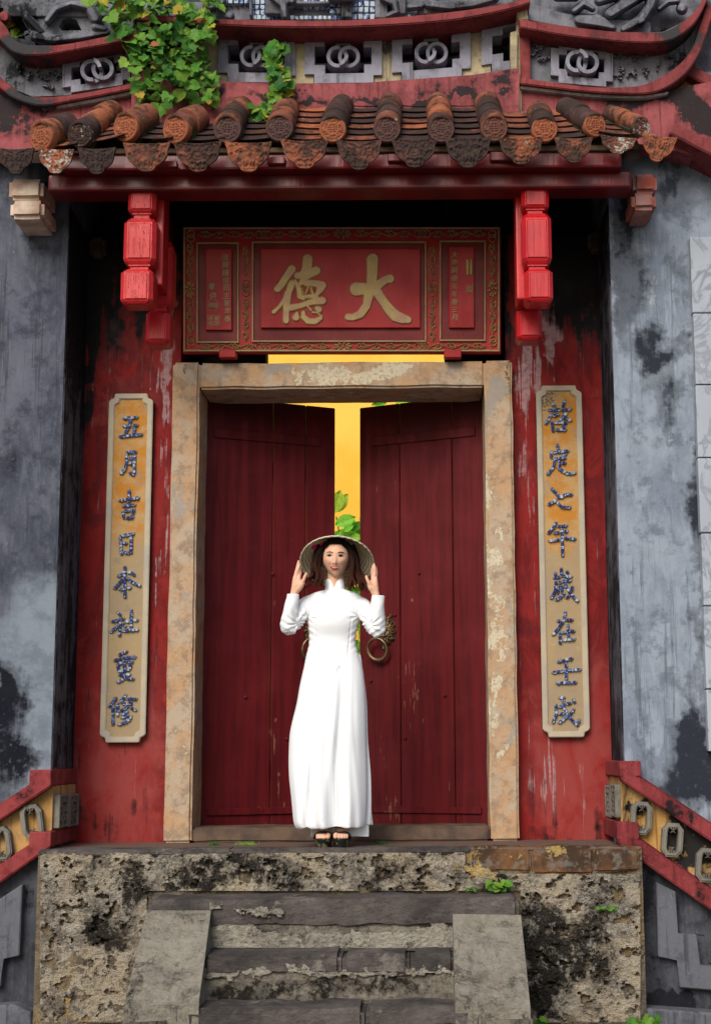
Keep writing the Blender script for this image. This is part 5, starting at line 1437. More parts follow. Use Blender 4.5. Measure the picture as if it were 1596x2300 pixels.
# brass scroll and seals
bm = relief(chain([(1049, 588, 4.2), (1049, 618, 4.2)]) + chain([(1057, 588, 4), (1057, 618, 4)]) + [(1058, 581, .8, 1058, 590, .8)], pqm(.026), .7, .012, 3); mk('carved_scroll', bm, M['gold'], plq)
bm = relief(arc(480, 688, 13, 0, 360, 1.1, 1.1, 30), pqm(.026), .6, .004, 1); mk('round_seal', bm, M['gold_dark'], plq)
bm = relief(chain([(468, 711, 1), (495, 711, 1), (495, 734, 1), (468, 734, 1), (468, 711, 1)]), pqm(.026), .6, .004, 1); mk('square_seal', bm, M['gold_dark'], plq)
# small columns of writing: the same characters as flat raised lettering
def glyph(ch, u, v, size, mat, name='small_character', h0=.026, parent=plq):
    cu = bpy.data.curves.new('t', 'FONT'); cu.body = ch; cu.size = 1.0; cu.extrude = .02; cu.offset = .012
    t = bpy.data.objects.new('t', cu); col.objects.link(t)
    me = evaluated(t); bpy.data.objects.remove(t)
    if not me.vertices: return
    xs = [w.co.x for w in me.vertices]; ys = [w.co.y for w in me.vertices]
    cx, cy = (min(xs) + max(xs)) / 2, (min(ys) + max(ys)) / 2; s_ = 1.0 / max(max(ys) - min(ys), max(xs) - min(xs), .6)
    b = bmesh.new(); b.from_mesh(me); bpy.data.meshes.remove(me)
    for w in b.verts:
        a = (w.co.x - cx) * s_ * size; c = (w.co.y - cy) * s_ * size
        w.co = PQ(u + a - c * -.06, v - c, h0 + (.004 if w.co.z > 0 else -.001))
    mk(name, b, M[mat], parent)
for k, ch in enumerate('大南嗣德元年春三月'): glyph(ch, 1020, 574 + k * 17.6, 14 if ch != '三' else 12, 'gold_dark')
glyph('辰', 1053, 652, 17, 'gold_dark')
for k, ch in enumerate('信卿謹信司主事李泰'): glyph(ch, 507 + k * .7, 580 + k * 17.2, 15, 'gold_dark')
glyph('奉', 478, 646, 17, 'gold_dark'); glyph('供', 480, 666, 15, 'gold_dark')
glyph('福', 475, 688, 12, 'gold_dark', 'seal_character'); glyph('禄', 485, 688, 12, 'gold_dark', 'seal_character')
for (ch, u, v) in [('林', 475, 717), ('龍', 488, 717), ('村', 475, 728), ('印', 488, 728)]: glyph(ch, u, v, 10, 'gold_dark', 'seal_character')

# ------------------------------------------------------------------ couplet panels
YC = YR - .04
def couplet(corners, side, lab, chars, cropfs):
    """corners: tl, tr, br, bl in pixels"""
    (tl, tr, br, bl) = corners
    c0 = P((tl[0] + br[0]) / 2, (tl[1] + br[1]) / 2, YC)
    o = thing('couplet_panel', lab, 'couplet panel', tuple(c0), 'vertical couplet panels')
    TL, TR_, BR, BL = [P(u, v, YC) for u, v in (tl, tr, br, bl)]
    w = ((TR_.x - TL.x) + (BR.x - BL.x)) / 2; h = ((TL.z + TR_.z) - (BL.z + BR.z)) / 2
    xc = (TL.x + TR_.x + BR.x + BL.x) / 4; zc = (TL.z + TR_.z + BR.z + BL.z) / 4
    def outl(s, n):       # notched corners
        a, b = w / 2 - s, h / 2 - s; k = n
        q = [(-a + k, b), (a - k, b), (a - k * .9, b - k * .75), (a - k * .35, b - k), (a, b - k * 1.3), (a, -b + k * 1.3), (a - k * .35, -b + k), (a - k * .9, -b + k * .75), (a - k, -b), (-a + k, -b), (-a + k * .9, -b + k * .75), (-a + k * .35, -b + k), (-a, -b + k * 1.3), (-a, b - k * 1.3), (-a + k * .35, b - k), (-a + k * .9, b - k * .75)]
        return [(xc + x, zc + z) for x, z in q]
    O = outl(0, .035); I = outl(.033, .03)
    bm = NB(); prism(bm, [(x, YC + .004, z) for x, z in O], (0, .04, 0), .003); mk('panel_ground', bm, M['couplet'], o)
    b = bmesh.new(); n = len(O)
    fo = [b.verts.new((x, YC - .008, z)) for x, z in O]; fi = [b.verts.new((x, YC - .006, z)) for x, z in I]
    bo = [b.verts.new((x + .0, YC + .044, z)) for x, z in O]; bi = [b.verts.new((x, YC + .006, z)) for x, z in I]
    for i in range(n):
        j = (i + 1) % n
        b.faces.new((fo[i], fo[j], fi[j], fi[i])); b.faces.new((fo[j], fo[i], bo[i], bo[j])); b.faces.new((fi[i], fi[j], bi[j], bi[i]))
    bmesh.ops.recalc_face_normals(b, faces=b.faces)
    bmesh.ops.bevel(b, geom=[e for e in b.edges if e.calc_face_angle(0) > .8], offset=.004, segments=2, affect='EDGES')
    bm = NB(); merge(bm, b); mk('raised_rim', bm, M['couplet_rim'], o)
    for (crop, strokes) in chars:
        ox, oy = crop
        def cv(x, y): return ((ox + x / 3.2875) / 1.7813, (oy + y / 3.2875) / 1.7813)
        caps = []
        for s in strokes:
            q = [cv(*p) for p in s]
            caps += chain([(a, b_, 3.7) for a, b_ in q])
        bm = relief(caps, lambda u, v, hh: P(u, v, YC - .0 - hh), 1.0, .005, 1.5)
        ch = mk('mosaic_character', bm, M['mortar'], o)
        for s in strokes:
            q = [Vector(cv(*p) + (0,)) for p in s]
            q = [Vector((a.x, a.y)) for a in q]
            seg = [0]
            for a, b_ in zip(q[:-1], q[1:]): seg.append(seg[-1] + (b_ - a).length)
            L = seg[-1]
            if L < 5: 
                mid = (q[0] + q[-1]) / 2; d_ = (q[-1] - q[0]).normalized() if L > 0 else Vector((1, 0)); q = [mid - d_ * 3.5, mid + d_ * 3.5]; seg = [0, 7]; L = 7
            n = max(1, int(round(L / 7.4)))
            def at(t):
                for k in range(len(seg) - 1):
                    if t <= seg[k + 1] + 1e-6:
                        f = (t - seg[k]) / max(seg[k + 1] - seg[k], 1e-6); return q[k].lerp(q[k + 1], f)
                return q[-1]
            for k in range(n):
                t0, t1 = L * k / n + .45, L * (k + 1) / n - .45
                a, b_ = at(t0), at(t1); m = at((t0 + t1) / 2); d_ = (b_ - a)
                if d_.length < .5: continue
                d_.normalize(); nn = Vector((-d_.y, d_.x))
                r0, r1 = rnd.uniform(2.7, 3.9), rnd.uniform(2.7, 3.9); r2, r3 = rnd.uniform(2.7, 3.9), rnd.uniform(2.7, 3.9)
                e0 = 1.2 if k == 0 else 0; e1 = 1.2 if k == n - 1 else 0
                poly = [a + nn * r0 - d_ * rnd.uniform(-.3, .3), m + nn * (r0 + r1) / 2 * 1.05, b_ + nn * r1 + d_ * rnd.uniform(-.3, .3), b_ + d_ * e1, b_ - nn * r2, m - nn * (r2 + r3) / 2 * 1.05, a - nn * r3, a - d_ * e0]
                bm = NB(); lift = rnd.uniform(.0, .003)
                top = [bm.verts.new(P(p.x, p.y, YC - .010 - lift)) for p in [m + (p_ - m) * .86 for p_ in poly]]
                bot = [bm.verts.new(P(p.x, p.y, YC - .002)) for p in poly]
                bm.faces.new(top)
                for i in range(8): bm.faces.new((top[i], bot[i], bot[(i + 1) % 8], top[(i + 1) % 8]))
                mk('porcelain_shard', bm, M['shard'], ch)
    return o
LA, LB, RA, RB_ = (400, 1600), (380, 2250), (2130, 1560), (2150, 2230)
left_chars = [
 (LA, [[(315, 240), (492, 222)], [(405, 268), (385, 340), (335, 432)], [(318, 345), (372, 335)], [(440, 330), (492, 328)], [(455, 362), (438, 438)], [(262, 475), (552, 450)]]),
 (LA, [[(355, 685), (475, 680)], [(352, 715), (350, 840), (330, 900), (278, 968)], [(455, 712), (452, 930), (440, 985), (392, 950)], [(385, 765), (428, 765)], [(385, 835), (425, 835)]]),
 (LA, [[(383, 1180), (383, 1270)], [(258, 1320), (510, 1285)], [(378, 1345), (378, 1350)], [(305, 1395), (460, 1375)], [(300, 1470), (318, 1550)], [(325, 1460), (425, 1445)], [(450, 1435), (415, 1505)], [(350, 1550), (435, 1540)]]),
 (LA, [[(275, 1785), (445, 1755)], [(268, 1810), (285, 2025)], [(412, 1795), (408, 2010)], [(310, 1880), (350, 1880)], [(320, 1995), (385, 2010)]]),
 (LB, [[(395, 52), (392, 455)], [(305, 178), (365, 150)], [(430, 125), (475, 125), (520, 165)], [(368, 210), (330, 260), (255, 338)], [(425, 205), (480, 250), (595, 305)], [(325, 350), (360, 340)], [(425, 328), (470, 325)]]),
 (LB, [[(298, 648), (338, 690)], [(225, 775), (380, 735)], [(300, 830), (210, 912)], [(335, 780), (322, 960)], [(372, 800), (402, 840)], [(480, 620), (475, 850)], [(410, 775), (445, 765)], [(505, 755), (560, 755)], [(365, 895), (565, 880)]]),
 (LB, [[(322, 1212), (420, 1165)], [(260, 1285), (355, 1262)], [(415, 1250), (530, 1238)], [(385, 1235), (390, 1530)], [(298, 1335), (350, 1318)], [(300, 1360), (325, 1440)], [(415, 1302), (495, 1302)], [(470, 1330), (455, 1395)], [(345, 1425), (360, 1422)], [(415, 1412), (450, 1408)], [(322, 1475), (365, 1472)], [(415, 1470), (460, 1470)], [(298, 1568), (368, 1535)], [(415, 1525), (508, 1528)]]),
 (LB, [[(278, 1772), (250, 1820), (185, 1890)], [(240, 1885), (235, 2130)], [(295, 1855), (297, 2010)], [(408, 1742), (335, 1830)], [(420, 1790), (545, 1790)], [(355, 1840), (410, 1862), (450, 1890)], [(475, 1910), (540, 1940)], [(480, 1830), (450, 1870)], [(415, 1905), (335, 1950)], [(430, 1960), (360, 1992)], [(440, 2005), (352, 2038)], [(475, 2020), (420, 2090), (310, 2130)]])]
right_chars = [
 (RA, [[(250, 180), (288, 215)], [(415, 140), (395, 230)], [(210, 262), (355, 258)], [(375, 265), (498, 250)], [(242, 315), (205, 385), (165, 440)], [(262, 335), (335, 320)], [(440, 300), (350, 398)], [(385, 350), (498, 400)], [(250, 420), (265, 540)], [(285, 425), (445, 430)], [(400, 475), (395, 480)], [(310, 522), (430, 522)]]),
 (RA, [[(315, 715), (335, 780)], [(240, 815), (240, 885)], [(270, 818), (460, 800)], [(435, 838), (392, 860)], [(275, 902), (425, 890)], [(350, 920), (350, 1000)], [(385, 960), (425, 955)], [(285, 935), (270, 1010), (192, 1105)], [(330, 1020), (400, 1070), (470, 1100), (552, 1088)]]),
 (RA, [[(245, 1290), (320, 1365), (340, 1420)], [(320, 1480), (380, 1540), (490, 1540)], [(205, 1505), (300, 1448)], [(360, 1410), (430, 1372), (510, 1372)]]),
 (RA, [[(305, 1740), (270, 1810), (200, 1880)], [(330, 1790), (440, 1780)], [(280, 1880), (345, 1870)], [(420, 1858), (445, 1852)], [(380, 1825), (390, 2180)], [(215, 1982), (345, 1960)], [(420, 1945), (555, 1955)]]),
 (RB_, [[(305, 140), (310, 225)], [(225, 200), (235, 240)], [(378, 178), (392, 205)], [(215, 265), (285, 255)], [(320, 240), (440, 250)], [(235, 312), (228, 440), (170, 532)], [(268, 325), (310, 322)], [(340, 285), (372, 380), (415, 455), (470, 520), (525, 572)], [(375, 300), (430, 300)], [(270, 388), (330, 382)], [(268, 415), (258, 470)], [(312, 410), (318, 450)], [(345, 470), (300, 515), (240, 555)], [(448, 378), (440, 435)], [(408, 500), (372, 525)]]),
 (RB_, [[(360, 715), (330, 840), (270, 930), (195, 1012)], [(258, 830), (290, 828)], [(372, 820), (452, 815)], [(390, 880), (400, 1040)], [(325, 985), (370, 978)], [(425, 965), (475, 965)], [(290, 985), (292, 1125)], [(335, 1085), (480, 1070)]]),
 (RB_, [[(265, 1370), (450, 1325)], [(370, 1395), (372, 1605)], [(195, 1510), (340, 1490)], [(400, 1478), (555, 1470)], [(250, 1650), (500, 1640)]]),
 (RB_, [[(285, 1840), (345, 1840)], [(235, 1935), (242, 2060), (195, 2170)], [(278, 1965), (320, 1950)], [(375, 1918), (430, 1915)], [(330, 1875), (350, 1980), (400, 2080), (460, 2150), (525, 2205)], [(465, 1862), (482, 1905)], [(280, 2055), (342, 2045)], [(470, 1995), (420, 2060)], [(380, 2085), (335, 2130), (275, 2170)], [(540, 2130), (535, 2170)]])]
couplet(((247, 884), (344, 884), (328, 1666), (224, 1668)), 0, 'vertical ochre panel with blue porcelain characters on the left red wall', left_chars, None)
couplet(((1200, 866), (1304, 866), (1324, 1654), (1220, 1656)), 1, 'vertical ochre panel with blue porcelain characters on the right red wall, orange at its top', right_chars, None)

# ------------------------------------------------------------------ hanging carved posts
def hang_post(segs, y, dep, mat, lab, group='red carved posts hanging under the eave'):
    u0, v0, u1, v1 = segs[0]
    o = thing('hanging_post', lab, 'carved post', tuple(P((u0 + u1) / 2, v0, y)), group)
    for k, (u0, v0, u1, v1) in enumerate(segs):
        yy = y - .018 * k
        x0, x1 = X(u0, (v0 + v1) / 2, yy), X(u1, (v0 + v1) / 2, yy); z1, z0 = Z(v0, yy, u0), Z(v1, yy, u0)
        d = dep
        b = bmesh.new(); w, h = x1 - x0, z1 - z0
        # rounded block: profile in z, tapering towards necks
        prof = [(0, .70), (.0, .80), (.06, .90), (.10, 1.0), (.86, 1.0), (.92, .93), (.97, .82), (1.0, .66)]
        rowsv = []
        for t, s in prof:
            z = z1 - t * h; q = []
            ch = min(w, d) * .13
            a, c = w / 2 * s, d / 2 * s
            for (px, py) in [(-a + ch, -c), (a - ch, -c), (a, -c + ch), (a, c), (-a, c), (-a, -c + ch)]:
                q.append(b.verts.new(((x0 + x1) / 2 + px, yy + d / 2 + py, z)))
            rowsv.append(q)
        for i in range(len(rowsv) - 1):
            for j in range(6): b.faces.new((rowsv[i][j], rowsv[i][(j + 1) % 6], rowsv[i + 1][(j + 1) % 6], rowsv[i + 1][j]))
        b.faces.new(rowsv[0]); b.faces.new(list(reversed(rowsv[-1])))
        bm = NB(); merge(bm, b)
        # raised fielded panel on the front and on the inner side
        box(bm, x0 + w * .16, x1 - w * .16, yy - .005, yy + .02, z0 + h * .13, z1 - h * .13, .004, 1)
        mk('carved_block', bm, M[mat], o)
        if k < len(segs) - 1:
            nz = Z(segs[k + 1][1], yy, u0)
            bm = NB(); box(bm, x0 + w * .2, x1 - w * .22, yy + d * .15, yy + d * .85, nz - .03, z0 + .03, .004); mk('neck', bm, M[mat], o)
            bm = NB(); box(bm, x0 + w * .16, x1 - w * .16, yy + d * .1, yy + d * .9, z0 - .004, z0 + .006, .002); mk('collar', bm, M[mat], o)
    return o
yA = -.30
o = hang_post([(287, 412, 350, 478), (277, 488, 350, 594), (270, 602, 343, 682)], yA, .16, 'lacquer_cracked', 'front left hanging post, bright red with cracked grain')
hang_post([(1170, 412, 1232, 468), (1172, 477, 1238, 594), (1179, 602, 1241, 678)], yA, .16, 'lacquer', 'front right hanging post, smooth bright red')
hang_post([(336, 540, 386, 686), (327, 696, 381, 772)], -.02, .15, 'lacquer', 'rear left hanging post, darker red behind the cracked one')
hang_post([(1162, 520, 1214, 680), (1160, 690, 1217, 763)], -.02, .15, 'lacquer', 'rear right hanging post, darker red behind the smooth one')
for (a, b_, y0, y1, va, vb) in [(347, 367, -.2, -.03, 470, 640), (1158, 1178, -.2, -.03, 470, 672)]:
    bm = NB(); box(bm, X(a, 560, y0), X(b_, 560, y0), y0, y1, Z(vb, y0, a), Z(va - 60, y0, a), .01, 2)
    mk('bracket_board', bm, M['lacquer'], roof)
for uc in (318, 1202):
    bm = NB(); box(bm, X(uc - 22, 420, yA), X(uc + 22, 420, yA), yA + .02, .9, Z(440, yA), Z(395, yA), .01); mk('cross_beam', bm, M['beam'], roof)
    bm = NB(); box(bm, X(uc - 26, 420, yA), X(uc + 26, 420, yA), yA + .02, yA + .12, Z(426, yA), Z(404, yA), .01); mk('beam_shoe', bm, M['recess_wood'], roof)
# ------------------------------------------------------------------ the woman
YW = 0.03
KW = 1 / PXM(YW)                     # metres per picture unit at her depth
woman = thing('person', 'smiling woman in a long white tunic dress holding her hat brim with both raised hands', 'person', tuple(P(746, 1900, 0.0)))
def tb(bm, pts, seg=16, up=(0.03, 1, 0.02)):
    """pts: (u, v, y, r_px[, flat])"""
    sp = spline([tuple(q[:4]) for q in pts], max(6, (len(pts) - 1) * 5))
    tube(bm, [P(q[0], q[1], q[2]) for q in sp], [q[3] * KW for q in sp], seg, True, 1.0, up)
def remesh(bm, voxel, name, mat, parent, smooth_it=2, lam=.5, post=None, **kw):
    me = bpy.data.meshes.new('r'); bm.to_mesh(me); bm.free()
    t = bpy.data.objects.new('r', me); col.objects.link(t)
    m = t.modifiers.new('a', 'REMESH'); m.mode = 'VOXEL'; m.voxel_size = voxel; m.use_smooth_shade = True
    if smooth_it:
        s = t.modifiers.new('b', 'SMOOTH'); s.iterations = smooth_it; s.factor = lam
    me2 = evaluated(t); bpy.data.objects.remove(t)
    b = bmesh.new(); b.from_mesh(me2); bpy.data.meshes.remove(me2)
    if post: post(b)
    return mk(name, b, mat, parent, smooth=True, **kw)

# head
HC = P(754.5, 1250, -.005); HC.y = -.005
def head_bm():
    b = bmesh.new(); bmesh.ops.create_uvsphere(b, u_segments=72, v_segments=54, radius=1)
    chin = (1250 - 1298.5) * KW     # height of the chin below the centre
    for w in b.verts:
        x, y, z = w.co
        X_, Y_, Z_ = x * .072, y * (.092 if y > 0 else .088), z * (.098 if z > 0 else .1165)
        if Z_ < -.010:
            t = min(1, (-Z_ - .010) / .105)
            X_ *= 1 - .36 * t ** 2.3
            if y < 0: Y_ *= 1 - .10 * t
            else: Y_ *= 1 - .55 * t
        if y < 0:
            X_ *= 1.0 + .03 * math.exp(-((Z_ + .02) / .03) ** 2)
            g = lambda cx, cz, sx_, sz_: math.exp(-((X_ - cx) / sx_) ** 2 - ((Z_ - cz) / sz_) ** 2)
            d = 0
            d += .016 * g(0, -.045, .0085, .012) + .010 * g(0, -.028, .007, .022) + .004 * (g(-.011, -.047, .006, .006) + g(.011, -.047, .006, .006))
            d -= .0075 * (g(-.031, -.004, .017, .010) + g(.031, -.004, .017, .010))
            d += .004 * (g(-.033, .014, .02, .006) + g(.033, .014, .02, .006))
            d += .007 * (g(-.036, -.036, .018, .016) + g(.036, -.036, .018, .016))
            d += .007 * g(0, -.066, .020, .010)
            d += .005 * g(0, -.108, .02, .014) - .003 * g(0, -.088, .02, .006)
            d -= .004 * (g(-.028, -.060, .004, .012) + g(.028, -.060, .004, .012))
            Y_ -= d
        w.co = HC + Vector((X_, Y_, Z_))
    return b
body = NB()
hb = head_bm()
face_bvh = BVHTree.FromBMesh(hb)
merge(body, hb)
for s_ in (-1, 1):
    ball(body, HC + Vector((s_ * .071, .012, -.026)), .012, 12, (.55, .9, 1.9))
tb(body, [(754, 1268, .03, 19), (753, 1300, .03, 18.5), (752, 1325, .035, 19), (751, 1345, .05, 19)])
tb(body, [(750, 1345, .05, 18), (748, 1385, .05, 24), (747, 1445, .05, 22), (747, 1510, .05, 26)])
tb(body, [(700, 1356, .045, 12), (750, 1352, .05, 16), (812, 1358, .045, 12)])
for (a, k_) in ((734, 727), (763, 768)):
    tb(body, [(a, 1500, .04, 26), (a - 2, 1620, .04, 21), ((a + k_) / 2, 1700, .05, 16), (k_, 1800, .06, 13), (k_, 1862, .055, 10)])
# arms
LARM = [(686, 1352, .03, 15), (668, 1385, .0, 13.5), (649, 1408, -.03, 12.5), (652, 1375, -.055, 11.5), (658, 1345, -.07, 9), (660.5, 1330, -.075, 8)]
RARM = [(822, 1360, .03, 15), (838, 1390, .0, 13.5), (849, 1412, -.03, 12.5), (848, 1378, -.055, 11.5), (845, 1345, -.07, 9), (842.5, 1330, -.075, 8)]
tb(body, LARM); tb(body, RARM)
def hl(x, y): return ((1050 + x / 5.32) / 1.7813, (2100 + y / 5.32) / 1.7813)
def hr(x, y): return ((1080 + x / 3.069) / 1.7813, (2080 + y / 3.069) / 1.7813)
def limb(bm, f, pts, seg=10):
    q = [(f(a, b_) + (y, r)) for a, b_, y, r in pts]
    sp = spline(q, (len(q) - 1) * 4)
    tube(bm, [P(s[0], s[1], s[2]) for s in sp], [s[3] * KW for s in sp], seg)
    e = sp[-1]; ball(bm, P(e[0], e[1], e[2]), e[3] * KW, 10)
YH = -.075
# her right hand (left in view): palm from three overlapping chains, four fingers, thumb
limb(body, hl, [(665, 1450, YH, 7.6), (680, 1350, YH, 7.4), (690, 1250, YH, 7.0), (700, 1120, YH, 5.8), (705, 1050, YH + .005, 3.6)])
limb(body, hl, [(700, 1400, YH, 7.2), (740, 1280, YH - .003, 8.0), (765, 1180, YH, 6.6), (775, 1080, YH, 4.2)])
limb(body, hl, [(700, 1420, YH, 6.8), (780, 1330, YH - .008, 7.2), (840, 1240, YH - .010, 6.4), (860, 1190, YH - .012, 4.6)])
limb(body, hl, [(690, 1080, YH + .008, 3.3), (722, 960, YH + .012, 3.1), (748, 850, YH + .016, 2.8), (768, 765, YH + .02, 2.3)])
limb(body, hl, [(730, 1060, YH - .002, 3.5), (750, 960, YH - .006, 3.2), (770, 885, YH - .004, 3.0), (785, 825, YH + .002, 2.4)])
limb(body, hl, [(765, 1070, YH, 3.4), (785, 980, YH + .004, 3.1), (797, 910, YH + .012, 2.8), (800, 860, YH + .02, 2.3)])
limb(body, hl, [(790, 1100, YH + .002, 3.2), (806, 1020, YH + .008, 2.9), (812, 950, YH + .018, 2.5), (808, 905, YH + .026, 2.1)])
limb(body, hl, [(830, 1230, YH - .012, 5.2), (872, 1170, YH - .018, 3.9), (900, 1095, YH - .02, 3.4), (932, 1030, YH - .014, 2.7)])
# her left hand (right in view)
limb(body, hr, [(1295, 905, YH, 7.4), (1292, 850, YH, 7.2), (1290, 790, YH, 6.6), (1292, 725, YH, 5.0), (1294, 700, YH, 3.4)])
limb(body, hr, [(1280, 900, YH, 7.2), (1262, 840, YH - .003, 8.0), (1262, 780, YH, 6.8), (1264, 720, YH, 4.6)])
limb(body, hr, [(1278, 880, YH, 6.4), (1242, 835, YH - .008, 7.0), (1222, 790, YH - .01, 6.0), (1215, 760, YH - .012, 4.4)])
limb(body, hr, [(1297, 715, YH + .006, 3.2), (1304, 660, YH + .008, 3.0), (1301, 610, YH + .012, 2.7), (1293, 572, YH + .016, 2.2)])
limb(body, hr, [(1283, 710, YH, 3.5), (1286, 650, YH - .005, 3.2), (1282, 590, YH - .002, 3.0), (1275, 542, YH + .004, 2.4)])
limb(body, hr, [(1268, 712, YH, 3.4), (1268, 650, YH + .003, 3.1), (1264, 600, YH + .01, 2.8), (1258, 560, YH + .016, 2.3)])
limb(body, hr, [(1254, 722, YH + .004, 3.1), (1252, 668, YH + .01, 2.8), (1250, 625, YH + .018, 2.5), (1248, 592, YH + .025, 2.1)])
limb(body, hr, [(1232, 800, YH - .012, 5.4), (1210, 765, YH - .018, 4.2), (1190, 725, YH - .02, 3.5), (1179, 690, YH - .014, 2.8)])
# feet with toes, heels raised on the soles
FZ = .047
def foot(cx, s_):
    f0 = Vector((X(cx, 1890, -.03), 0, 0))
    tube(body, [f0 + Vector((0, .075, FZ + .085)), f0 + Vector((0, .04, FZ + .062)), f0 + Vector((0, -.0, FZ + .036)), f0 + Vector((-s_ * .002, -.03, FZ + .024))], [.026, .029, .035, .036], 16, True, .62, (0, .2, 1))
    tube(body, [f0 + Vector((0, .06, FZ + .17)), f0 + Vector((0, .07, FZ + .10)), f0 + Vector((0, .085, FZ + .07))], [.024, .026, .025], 14)
    xs = [-.0275, -.008, .006, .019, .031]; rs = [.0125, .0088, .0083, .0078, .0072]; ln = [.072, .072, .068, .061, .053]
    for x, r, l in zip(xs, rs, ln):
        p0 = f0 + Vector((-s_ * x * .9, -.02, FZ + .022)); p1 = f0 + Vector((-s_ * x, -l + .004, FZ + .019)); p2 = f0 + Vector((-s_ * x, -l - .006, FZ + r))
        tube(body, [p0, p1, p2], [r * 1.05, r * 1.12, r * .95], 10); ball(body, p2, r * .97, 10)
foot(726, 1); foot(766, -1)
remesh(body, .0026, 'body', M['skin'], woman, 2, .45)

# face details, each following the surface of the head
def on_face(x, z, lift):
    h = face_bvh.ray_cast(HC + Vector((x, -.4, z)), Vector((0, 1, 0)))
    return h[0] + Vector((0, -lift, 0))
def patch(name, outline, mat, lift=.0015, thick=.003, n=1):
    """outline in metres from the head centre -> small shell on the face"""
    bm = NB()
    cx = sum(p[0] for p in outline) / len(outline); cz = sum(p[1] for p in outline) / len(outline)
    c = bm.verts.new(on_face(cx, cz, lift + thick))
    mid = [bm.verts.new(on_face(cx + (x - cx) * .6, cz + (z - cz) * .6, lift + thick * .8)) for x, z in outline]
    out = [bm.verts.new(on_face(x, z, lift * .2)) for x, z in outline]
    m = len(outline)
    for i in range(m):
        j = (i + 1) % m
        bm.faces.new((c, mid[i], mid[j])); bm.faces.new((mid[i], out[i], out[j], mid[j]))
    return mk(name, bm, M[mat], woman, smooth=True)
def fp(x, y):     # crop of the face -> metres from the head centre
    u = (1240 + x / 7.6) / 1.7813; v = (2160 + y / 7.6) / 1.7813
    return ((u - 754.5) * KW, (1250 - v) * KW)
patch('cheek_blush', [fp(*q) for q in [(450, 640), (500, 610), (560, 620), (590, 670), (550, 720), (490, 710)]], 'rosy', .0004, .0006)
patch('cheek_blush', [fp(*q) for q in [(1000, 640), (1050, 615), (1110, 640), (1110, 700), (1050, 730), (1000, 690)]], 'rosy', .0004, .0006)
patch('eyelid_shadow', [fp(*q) for q in [(520, 520), (560, 495), (620, 490), (680, 515), (690, 545), (620, 556), (550, 545)]], 'blush', .0006, .001)
patch('eyelid_shadow', [fp(*q) for q in [(875, 540), (900, 510), (960, 500), (1030, 520), (1070, 545), (1020, 566), (920, 566)]], 'blush', .0006, .001)
patch('eye', [fp(*q) for q in [(535, 524), (575, 503), (640, 503), (698, 544), (630, 557), (565, 548)]], 'eye_white', .0012, .0015)
patch('eye', [fp(*q) for q in [(878, 552), (915, 513), (985, 512), (1050, 548), (985, 570), (915, 570)]], 'eye_white', .0012, .0015)
patch('iris', [fp(*q) for q in [(565, 502), (648, 502), (664, 528), (646, 556), (575, 555), (558, 528)]], 'black', .0026, .001)
patch('iris', [fp(*q) for q in [(908, 512), (996, 512), (1012, 538), (994, 569), (920, 569), (900, 538)]], 'black', .0026, .001)
patch('lashes', [fp(*q) for q in [(512, 520), (572, 488), (645, 488), (704, 548), (642, 508), (578, 508)]], 'black', .003, .001)
patch('lashes', [fp(*q) for q in [(870, 556), (912, 500), (990, 497), (1068, 545), (988, 517), (922, 517)]], 'black', .003, .001)
patch('eyebrow', [fp(*q) for q in [(490, 434), (560, 400), (640, 396), (724, 424), (722, 454), (640, 432), (560, 426)]], 'brow', .0008, .001)
patch('eyebrow', [fp(*q) for q in [(870, 452), (878, 420), (960, 405), (1040, 415), (1104, 464), (1030, 446), (960, 436)]], 'brow', .0008, .001)
patch('lips', [fp(*q) for q in [(620, 856), (700, 838), (760, 834), (790, 842), (830, 834), (870, 842), (928, 868), (890, 915), (840, 955), (780, 970), (710, 952), (660, 912)]], 'lip', .001, .003)
patch('teeth', [fp(*q) for q in [(636, 866), (720, 868), (790, 868), (870, 868), (918, 874), (875, 912), (790, 926), (695, 914)]], 'teeth', .0035, .0016)
patch('nostril', [fp(*q) for q in [(690, 768), (725, 764), (738, 778), (705, 782)]], 'brow', .0005, .0006)
patch('nostril', [fp(*q) for q in [(812, 780), (840, 766), (865, 770), (845, 784)]], 'brow', .0005, .0006)

# hair: a cap over the skull, then many wavy locks
hair = NB()
def cap_ok(p): return True
b = bmesh.new(); bmesh.ops.create_uvsphere(b, u_segments=48, v_segments=36, radius=1)
for w in b.verts:
    x, y, z = w.co
    w.co = HC + Vector((x * .080, y * .100 + .010, z * .106 + .006))
dead = []
for w in b.verts:
    q = w.co - HC
    line = .058 - 8.0 * q.x * q.x                      # hairline arches over the forehead
    if q.y < -.012 and q.z < line: dead.append(w)
    elif q.y >= -.012 and q.y < .03 and q.z < -.01 and abs(q.x) < .2: dead.append(w)
    elif q.z < -.085: dead.append(w)
bmesh.ops.delete(b, geom=dead, context='VERTS')
merge(hair, b)
for s_, pts_ in ((-1, [(724, 1225, .02, 12), (714, 1250, .03, 13), (709, 1275, .02, 12), (706, 1298, .01, 9)]), (1, [(785, 1225, .02, 12), (793, 1250, .03, 13), (797, 1278, .02, 13), (803, 1304, .01, 10)])):
    sp = spline(pts_, 16); tube(hair, [P(q[0], q[1], q[2]) for q in sp], [q[3] * KW for q in sp], 14, True, 1.8)
hrnd = random.Random(5)
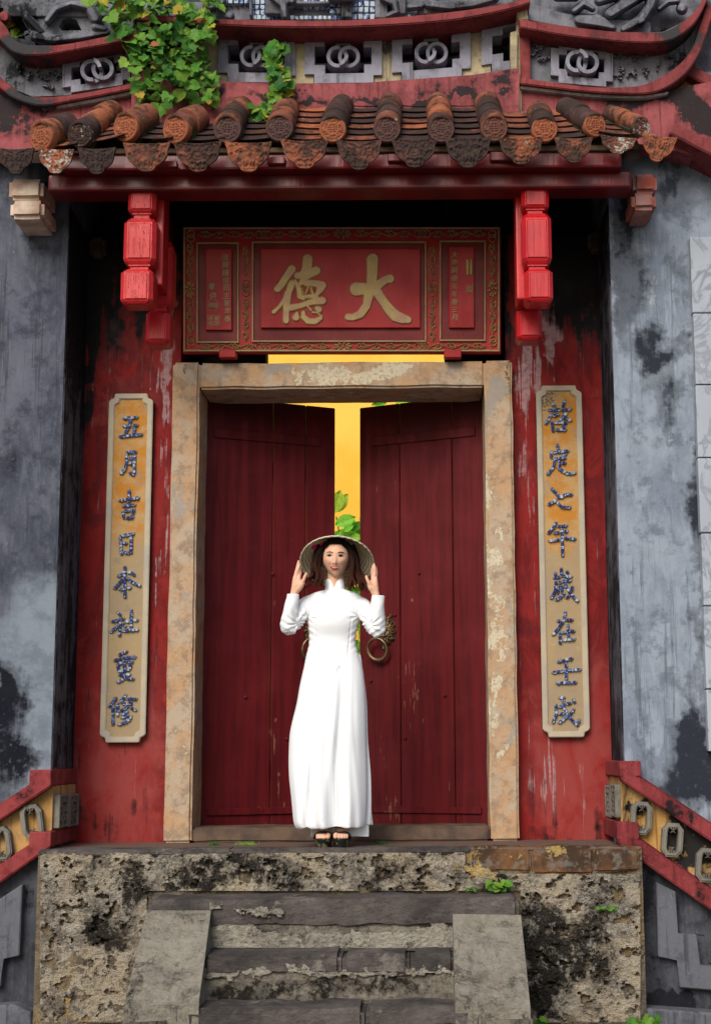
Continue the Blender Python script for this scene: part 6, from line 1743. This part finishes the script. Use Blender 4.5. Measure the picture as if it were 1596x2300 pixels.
def lock(pts, r0, amp, ph, turns, n=26):
    sp = spline(pts, n); m = len(sp); P3 = []; R3 = []
    for i, q in enumerate(sp):
        t = i / (m - 1); a = amp * t * (1 - .2 * t)
        u = q[0] + a * math.sin(ph + turns * 6.28 * t); y = q[2] + a * KW * math.cos(ph + turns * 6.28 * t) * .9
        P3.append(P(u, q[1], y)); R3.append(KW * r0 * (.75 + .35 * math.sin(math.pi * min(1, t * 1.2))) * (1 - .8 * t ** 4))
    tube(hair, P3, R3, 6)
def clump(base, n, spread, r0, wave, ph, turns):
    sp = spline(base, 30); m = len(sp)
    for k in range(n):
        a0 = hrnd.uniform(0, 6.28); rr_ = spread * math.sqrt(hrnd.random()); cut = hrnd.uniform(.84, 1.0); tw = hrnd.uniform(.5, 1.4); P3 = []; R3 = []
        for i, q in enumerate(sp):
            t = i / (m - 1)
            if t > cut: break
            w = wave * t ** 1.3; s1 = (1 - .45 * t)
            u = q[0] + w * math.sin(ph + turns * 6.28 * t) + rr_ * s1 * math.cos(a0 + tw * 5 * t)
            v = q[1] + w * .25 * math.cos(ph + turns * 6.28 * t)
            y = q[2] + KW * (w * .8 * math.cos(ph + turns * 6.28 * t) + rr_ * s1 * math.sin(a0 + tw * 5 * t))
            P3.append(P(u, v, y)); R3.append(KW * r0 * (1 - .75 * (t / cut) ** 3) * hrnd.uniform(.9, 1.1))
        tube(hair, P3, R3, 5)
for c in range(13):
    e = (c % 5) / 4; d = -.045 + .02 * (c // 3) + hrnd.uniform(-.01, .01)
    clump([(737 - 5 * e, 1216, d * .5), (721 - 8 * e, 1240, d), (716 - 13 * e, 1268, d - .01), (722 - 26 * e, 1294, d - .02), (722 - 34 * e, 1312 + 8 * (1 - e), d - .03)], 15, 4.5, hrnd.uniform(1.1, 1.9), hrnd.uniform(4, 7.5), hrnd.uniform(0, 6.28), hrnd.uniform(1.3, 2.0))
for c in range(15):
    e = (c % 5) / 4; d = -.045 + .018 * (c // 3) + hrnd.uniform(-.01, .01)
    clump([(771 + 5 * e, 1216, d * .5), (786 + 7 * e, 1240, d), (789 + 12 * e, 1270, d - .01), (787 + 26 * e, 1300, d - .02), (790 + 38 * e, 1326 + 8 * e, d - .035)], 15, 4.5, hrnd.uniform(1.1, 1.9), hrnd.uniform(4, 7.5), hrnd.uniform(0, 6.28), hrnd.uniform(1.3, 2.0))
for i in range(14):          # a few ends lying on her right shoulder
    e = hrnd.random()
    lock([(716, 1285, .0), (706, 1303, -.02), (694 - 10 * e, 1316 + 4 * e, -.03), (684 - 12 * e, 1320 + 6 * e, -.03)], 1.3, 2, hrnd.uniform(0, 6), 1.3, 16)
for i in range(30):          # strands swept back over the forehead line
    a = -1 + 2 * i / 29
    x = a * 27
    lock([(754.5 + x * .25, 1207, .03), (754.5 + x * .7, 1211 + abs(a) * 3, -.045), (754.5 + x * 1.06, 1227 + abs(a) * 11, -.062 + abs(a) * .03), (754.5 + math.copysign(31, a), 1246, -.02)], 2.3, .6, 0, 1, 14)
mk('hair', hair, M['hair'], woman, smooth=True)

# dress: torso, sleeves and front panel fused, then a back panel and trousers
def ring_loft(bm, secs, seg=72, fold=None):
    """secs: (v, uL, uR, y_centre, depth_front, depth_back) ; fold(angle, v)-> metres outward"""
    ss = spline([tuple(q) for q in secs], len(secs) * 7)
    rws = []
    for (v, uL, uR, yc, df, db) in ss:
        a = P(uL, v, yc); b_ = P(uR, v, yc); hw = (b_.x - a.x) / 2; cx = (a.x + b_.x) / 2; row = []
        for k in range(seg):
            t = 2 * math.pi * k / seg; c_, s_ = math.cos(t), math.sin(t)
            e = .88
            x = hw * math.copysign(abs(c_) ** e, c_); y = (df if s_ < 0 else db) * math.copysign(abs(s_) ** e, s_)
            f = fold(t, v) if fold else 0
            row.append(bm.verts.new((cx + x, yc + y + (f * s_ if abs(s_) > 0 else 0), a.z + (b_.z - a.z) * .5)))
        rws.append(row)
    for i in range(len(rws) - 1):
        for k in range(seg): bm.faces.new((rws[i][k], rws[i][(k + 1) % seg], rws[i + 1][(k + 1) % seg], rws[i + 1][k]))
    bm.faces.new(rws[0]); bm.faces.new(list(reversed(rws[-1])))
dress = NB()
def fold(t, v):
    k = max(0, min(1, (v - 1500) / 330))
    x = math.cos(t)
    f = .016 * k * math.sin(9.5 * x + (v - 1500) * .004 + 1.2) + .009 * k * math.sin(19 * x - (v - 1500) * .006)
    if v < 1480:                           # pulls round the bust and waist
        f += .0022 * math.sin((v - 1380) * .22 + abs(x) * 9) * (abs(x) > .45) * max(0, 1 - abs(v - 1430) / 60)
    return f
ring_loft(dress, [(1320, 740, 766, .03, .040, .040), (1326, 724, 781, .035, .055, .055), (1332, 702, 800, .038, .062, .06), (1344, 688, 815, .04, .07, .065), (1362, 686, 815, .04, .085, .07), (1384, 689, 808, .04, .105, .07),
                  (1405, 692, 803, .04, .104, .068), (1430, 694, 799, .04, .085, .066), (1450, 693, 799, .04, .082, .068), (1470, 688, 804, .04, .086, .075), (1500, 682, 813, .04, .095, .085)], 72, None)
skirt_secs = [(1444, 694, 798, .04, .081, .068), (1460, 692, 802, .04, .086, .074), (1500, 682, 814, .04, .10, .085), (1540, 673, 819, .035, .11, .085), (1580, 666, 821, .03, .115, .08), (1640, 652, 822, .02, .12, .07), (1690, 648.5, 823, .02, .12, .06), (1740, 649, 824, .015, .12, .055),
              (1790, 654, 824, .01, .115, .05), (1840, 660, 821, .01, .11, .045), (1856, 668, 818, .01, .105, .04)]
ring_loft(dress, skirt_secs, 96, fold)
# sleeves with gathers at the elbow
def sleeve(pts, sgn):
    sp = spline(pts, 60); n = len(sp); seg = 28
    ctr = [P(q[0], q[1], q[2]) for q in sp]; rws = []
    for i in range(n):
        t = (ctr[min(i + 1, n - 1)] - ctr[max(i - 1, 0)]).normalized(); up = Vector((.03, 1, .02))
        a = t.cross(up).normalized(); b_ = a.cross(t).normalized(); f = i / (n - 1)
        row = []
        for k in range(seg):
            q = 2 * math.pi * k / seg
            inner = max(0, -math.cos(q) * sgn)
            w = math.exp(-((f - .50) / .17) ** 2)
            rip = .002 * math.sin(q * 4 + f * 26) * w + .0012 * math.sin(q * 3 + f * 18)
            r = sp[i][3] * KW + rip
            row.append(dress.verts.new(ctr[i] + a * math.cos(q) * r + b_ * math.sin(q) * r * 1.05))
        rws.append(row)
    for i in range(n - 1):
        for k in range(seg): dress.faces.new((rws[i][k], rws[i][(k + 1) % seg], rws[i + 1][(k + 1) % seg], rws[i + 1][k]))
    dress.faces.new(rws[0]); dress.faces.new(list(reversed(rws[-1])))
sleeve([(708, 1350, .035, 19), (690, 1360, .03, 21), (672, 1382, .0, 20), (655, 1402, -.025, 19), (648, 1406, -.035, 18.5), (650, 1385, -.05, 17.5), (654, 1362, -.065, 15.5), (657, 1345, -.073, 13.8), (657.5, 1333.5, -.075, 13.4)], 1)
sleeve([(800, 1355, .035, 19), (815, 1365, .03, 20.5), (830, 1388, .0, 20), (841, 1408, -.025, 19.5), (846, 1412, -.035, 18.5), (847, 1390, -.05, 17.5), (847, 1366, -.065, 16), (848, 1350, -.073, 14.8), (848.5, 1337, -.075, 14.6)], -1)
def dress_post(b):
    b.normal_update()
    x0 = CAM.x; mv = []
    for w in b.verts:
        q = w.co
        d_ = (q - CAM); dd = RM.inverted() @ d_
        u = UC + dd.x / -dd.z * FPX; v = H / 2 - dd.y / -dd.z * FPX
        f = 0.0
        # long drape lines of the skirt, fanning from the hips
        if v > 1460:
            k = min(1, (v - 1460) / 260); t = (v - 1460) / 400
            for (ua, ub, wd, am) in [(735, 668, 9, .010), (748, 700, 7, .009), (758, 724, 8, .008), (765, 752, 6, -.008), (776, 778, 7, .006), (786, 800, 6, .007), (728, 686, 4, -.006), (770, 768, 5, -.004)]:
                uc = ua + (ub - ua) * t ** 1.15 + 3 * math.sin(v * .018 + ua); f += am * k * math.exp(-((u - uc) / (wd * (.6 + t))) ** 2)
            f -= .006 * max(0, 1 - abs(v - 1500 - .9 * abs(u - 765)) / 10) * (u > 755) * (u < 772)
        # princess seams
        if 1385 < v < 1475:
            t = (v - 1385) / 90
            for uc in (704 + 9 * t, 789 - 8 * t): f -= .0035 * math.exp(-((u - uc) / 1.5) ** 2)
            side = max(0, (abs(u - 747) - 30) / 22)
            f += .0018 * math.sin((v - 1385) * .42 + (abs(u - 747)) * .28) * min(1, side) * math.exp(-((v - 1425) / 34) ** 2)
        # armhole seams and pulls from the armpit
        for (ax_, ay_, sg) in ((690, 1383, 1), (806, 1381, -1)):
            r_ = math.hypot(u - ax_, v - ay_); an = math.atan2(v - ay_, (u - ax_) * sg)
            f += .0022 * math.sin(an * 9 + r_ * .05) * math.exp(-((r_ - 14) / 13) ** 2)
        # gathers in the crook of each elbow
        for (ex, ey, sg) in ((670, 1398, 1), (829, 1402, -1)):
            du, dv = (u - ex) * sg, v - ey; r_ = math.hypot(du, dv)
            if r_ < 46 and (u < 690 or u > 806):
                an = math.atan2(dv, -du)
                f += (.0034 * math.sin(an * 10 + r_ * .12) + .001 * math.sin(an * 17)) * math.exp(-((r_ - 16) / 15) ** 2)
        mv.append((w, w.normal.copy(), f))
    for w, nn, f in mv: w.co += nn * f
remesh(dress, .0036, 'dress', M['white_cloth'], woman, 2, .4, dress_post)
# the loose free edge of the front panel, lapping over the back one
bm = NB()
ed = spline([(1470, 803, 809), (1520, 809, 817), (1580, 815, 823.5), (1660, 818, 826), (1740, 820, 832), (1810, 820, 833.5), (1852, 818, 832)], 40)
def vpanel(bm, rowsx, y0, y1, thick, seg=10, wav=.006):
    V = []
    for i, (v, a, c) in enumerate(rowsx):
        row = []
        for k in range(seg + 1):
            t = k / seg; u = a + (c - a) * t; y = y0 + (y1 - y0) * t + wav * math.sin(t * 7 + v * .02)
            row.append((P(u, v, y), P(u, v, y + thick)))
        V.append(row)
    F_ = [[bm.verts.new(p[0]) for p in r] for r in V]; Bk = [[bm.verts.new(p[1]) for p in r] for r in V]
    for i in range(len(V) - 1):
        for k in range(seg):
            bm.faces.new((F_[i][k], F_[i][k + 1], F_[i + 1][k + 1], F_[i + 1][k])); bm.faces.new((Bk[i][k + 1], Bk[i][k], Bk[i + 1][k], Bk[i + 1][k + 1]))
        bm.faces.new((F_[i][seg], Bk[i][seg], Bk[i + 1][seg], F_[i + 1][seg])); bm.faces.new((Bk[i][0], F_[i][0], F_[i + 1][0], Bk[i + 1][0]))
    for k in range(seg): bm.faces.new((F_[-1][k], F_[-1][k + 1], Bk[-1][k + 1], Bk[-1][k]))
vpanel(bm, [(v, 770, c) for v, a, c in ed], .035, .05, .008)
mk('back_panel', bm, M['white_cloth'], woman, smooth=True)
bm = NB(); vpanel(bm, [(v, 790, c) for v, c in [(q[0], q[1]) for q in spline([(1700, 826), (1760, 831), (1810, 833), (1852, 837.5)], 16)]], .07, .075, .005)
mk('back_panel_edge', bm, M['white_cloth'], woman, smooth=True)
for (rowsx) in ([(1830, 698, 744.5), (1850, 698, 745.5), (1862, 697.5, 745.5), (1872, 697.5, 742), (1880, 697.5, 716)], [(1830, 748, 818), (1850, 748, 827), (1862, 747.5, 828), (1875, 750, 828), (1878, 790, 827.5)]):
    bm = NB(); ss = spline(rowsx, 20)
    V = []
    vpanel(bm, ss, .035, .05, .07, 14, .006)
    mk('trouser_leg', bm, M['white_cloth'], woman, smooth=True)
# standing collar with a notch
bm = NB(); N = 40; rr0 = []; rr1 = []; rr2 = []
for k in range(N + 1):
    t = -math.pi / 2 + 2 * math.pi * k / N          # starts at the front
    dx = math.cos(t); dy = math.sin(t)
    fr = abs(k / N - .5) * 2                         # 1 at the notch
    top = 1301 + (8 if fr > .75 else 0) * ((fr - .75) / .25) + 12 * max(0, (fr - .86) / .14) ** 1.5
    gap = .004 if k in (0, N) else 0
    base = 1330 + 2 * fr
    cx = P(751.5, 1310, .03).x
    def pt(v, r): return Vector((cx + dx * r, .033 + dy * r * 1.05, Z(v, .03)))
    rr0.append(bm.verts.new(pt(top, .049))); rr1.append(bm.verts.new(pt(base + 5, .058))); rr2.append(bm.verts.new(pt(top, .045)))
for k in range(N): bm.faces.new((rr0[k], rr0[k + 1], rr1[k + 1], rr1[k])); bm.faces.new((rr2[k + 1], rr2[k], rr0[k], rr0[k + 1]))
mk('collar', bm, M['white_cloth'], woman, smooth=True)
# bust and waist darts: fine raised seams
for pts in ([(704, 1392, 0), (710, 1425, 0), (712, 1462, 0)], [(788, 1392, 0), (783, 1425, 0), (781, 1462, 0)]):
    pass
# sandals
def sandal(cx, s_):
    f0 = Vector((X(cx, 1890, -.03), 0, 0))
    bm = NB(); b = bmesh.new(); out = []
    for k in range(28):
        t = 2 * math.pi * k / 28; y = -.005 + .088 * math.sin(t); x = .044 * math.cos(t) * (1 - .18 * math.sin(t))
        out.append((x, y))
    r0 = [b.verts.new(f0 + Vector((x * .86, y * .92 + .004, 0.001))) for x, y in out]; r1 = [b.verts.new(f0 + Vector((x * 1.0, y, .040))) for x, y in out]; r2 = [b.verts.new(f0 + Vector((x * 1.03, y * 1.01, .049))) for x, y in out]
    for a, c in ((r0, r1), (r1, r2)):
        for k in range(28): b.faces.new((a[k], a[(k + 1) % 28], c[(k + 1) % 28], c[k]))
    b.faces.new(list(reversed(r0))); b.faces.new(r2)
    bmesh.ops.recalc_face_normals(b, faces=b.faces)
    merge(bm, b); o = mk('platform_sole', bm, M['sole'], woman)
    bm = NB(); pts = []
    for k in range(17):
        t = math.pi * k / 16; pts.append(f0 + Vector((-.046 * math.cos(t), -.030 - .012 * math.sin(t), .046 + .036 * math.sin(t) ** .7)))
    tube(bm, pts, .0085, 8, True, .35, (0, 1, 0)); mk('toe_strap', bm, M['sandal'], woman, smooth=True)
sandal(726, 1); sandal(766, -1)

# ------------------------------------------------------------------ conical hat
hatc = P(756.5, 1262, .035)
TAU = math.radians(37)
hat = thing('conical_hat', 'pale palm-leaf conical hat tipped back on her head, seen from inside', 'hat', tuple(hatc))
HR = 82.5 / PXM(.035); HH = .175
HM = Matrix.Translation(hatc) @ Matrix.Rotation(math.radians(1.5), 4, 'Y') @ Matrix.Rotation(-TAU, 4, 'X')
def hat_obj(name, bm, mat, smooth=True):
    me = bpy.data.meshes.new(name); bmesh.ops.recalc_face_normals(bm, faces=bm.faces); bm.to_mesh(me); bm.free()
    if smooth: me.shade_smooth()
    me.materials.append(mat); o = bpy.data.objects.new(name, me); col.objects.link(o)
    o.parent = hat; o.matrix_local = Matrix.Translation(-hatc) @ HM; return o
bm = NB(); S = 72; rws = []
prof = [(0, 1.0), (.25, .77), (.5, .52), (.75, .27), (1.0, .015)]
for t, r in prof:
    rws.append([bm.verts.new((HR * r * math.cos(2 * math.pi * k / S), HR * r * math.sin(2 * math.pi * k / S), HH * t)) for k in range(S)])
rwo = [[bm.verts.new((HR * (r + .012) * math.cos(2 * math.pi * k / S), HR * (r + .012) * math.sin(2 * math.pi * k / S), HH * t + .004)) for k in range(S)] for t, r in prof]
for q in (rws, rwo):
    for i in range(4):
        for k in range(S): bm.faces.new((q[i][k], q[i][(k + 1) % S], q[i + 1][(k + 1) % S], q[i + 1][k]))
for k in range(S): bm.faces.new((rws[0][k], rws[0][(k + 1) % S], rwo[0][(k + 1) % S], rwo[0][k]))
bm.faces.new(rwo[-1])
hat_obj('leaf_cone', bm, M['palm'], False)
for i in range(13):
    t = .075 * i + .05; r = HR * (1 - t * .96) - .0015
    bm = NB(); tube(bm, [(r * math.cos(2 * math.pi * k / 60), r * math.sin(2 * math.pi * k / 60), HH * t) for k in range(61)], .0016, 5, False, up=(0, 0, 1)); hat_obj('bamboo_hoop', bm, M['hoop'])
bm = NB(); n = 240
tube(bm, [((HR + .001 * math.cos(k * .9)) * math.cos(2 * math.pi * k / n), (HR + .001 * math.cos(k * .9)) * math.sin(2 * math.pi * k / n), .0015 * math.sin(k * .9)) for k in range(n + 1)], .0042, 6, False, up=(0, 0, 1)); hat_obj('rim_braid', bm, M['palm'])
# silk flowers and ribbon ends inside
for pts, y in (([hr(498, 345), hr(520, 305), hr(560, 295), hr(598, 312), hr(602, 345), hr(600, 372), hr(560, 362)], -.005), ([hr(595, 320), hr(610, 290), hr(650, 265), hr(660, 280), hr(640, 318)], -.02), ([hr(1070, 585), hr(1085, 572), hr(1102, 590), hr(1105, 625), hr(1092, 642), hr(1075, 620)], .02)):
    bm = NB(); ext(bm, pts, y, .006, .001); mk('silk_ribbon', bm, M['pink_ribbon'], hat)
# ------------------------------------------------------------------ vines and plants
def leaf_mesh(name, kind, mat):
    bm = NB()
    if kind == 'ivy':
        o = [(0, 0), (.24, -.12), (.50, -.06), (.66, .16), (.50, .32), (.54, .58), (.30, .68), (0, 1.0), (-.30, .68), (-.54, .58), (-.50, .32), (-.66, .16), (-.50, -.06), (-.24, -.12)]
    elif kind == 'heart':
        o = [(0, 0), (.22, -.08), (.44, .08), (.50, .34), (.36, .62), (0, 1.0), (-.36, .62), (-.50, .34), (-.44, .08), (-.22, -.08)]
    else:
        o = [(0, 0), (.10, .10), (.18, .32), (.20, .52), (.14, .78), (0, 1.0), (-.14, .78), (-.20, .52), (-.18, .32), (-.10, .10)]
    def z(x, y): return .16 * abs(x) - .22 * (y - .4) ** 2 + .05 * math.sin(9 * y) * abs(x)
    V = [bm.verts.new((x, y, z(x, y))) for x, y in o]
    n = len(V); h = o.index((0, 1.0))
    for idx in (list(range(0, h + 1)), [0] + list(range(n - 1, h - 1, -1))):
        sp_ = [V[idx[0]]] + [bm.verts.new((0, .08 + .84 * k / (len(idx) - 1), z(0, .08 + .84 * k / (len(idx) - 1)) - .035)) for k in range(1, len(idx) - 1)] + [V[idx[-1]]]
        for k in range(len(idx) - 1):
            q = [V[idx[k]], V[idx[k + 1]], sp_[k + 1], sp_[k]]
            q = [a for m, a in enumerate(q) if a not in q[:m]]
            if len(q) > 2: bm.faces.new(q)
    me = bpy.data.meshes.new(name); bm.to_mesh(me); bm.free(); me.shade_smooth(); me.materials.append(mat); return me
LV = {(k, m): leaf_mesh('leaf', k, M[m]) for k in ('ivy', 'heart', 'long') for m in ('leaf', 'leaf_yellow', 'leaf_shrub', 'leaf_dry')}
def place_leaf(p, size, parent, kind='ivy', m='leaf', face=Vector((0, -1, .45)), spread=.58, drop=.5, r=rnd, name='leaf'):
    n = (face.normalized() + Vector((r.uniform(-spread, spread), r.uniform(-spread * .6, spread * .6), r.uniform(-spread, spread)))).normalized()
    d = Vector((r.uniform(-1, 1), r.uniform(-.3, .3), -drop + r.uniform(-.5, .5)))
    y = (d - n * d.dot(n)).normalized(); x = y.cross(n).normalized()
    mw = Matrix.Translation(p) @ Matrix((x * size, y * size, n * size)).transposed().to_4x4()
    return instance(name, LV[(kind, m)], mw, parent)
def in_poly(u, v, poly):
    c = False; j = len(poly) - 1
    for i in range(len(poly)):
        (xi, yi), (xj, yj) = poly[i], poly[j]
        if (yi > v) != (yj > v) and u < (xj - xi) * (v - yi) / (yj - yi) + xi: c = not c
        j = i
    return c
def stemline(parent, pts, r, y):
    bm = NB(); sp = spline(pts, 30); tube(bm, [P(a, b_, y) for a, b_ in [q[:2] for q in sp]], r, 5); mk('stem', bm, M['stem'], parent, smooth=True)
def vine(name, lab, poly, n, y, size, seed, yel, stems, extra=0):
    r = random.Random(seed); us = [p[0] for p in poly]; vs_ = [p[1] for p in poly]
    u0 = sum(us) / len(us); o = thing(name, lab, 'vine', tuple(P(u0, max(vs_), y)))
    for s in stems: stemline(o, s, .005, y + .04)
    k = 0; big = NB()
    while k < n:
        u, v = r.uniform(min(us), max(us)), r.uniform(min(vs_), max(vs_))
        if not in_poly(u, v, poly): continue
        m = 'leaf'
        if r.random() < yel * (2.2 if v < 60 else .7): m = 'leaf_yellow'
        if r.random() < .015: m = 'leaf_dry'
        yy = y + r.uniform(-.11, .09)
        place_leaf(P(u, v, yy), size * r.uniform(.45, 1.5), o, r.choice(['ivy', 'ivy', 'ivy', 'heart']), m, r=r)
        k += 1
    if extra:
        b = NB()
        for k in range(extra):
            while True:
                u, v = r.uniform(min(us), max(us)), r.uniform(min(vs_), max(vs_))
                if in_poly(u, v, poly): break
            nn = Vector((r.uniform(-.6, .6), -1, r.uniform(-.2, .9))).normalized(); d = Vector((r.uniform(-1, 1), 0, r.uniform(-1, .3))); yv = (d - nn * d.dot(nn)).normalized(); xv = yv.cross(nn)
            s = size * r.uniform(.4, .9)
            me = LV[('ivy', 'leaf')].copy(); me.transform(Matrix.Translation(P(u, v, y + r.uniform(.0, .14))) @ Matrix((xv * s, yv * s, nn * s)).transposed().to_4x4()); b.from_mesh(me); bpy.data.meshes.remove(me)
        mk('inner_foliage', b, M['leaf'], o, kind='stuff')
    return o
V1 = [(190, -20), (240, -20), (495, -20), (492, 18), (480, 40), (470, 70), (458, 100), (470, 130), (486, 158), (482, 175), (496, 212), (478, 232), (450, 226), (440, 205), (418, 214), (398, 236), (372, 238), (350, 262), (336, 262), (326, 238), (306, 228), (312, 205), (292, 184), (300, 160), (284, 135), (298, 108), (276, 92), (262, 100), (248, 82), (262, 58), (244, 36), (215, 12), (190, 8)]
vine('ivy_vine', 'thick green vine with yellowing leaves cascading over the left end of the parapet', V1, 299, -.26, .056, 3, .12,
     [[(250, 60), (275, 100), (300, 150), (318, 240)], [(200, -10), (260, 10), (330, 30)], [(360, -10), (400, 80), (430, 150), (420, 230)], [(420, -20), (410, 60), (380, 140), (345, 240)], [(300, -10), (330, 60), (350, 120), (330, 190)], [(470, -10), (440, 90), (455, 160), (470, 215)]], 300)
V2 = [(604, 96), (622, 92), (638, 112), (632, 128), (648, 146), (650, 176), (644, 196), (650, 214), (636, 226), (618, 214), (606, 236), (612, 268), (590, 272), (570, 268), (566, 240), (578, 224), (600, 214), (618, 200), (612, 176), (604, 150), (592, 140), (602, 116)]
vine('climbing_vine', 'slim green vine climbing from the roof tiles in front of the first ring grille', V2, 85, -.22, .055, 8, .16, [[(590, 265), (625, 215), (630, 170), (610, 120), (612, 95)]], 20)
V3 = [(20, 30), (44, 36), (52, 60), (66, 76), (50, 86), (30, 84), (16, 60)]
vine('corner_vine', 'small clump of green leaves showing behind the curled end of the left moulding', V3, 34, .2, .05, 5, .2, [[(30, 84), (40, 50)]])
V4 = [(134, 42), (156, 38), (180, 60), (176, 70), (140, 70)]
vine('peeping_vine', 'yellow-green leaves showing through the oval hole of the left parapet block', V4, 26, .22, .045, 6, .6, [[(150, 72), (160, 45)]])
# weeds on the stone
def weed(lab, u, v, y, n, size, spread_px, seed, kind='heart', cat='weed'):
    r = random.Random(seed); p = P(u, v, y); o = thing('wall_weed', lab, cat, tuple(p))
    for i in range(n):
        a = r.uniform(-1, 1); h = r.uniform(.1, 1)
        q = P(u + a * spread_px, v - h * spread_px * .8, y - r.uniform(.0, .05))
        bm = NB(); tube(bm, [p + Vector((r.uniform(-.01, .01), 0, 0)), (p + q) / 2 + Vector((0, -.01, .005)), q], .0016, 4); mk('stem', bm, M['stem'], o)
        place_leaf(q, size * r.uniform(.7, 1.2), o, kind, 'leaf', face=Vector((0, -1, .9)), r=r)
weed('green weed with round leaves rooted above the first step at right', 1122, 1996, -.13, 14, .045, 24, 1)
weed('tiny fern-like weed left of the round-leaved weed above the first step', 1054, 1998, -.13, 9, .022, 10, 2, 'long')
weed('small clover-like weed in a hole of the right plinth face', 1362, 2048, -.13, 12, .022, 18, 3)
weed('broad-leaved weed at the foot of the right plinth corner', 1446, 2300, -.14, 8, .06, 26, 4)
weed('small weed at the bottom edge beside the right sloping slab', 1208, 2300, -.14, 4, .05, 14, 5)
# grass tufts on the platform edge
def tuft(lab, u, w, seed):
    r = random.Random(seed); bm = NB(); y = .22
    for i in range(90):
        p = P(u + r.gauss(0, w), 1893, y); p.z = 0.002; p.y += r.uniform(-.03, .05); h = r.uniform(.008, .022); d = Vector((r.uniform(-.012, .012), r.uniform(-.01, .01), h)); s = Vector((.0016, 0, 0))
        a = [bm.verts.new(q) for q in (p - s, p + s, p + d * .6 + s * .7, p + d, p + d * .6 - s * .7)]; bm.faces.new(a)
    o = mk('grass_tuft', bm, M['leaf'], kind='stuff', label=lab, cat='grass')
tuft('tuft of short grass on the platform right of the sandals', 852, 11, 1)
tuft('tuft of short grass on the platform left of the doorway centre', 552, 10, 2)
tuft('tiny tuft of grass at the left jamb foot', 480, 6, 3)
# shrub in the courtyard, seen through the gap
shr = thing('courtyard_shrub', 'green broad-leaved shrub behind the doors against the yellow wall', 'shrub', tuple(Vector((X(790, 1400, 7.4), 7.4, -.1))))
r = random.Random(21)
def branch(u0, v0, u1, v1, y, rad=.012):
    bm = NB(); a, b_ = P(u0, v0, y), P(u1, v1, y); tube(bm, [a, (a + b_) / 2 + Vector((.03, 0, .02)), b_], [rad, rad * .8, rad * .5], 6); mk('branch', bm, M['stem'], shr)
branch(790, 1860, 782, 1300, 7.4, .02); branch(782, 1400, 755, 1160, 7.3, .014); branch(784, 1330, 808, 1180, 7.45, .014); branch(790, 1500, 812, 1420, 7.3, .014)
def bl(u, v, du, dv, size, y, m='leaf_shrub', kind='long', w=1.5):
    p = P(u, v, y); q = P(u + du, v + dv, y - .05); yv = (q - p).normalized(); n = Vector((r.uniform(-.4, .4), -1, .25)).normalized(); n = (n - yv * n.dot(yv)).normalized(); x = yv.cross(n)
    s = (q - p).length
    instance('leaf', LV[(kind, m)], Matrix.Translation(p) @ Matrix((x * s * w, yv * s, n * s)).transposed().to_4x4(), shr)
for q in [(750, 1152, 14, -52), (752, 1150, 28, -42), (752, 1178, 46, -18), (760, 1190, 30, 16), (752, 1196, -10, 18), (770, 1192, 24, -14), (785, 1190, 30, -18), (800, 1180, -20, -14), (778, 1205, 34, 2), (758, 1205, 26, -12), (800, 1200, 20, -22), (790, 1212, -28, 4), (812, 1178, 8, -30), (764, 1212, 30, 10), (802, 1215, 18, 14), (745, 1215, 20, -24)]:
    bl(*q, 1, 7.2 + r.uniform(-.1, .1))
for i in range(150):
    u = r.uniform(740, 830); v = r.uniform(1200, 1900)
    if 1200 < v < 1240 and r.random() < .3: continue
    a = r.uniform(0, 6.28); L = r.uniform(30, 60)
    bl(u, v, math.cos(a) * L, math.sin(a) * L * .8, 1, 7.5 + r.uniform(-.3, .5), 'leaf_shrub' if r.random() < .93 else 'leaf_yellow', r.choice(['long', 'heart']), 1.1)
sh2 = thing('courtyard_tree_sprig', 'bright leafy sprig behind the top edge of the right door', 'tree sprig', tuple(P(880, 890, 7.6)))
for q in [(862, 902, -28, -2), (868, 904, -34, 4), (884, 900, 36, 2), (888, 904, 44, -2), (895, 902, 20, 8), (880, 896, 14, -16), (870, 896, -12, -14)]:
    p = P(q[0], q[1], 7.6); e = P(q[0] + q[2], q[1] + q[3], 7.5); yv = (e - p).normalized(); n = Vector((0, -1, .3)); n = (n - yv * n.dot(yv)).normalized(); x = yv.cross(n); s = (e - p).length
    instance('leaf', LV[('long', 'leaf_shrub')], Matrix.Translation(p) @ Matrix((x * s, yv * s, n * s)).transposed().to_4x4(), sh2)
bm = NB(); tube(bm, [P(884, 820, 7.6), P(880, 860, 7.6), P(876, 900, 7.6)], .006, 5); mk('twig', bm, M['stem'], sh2)
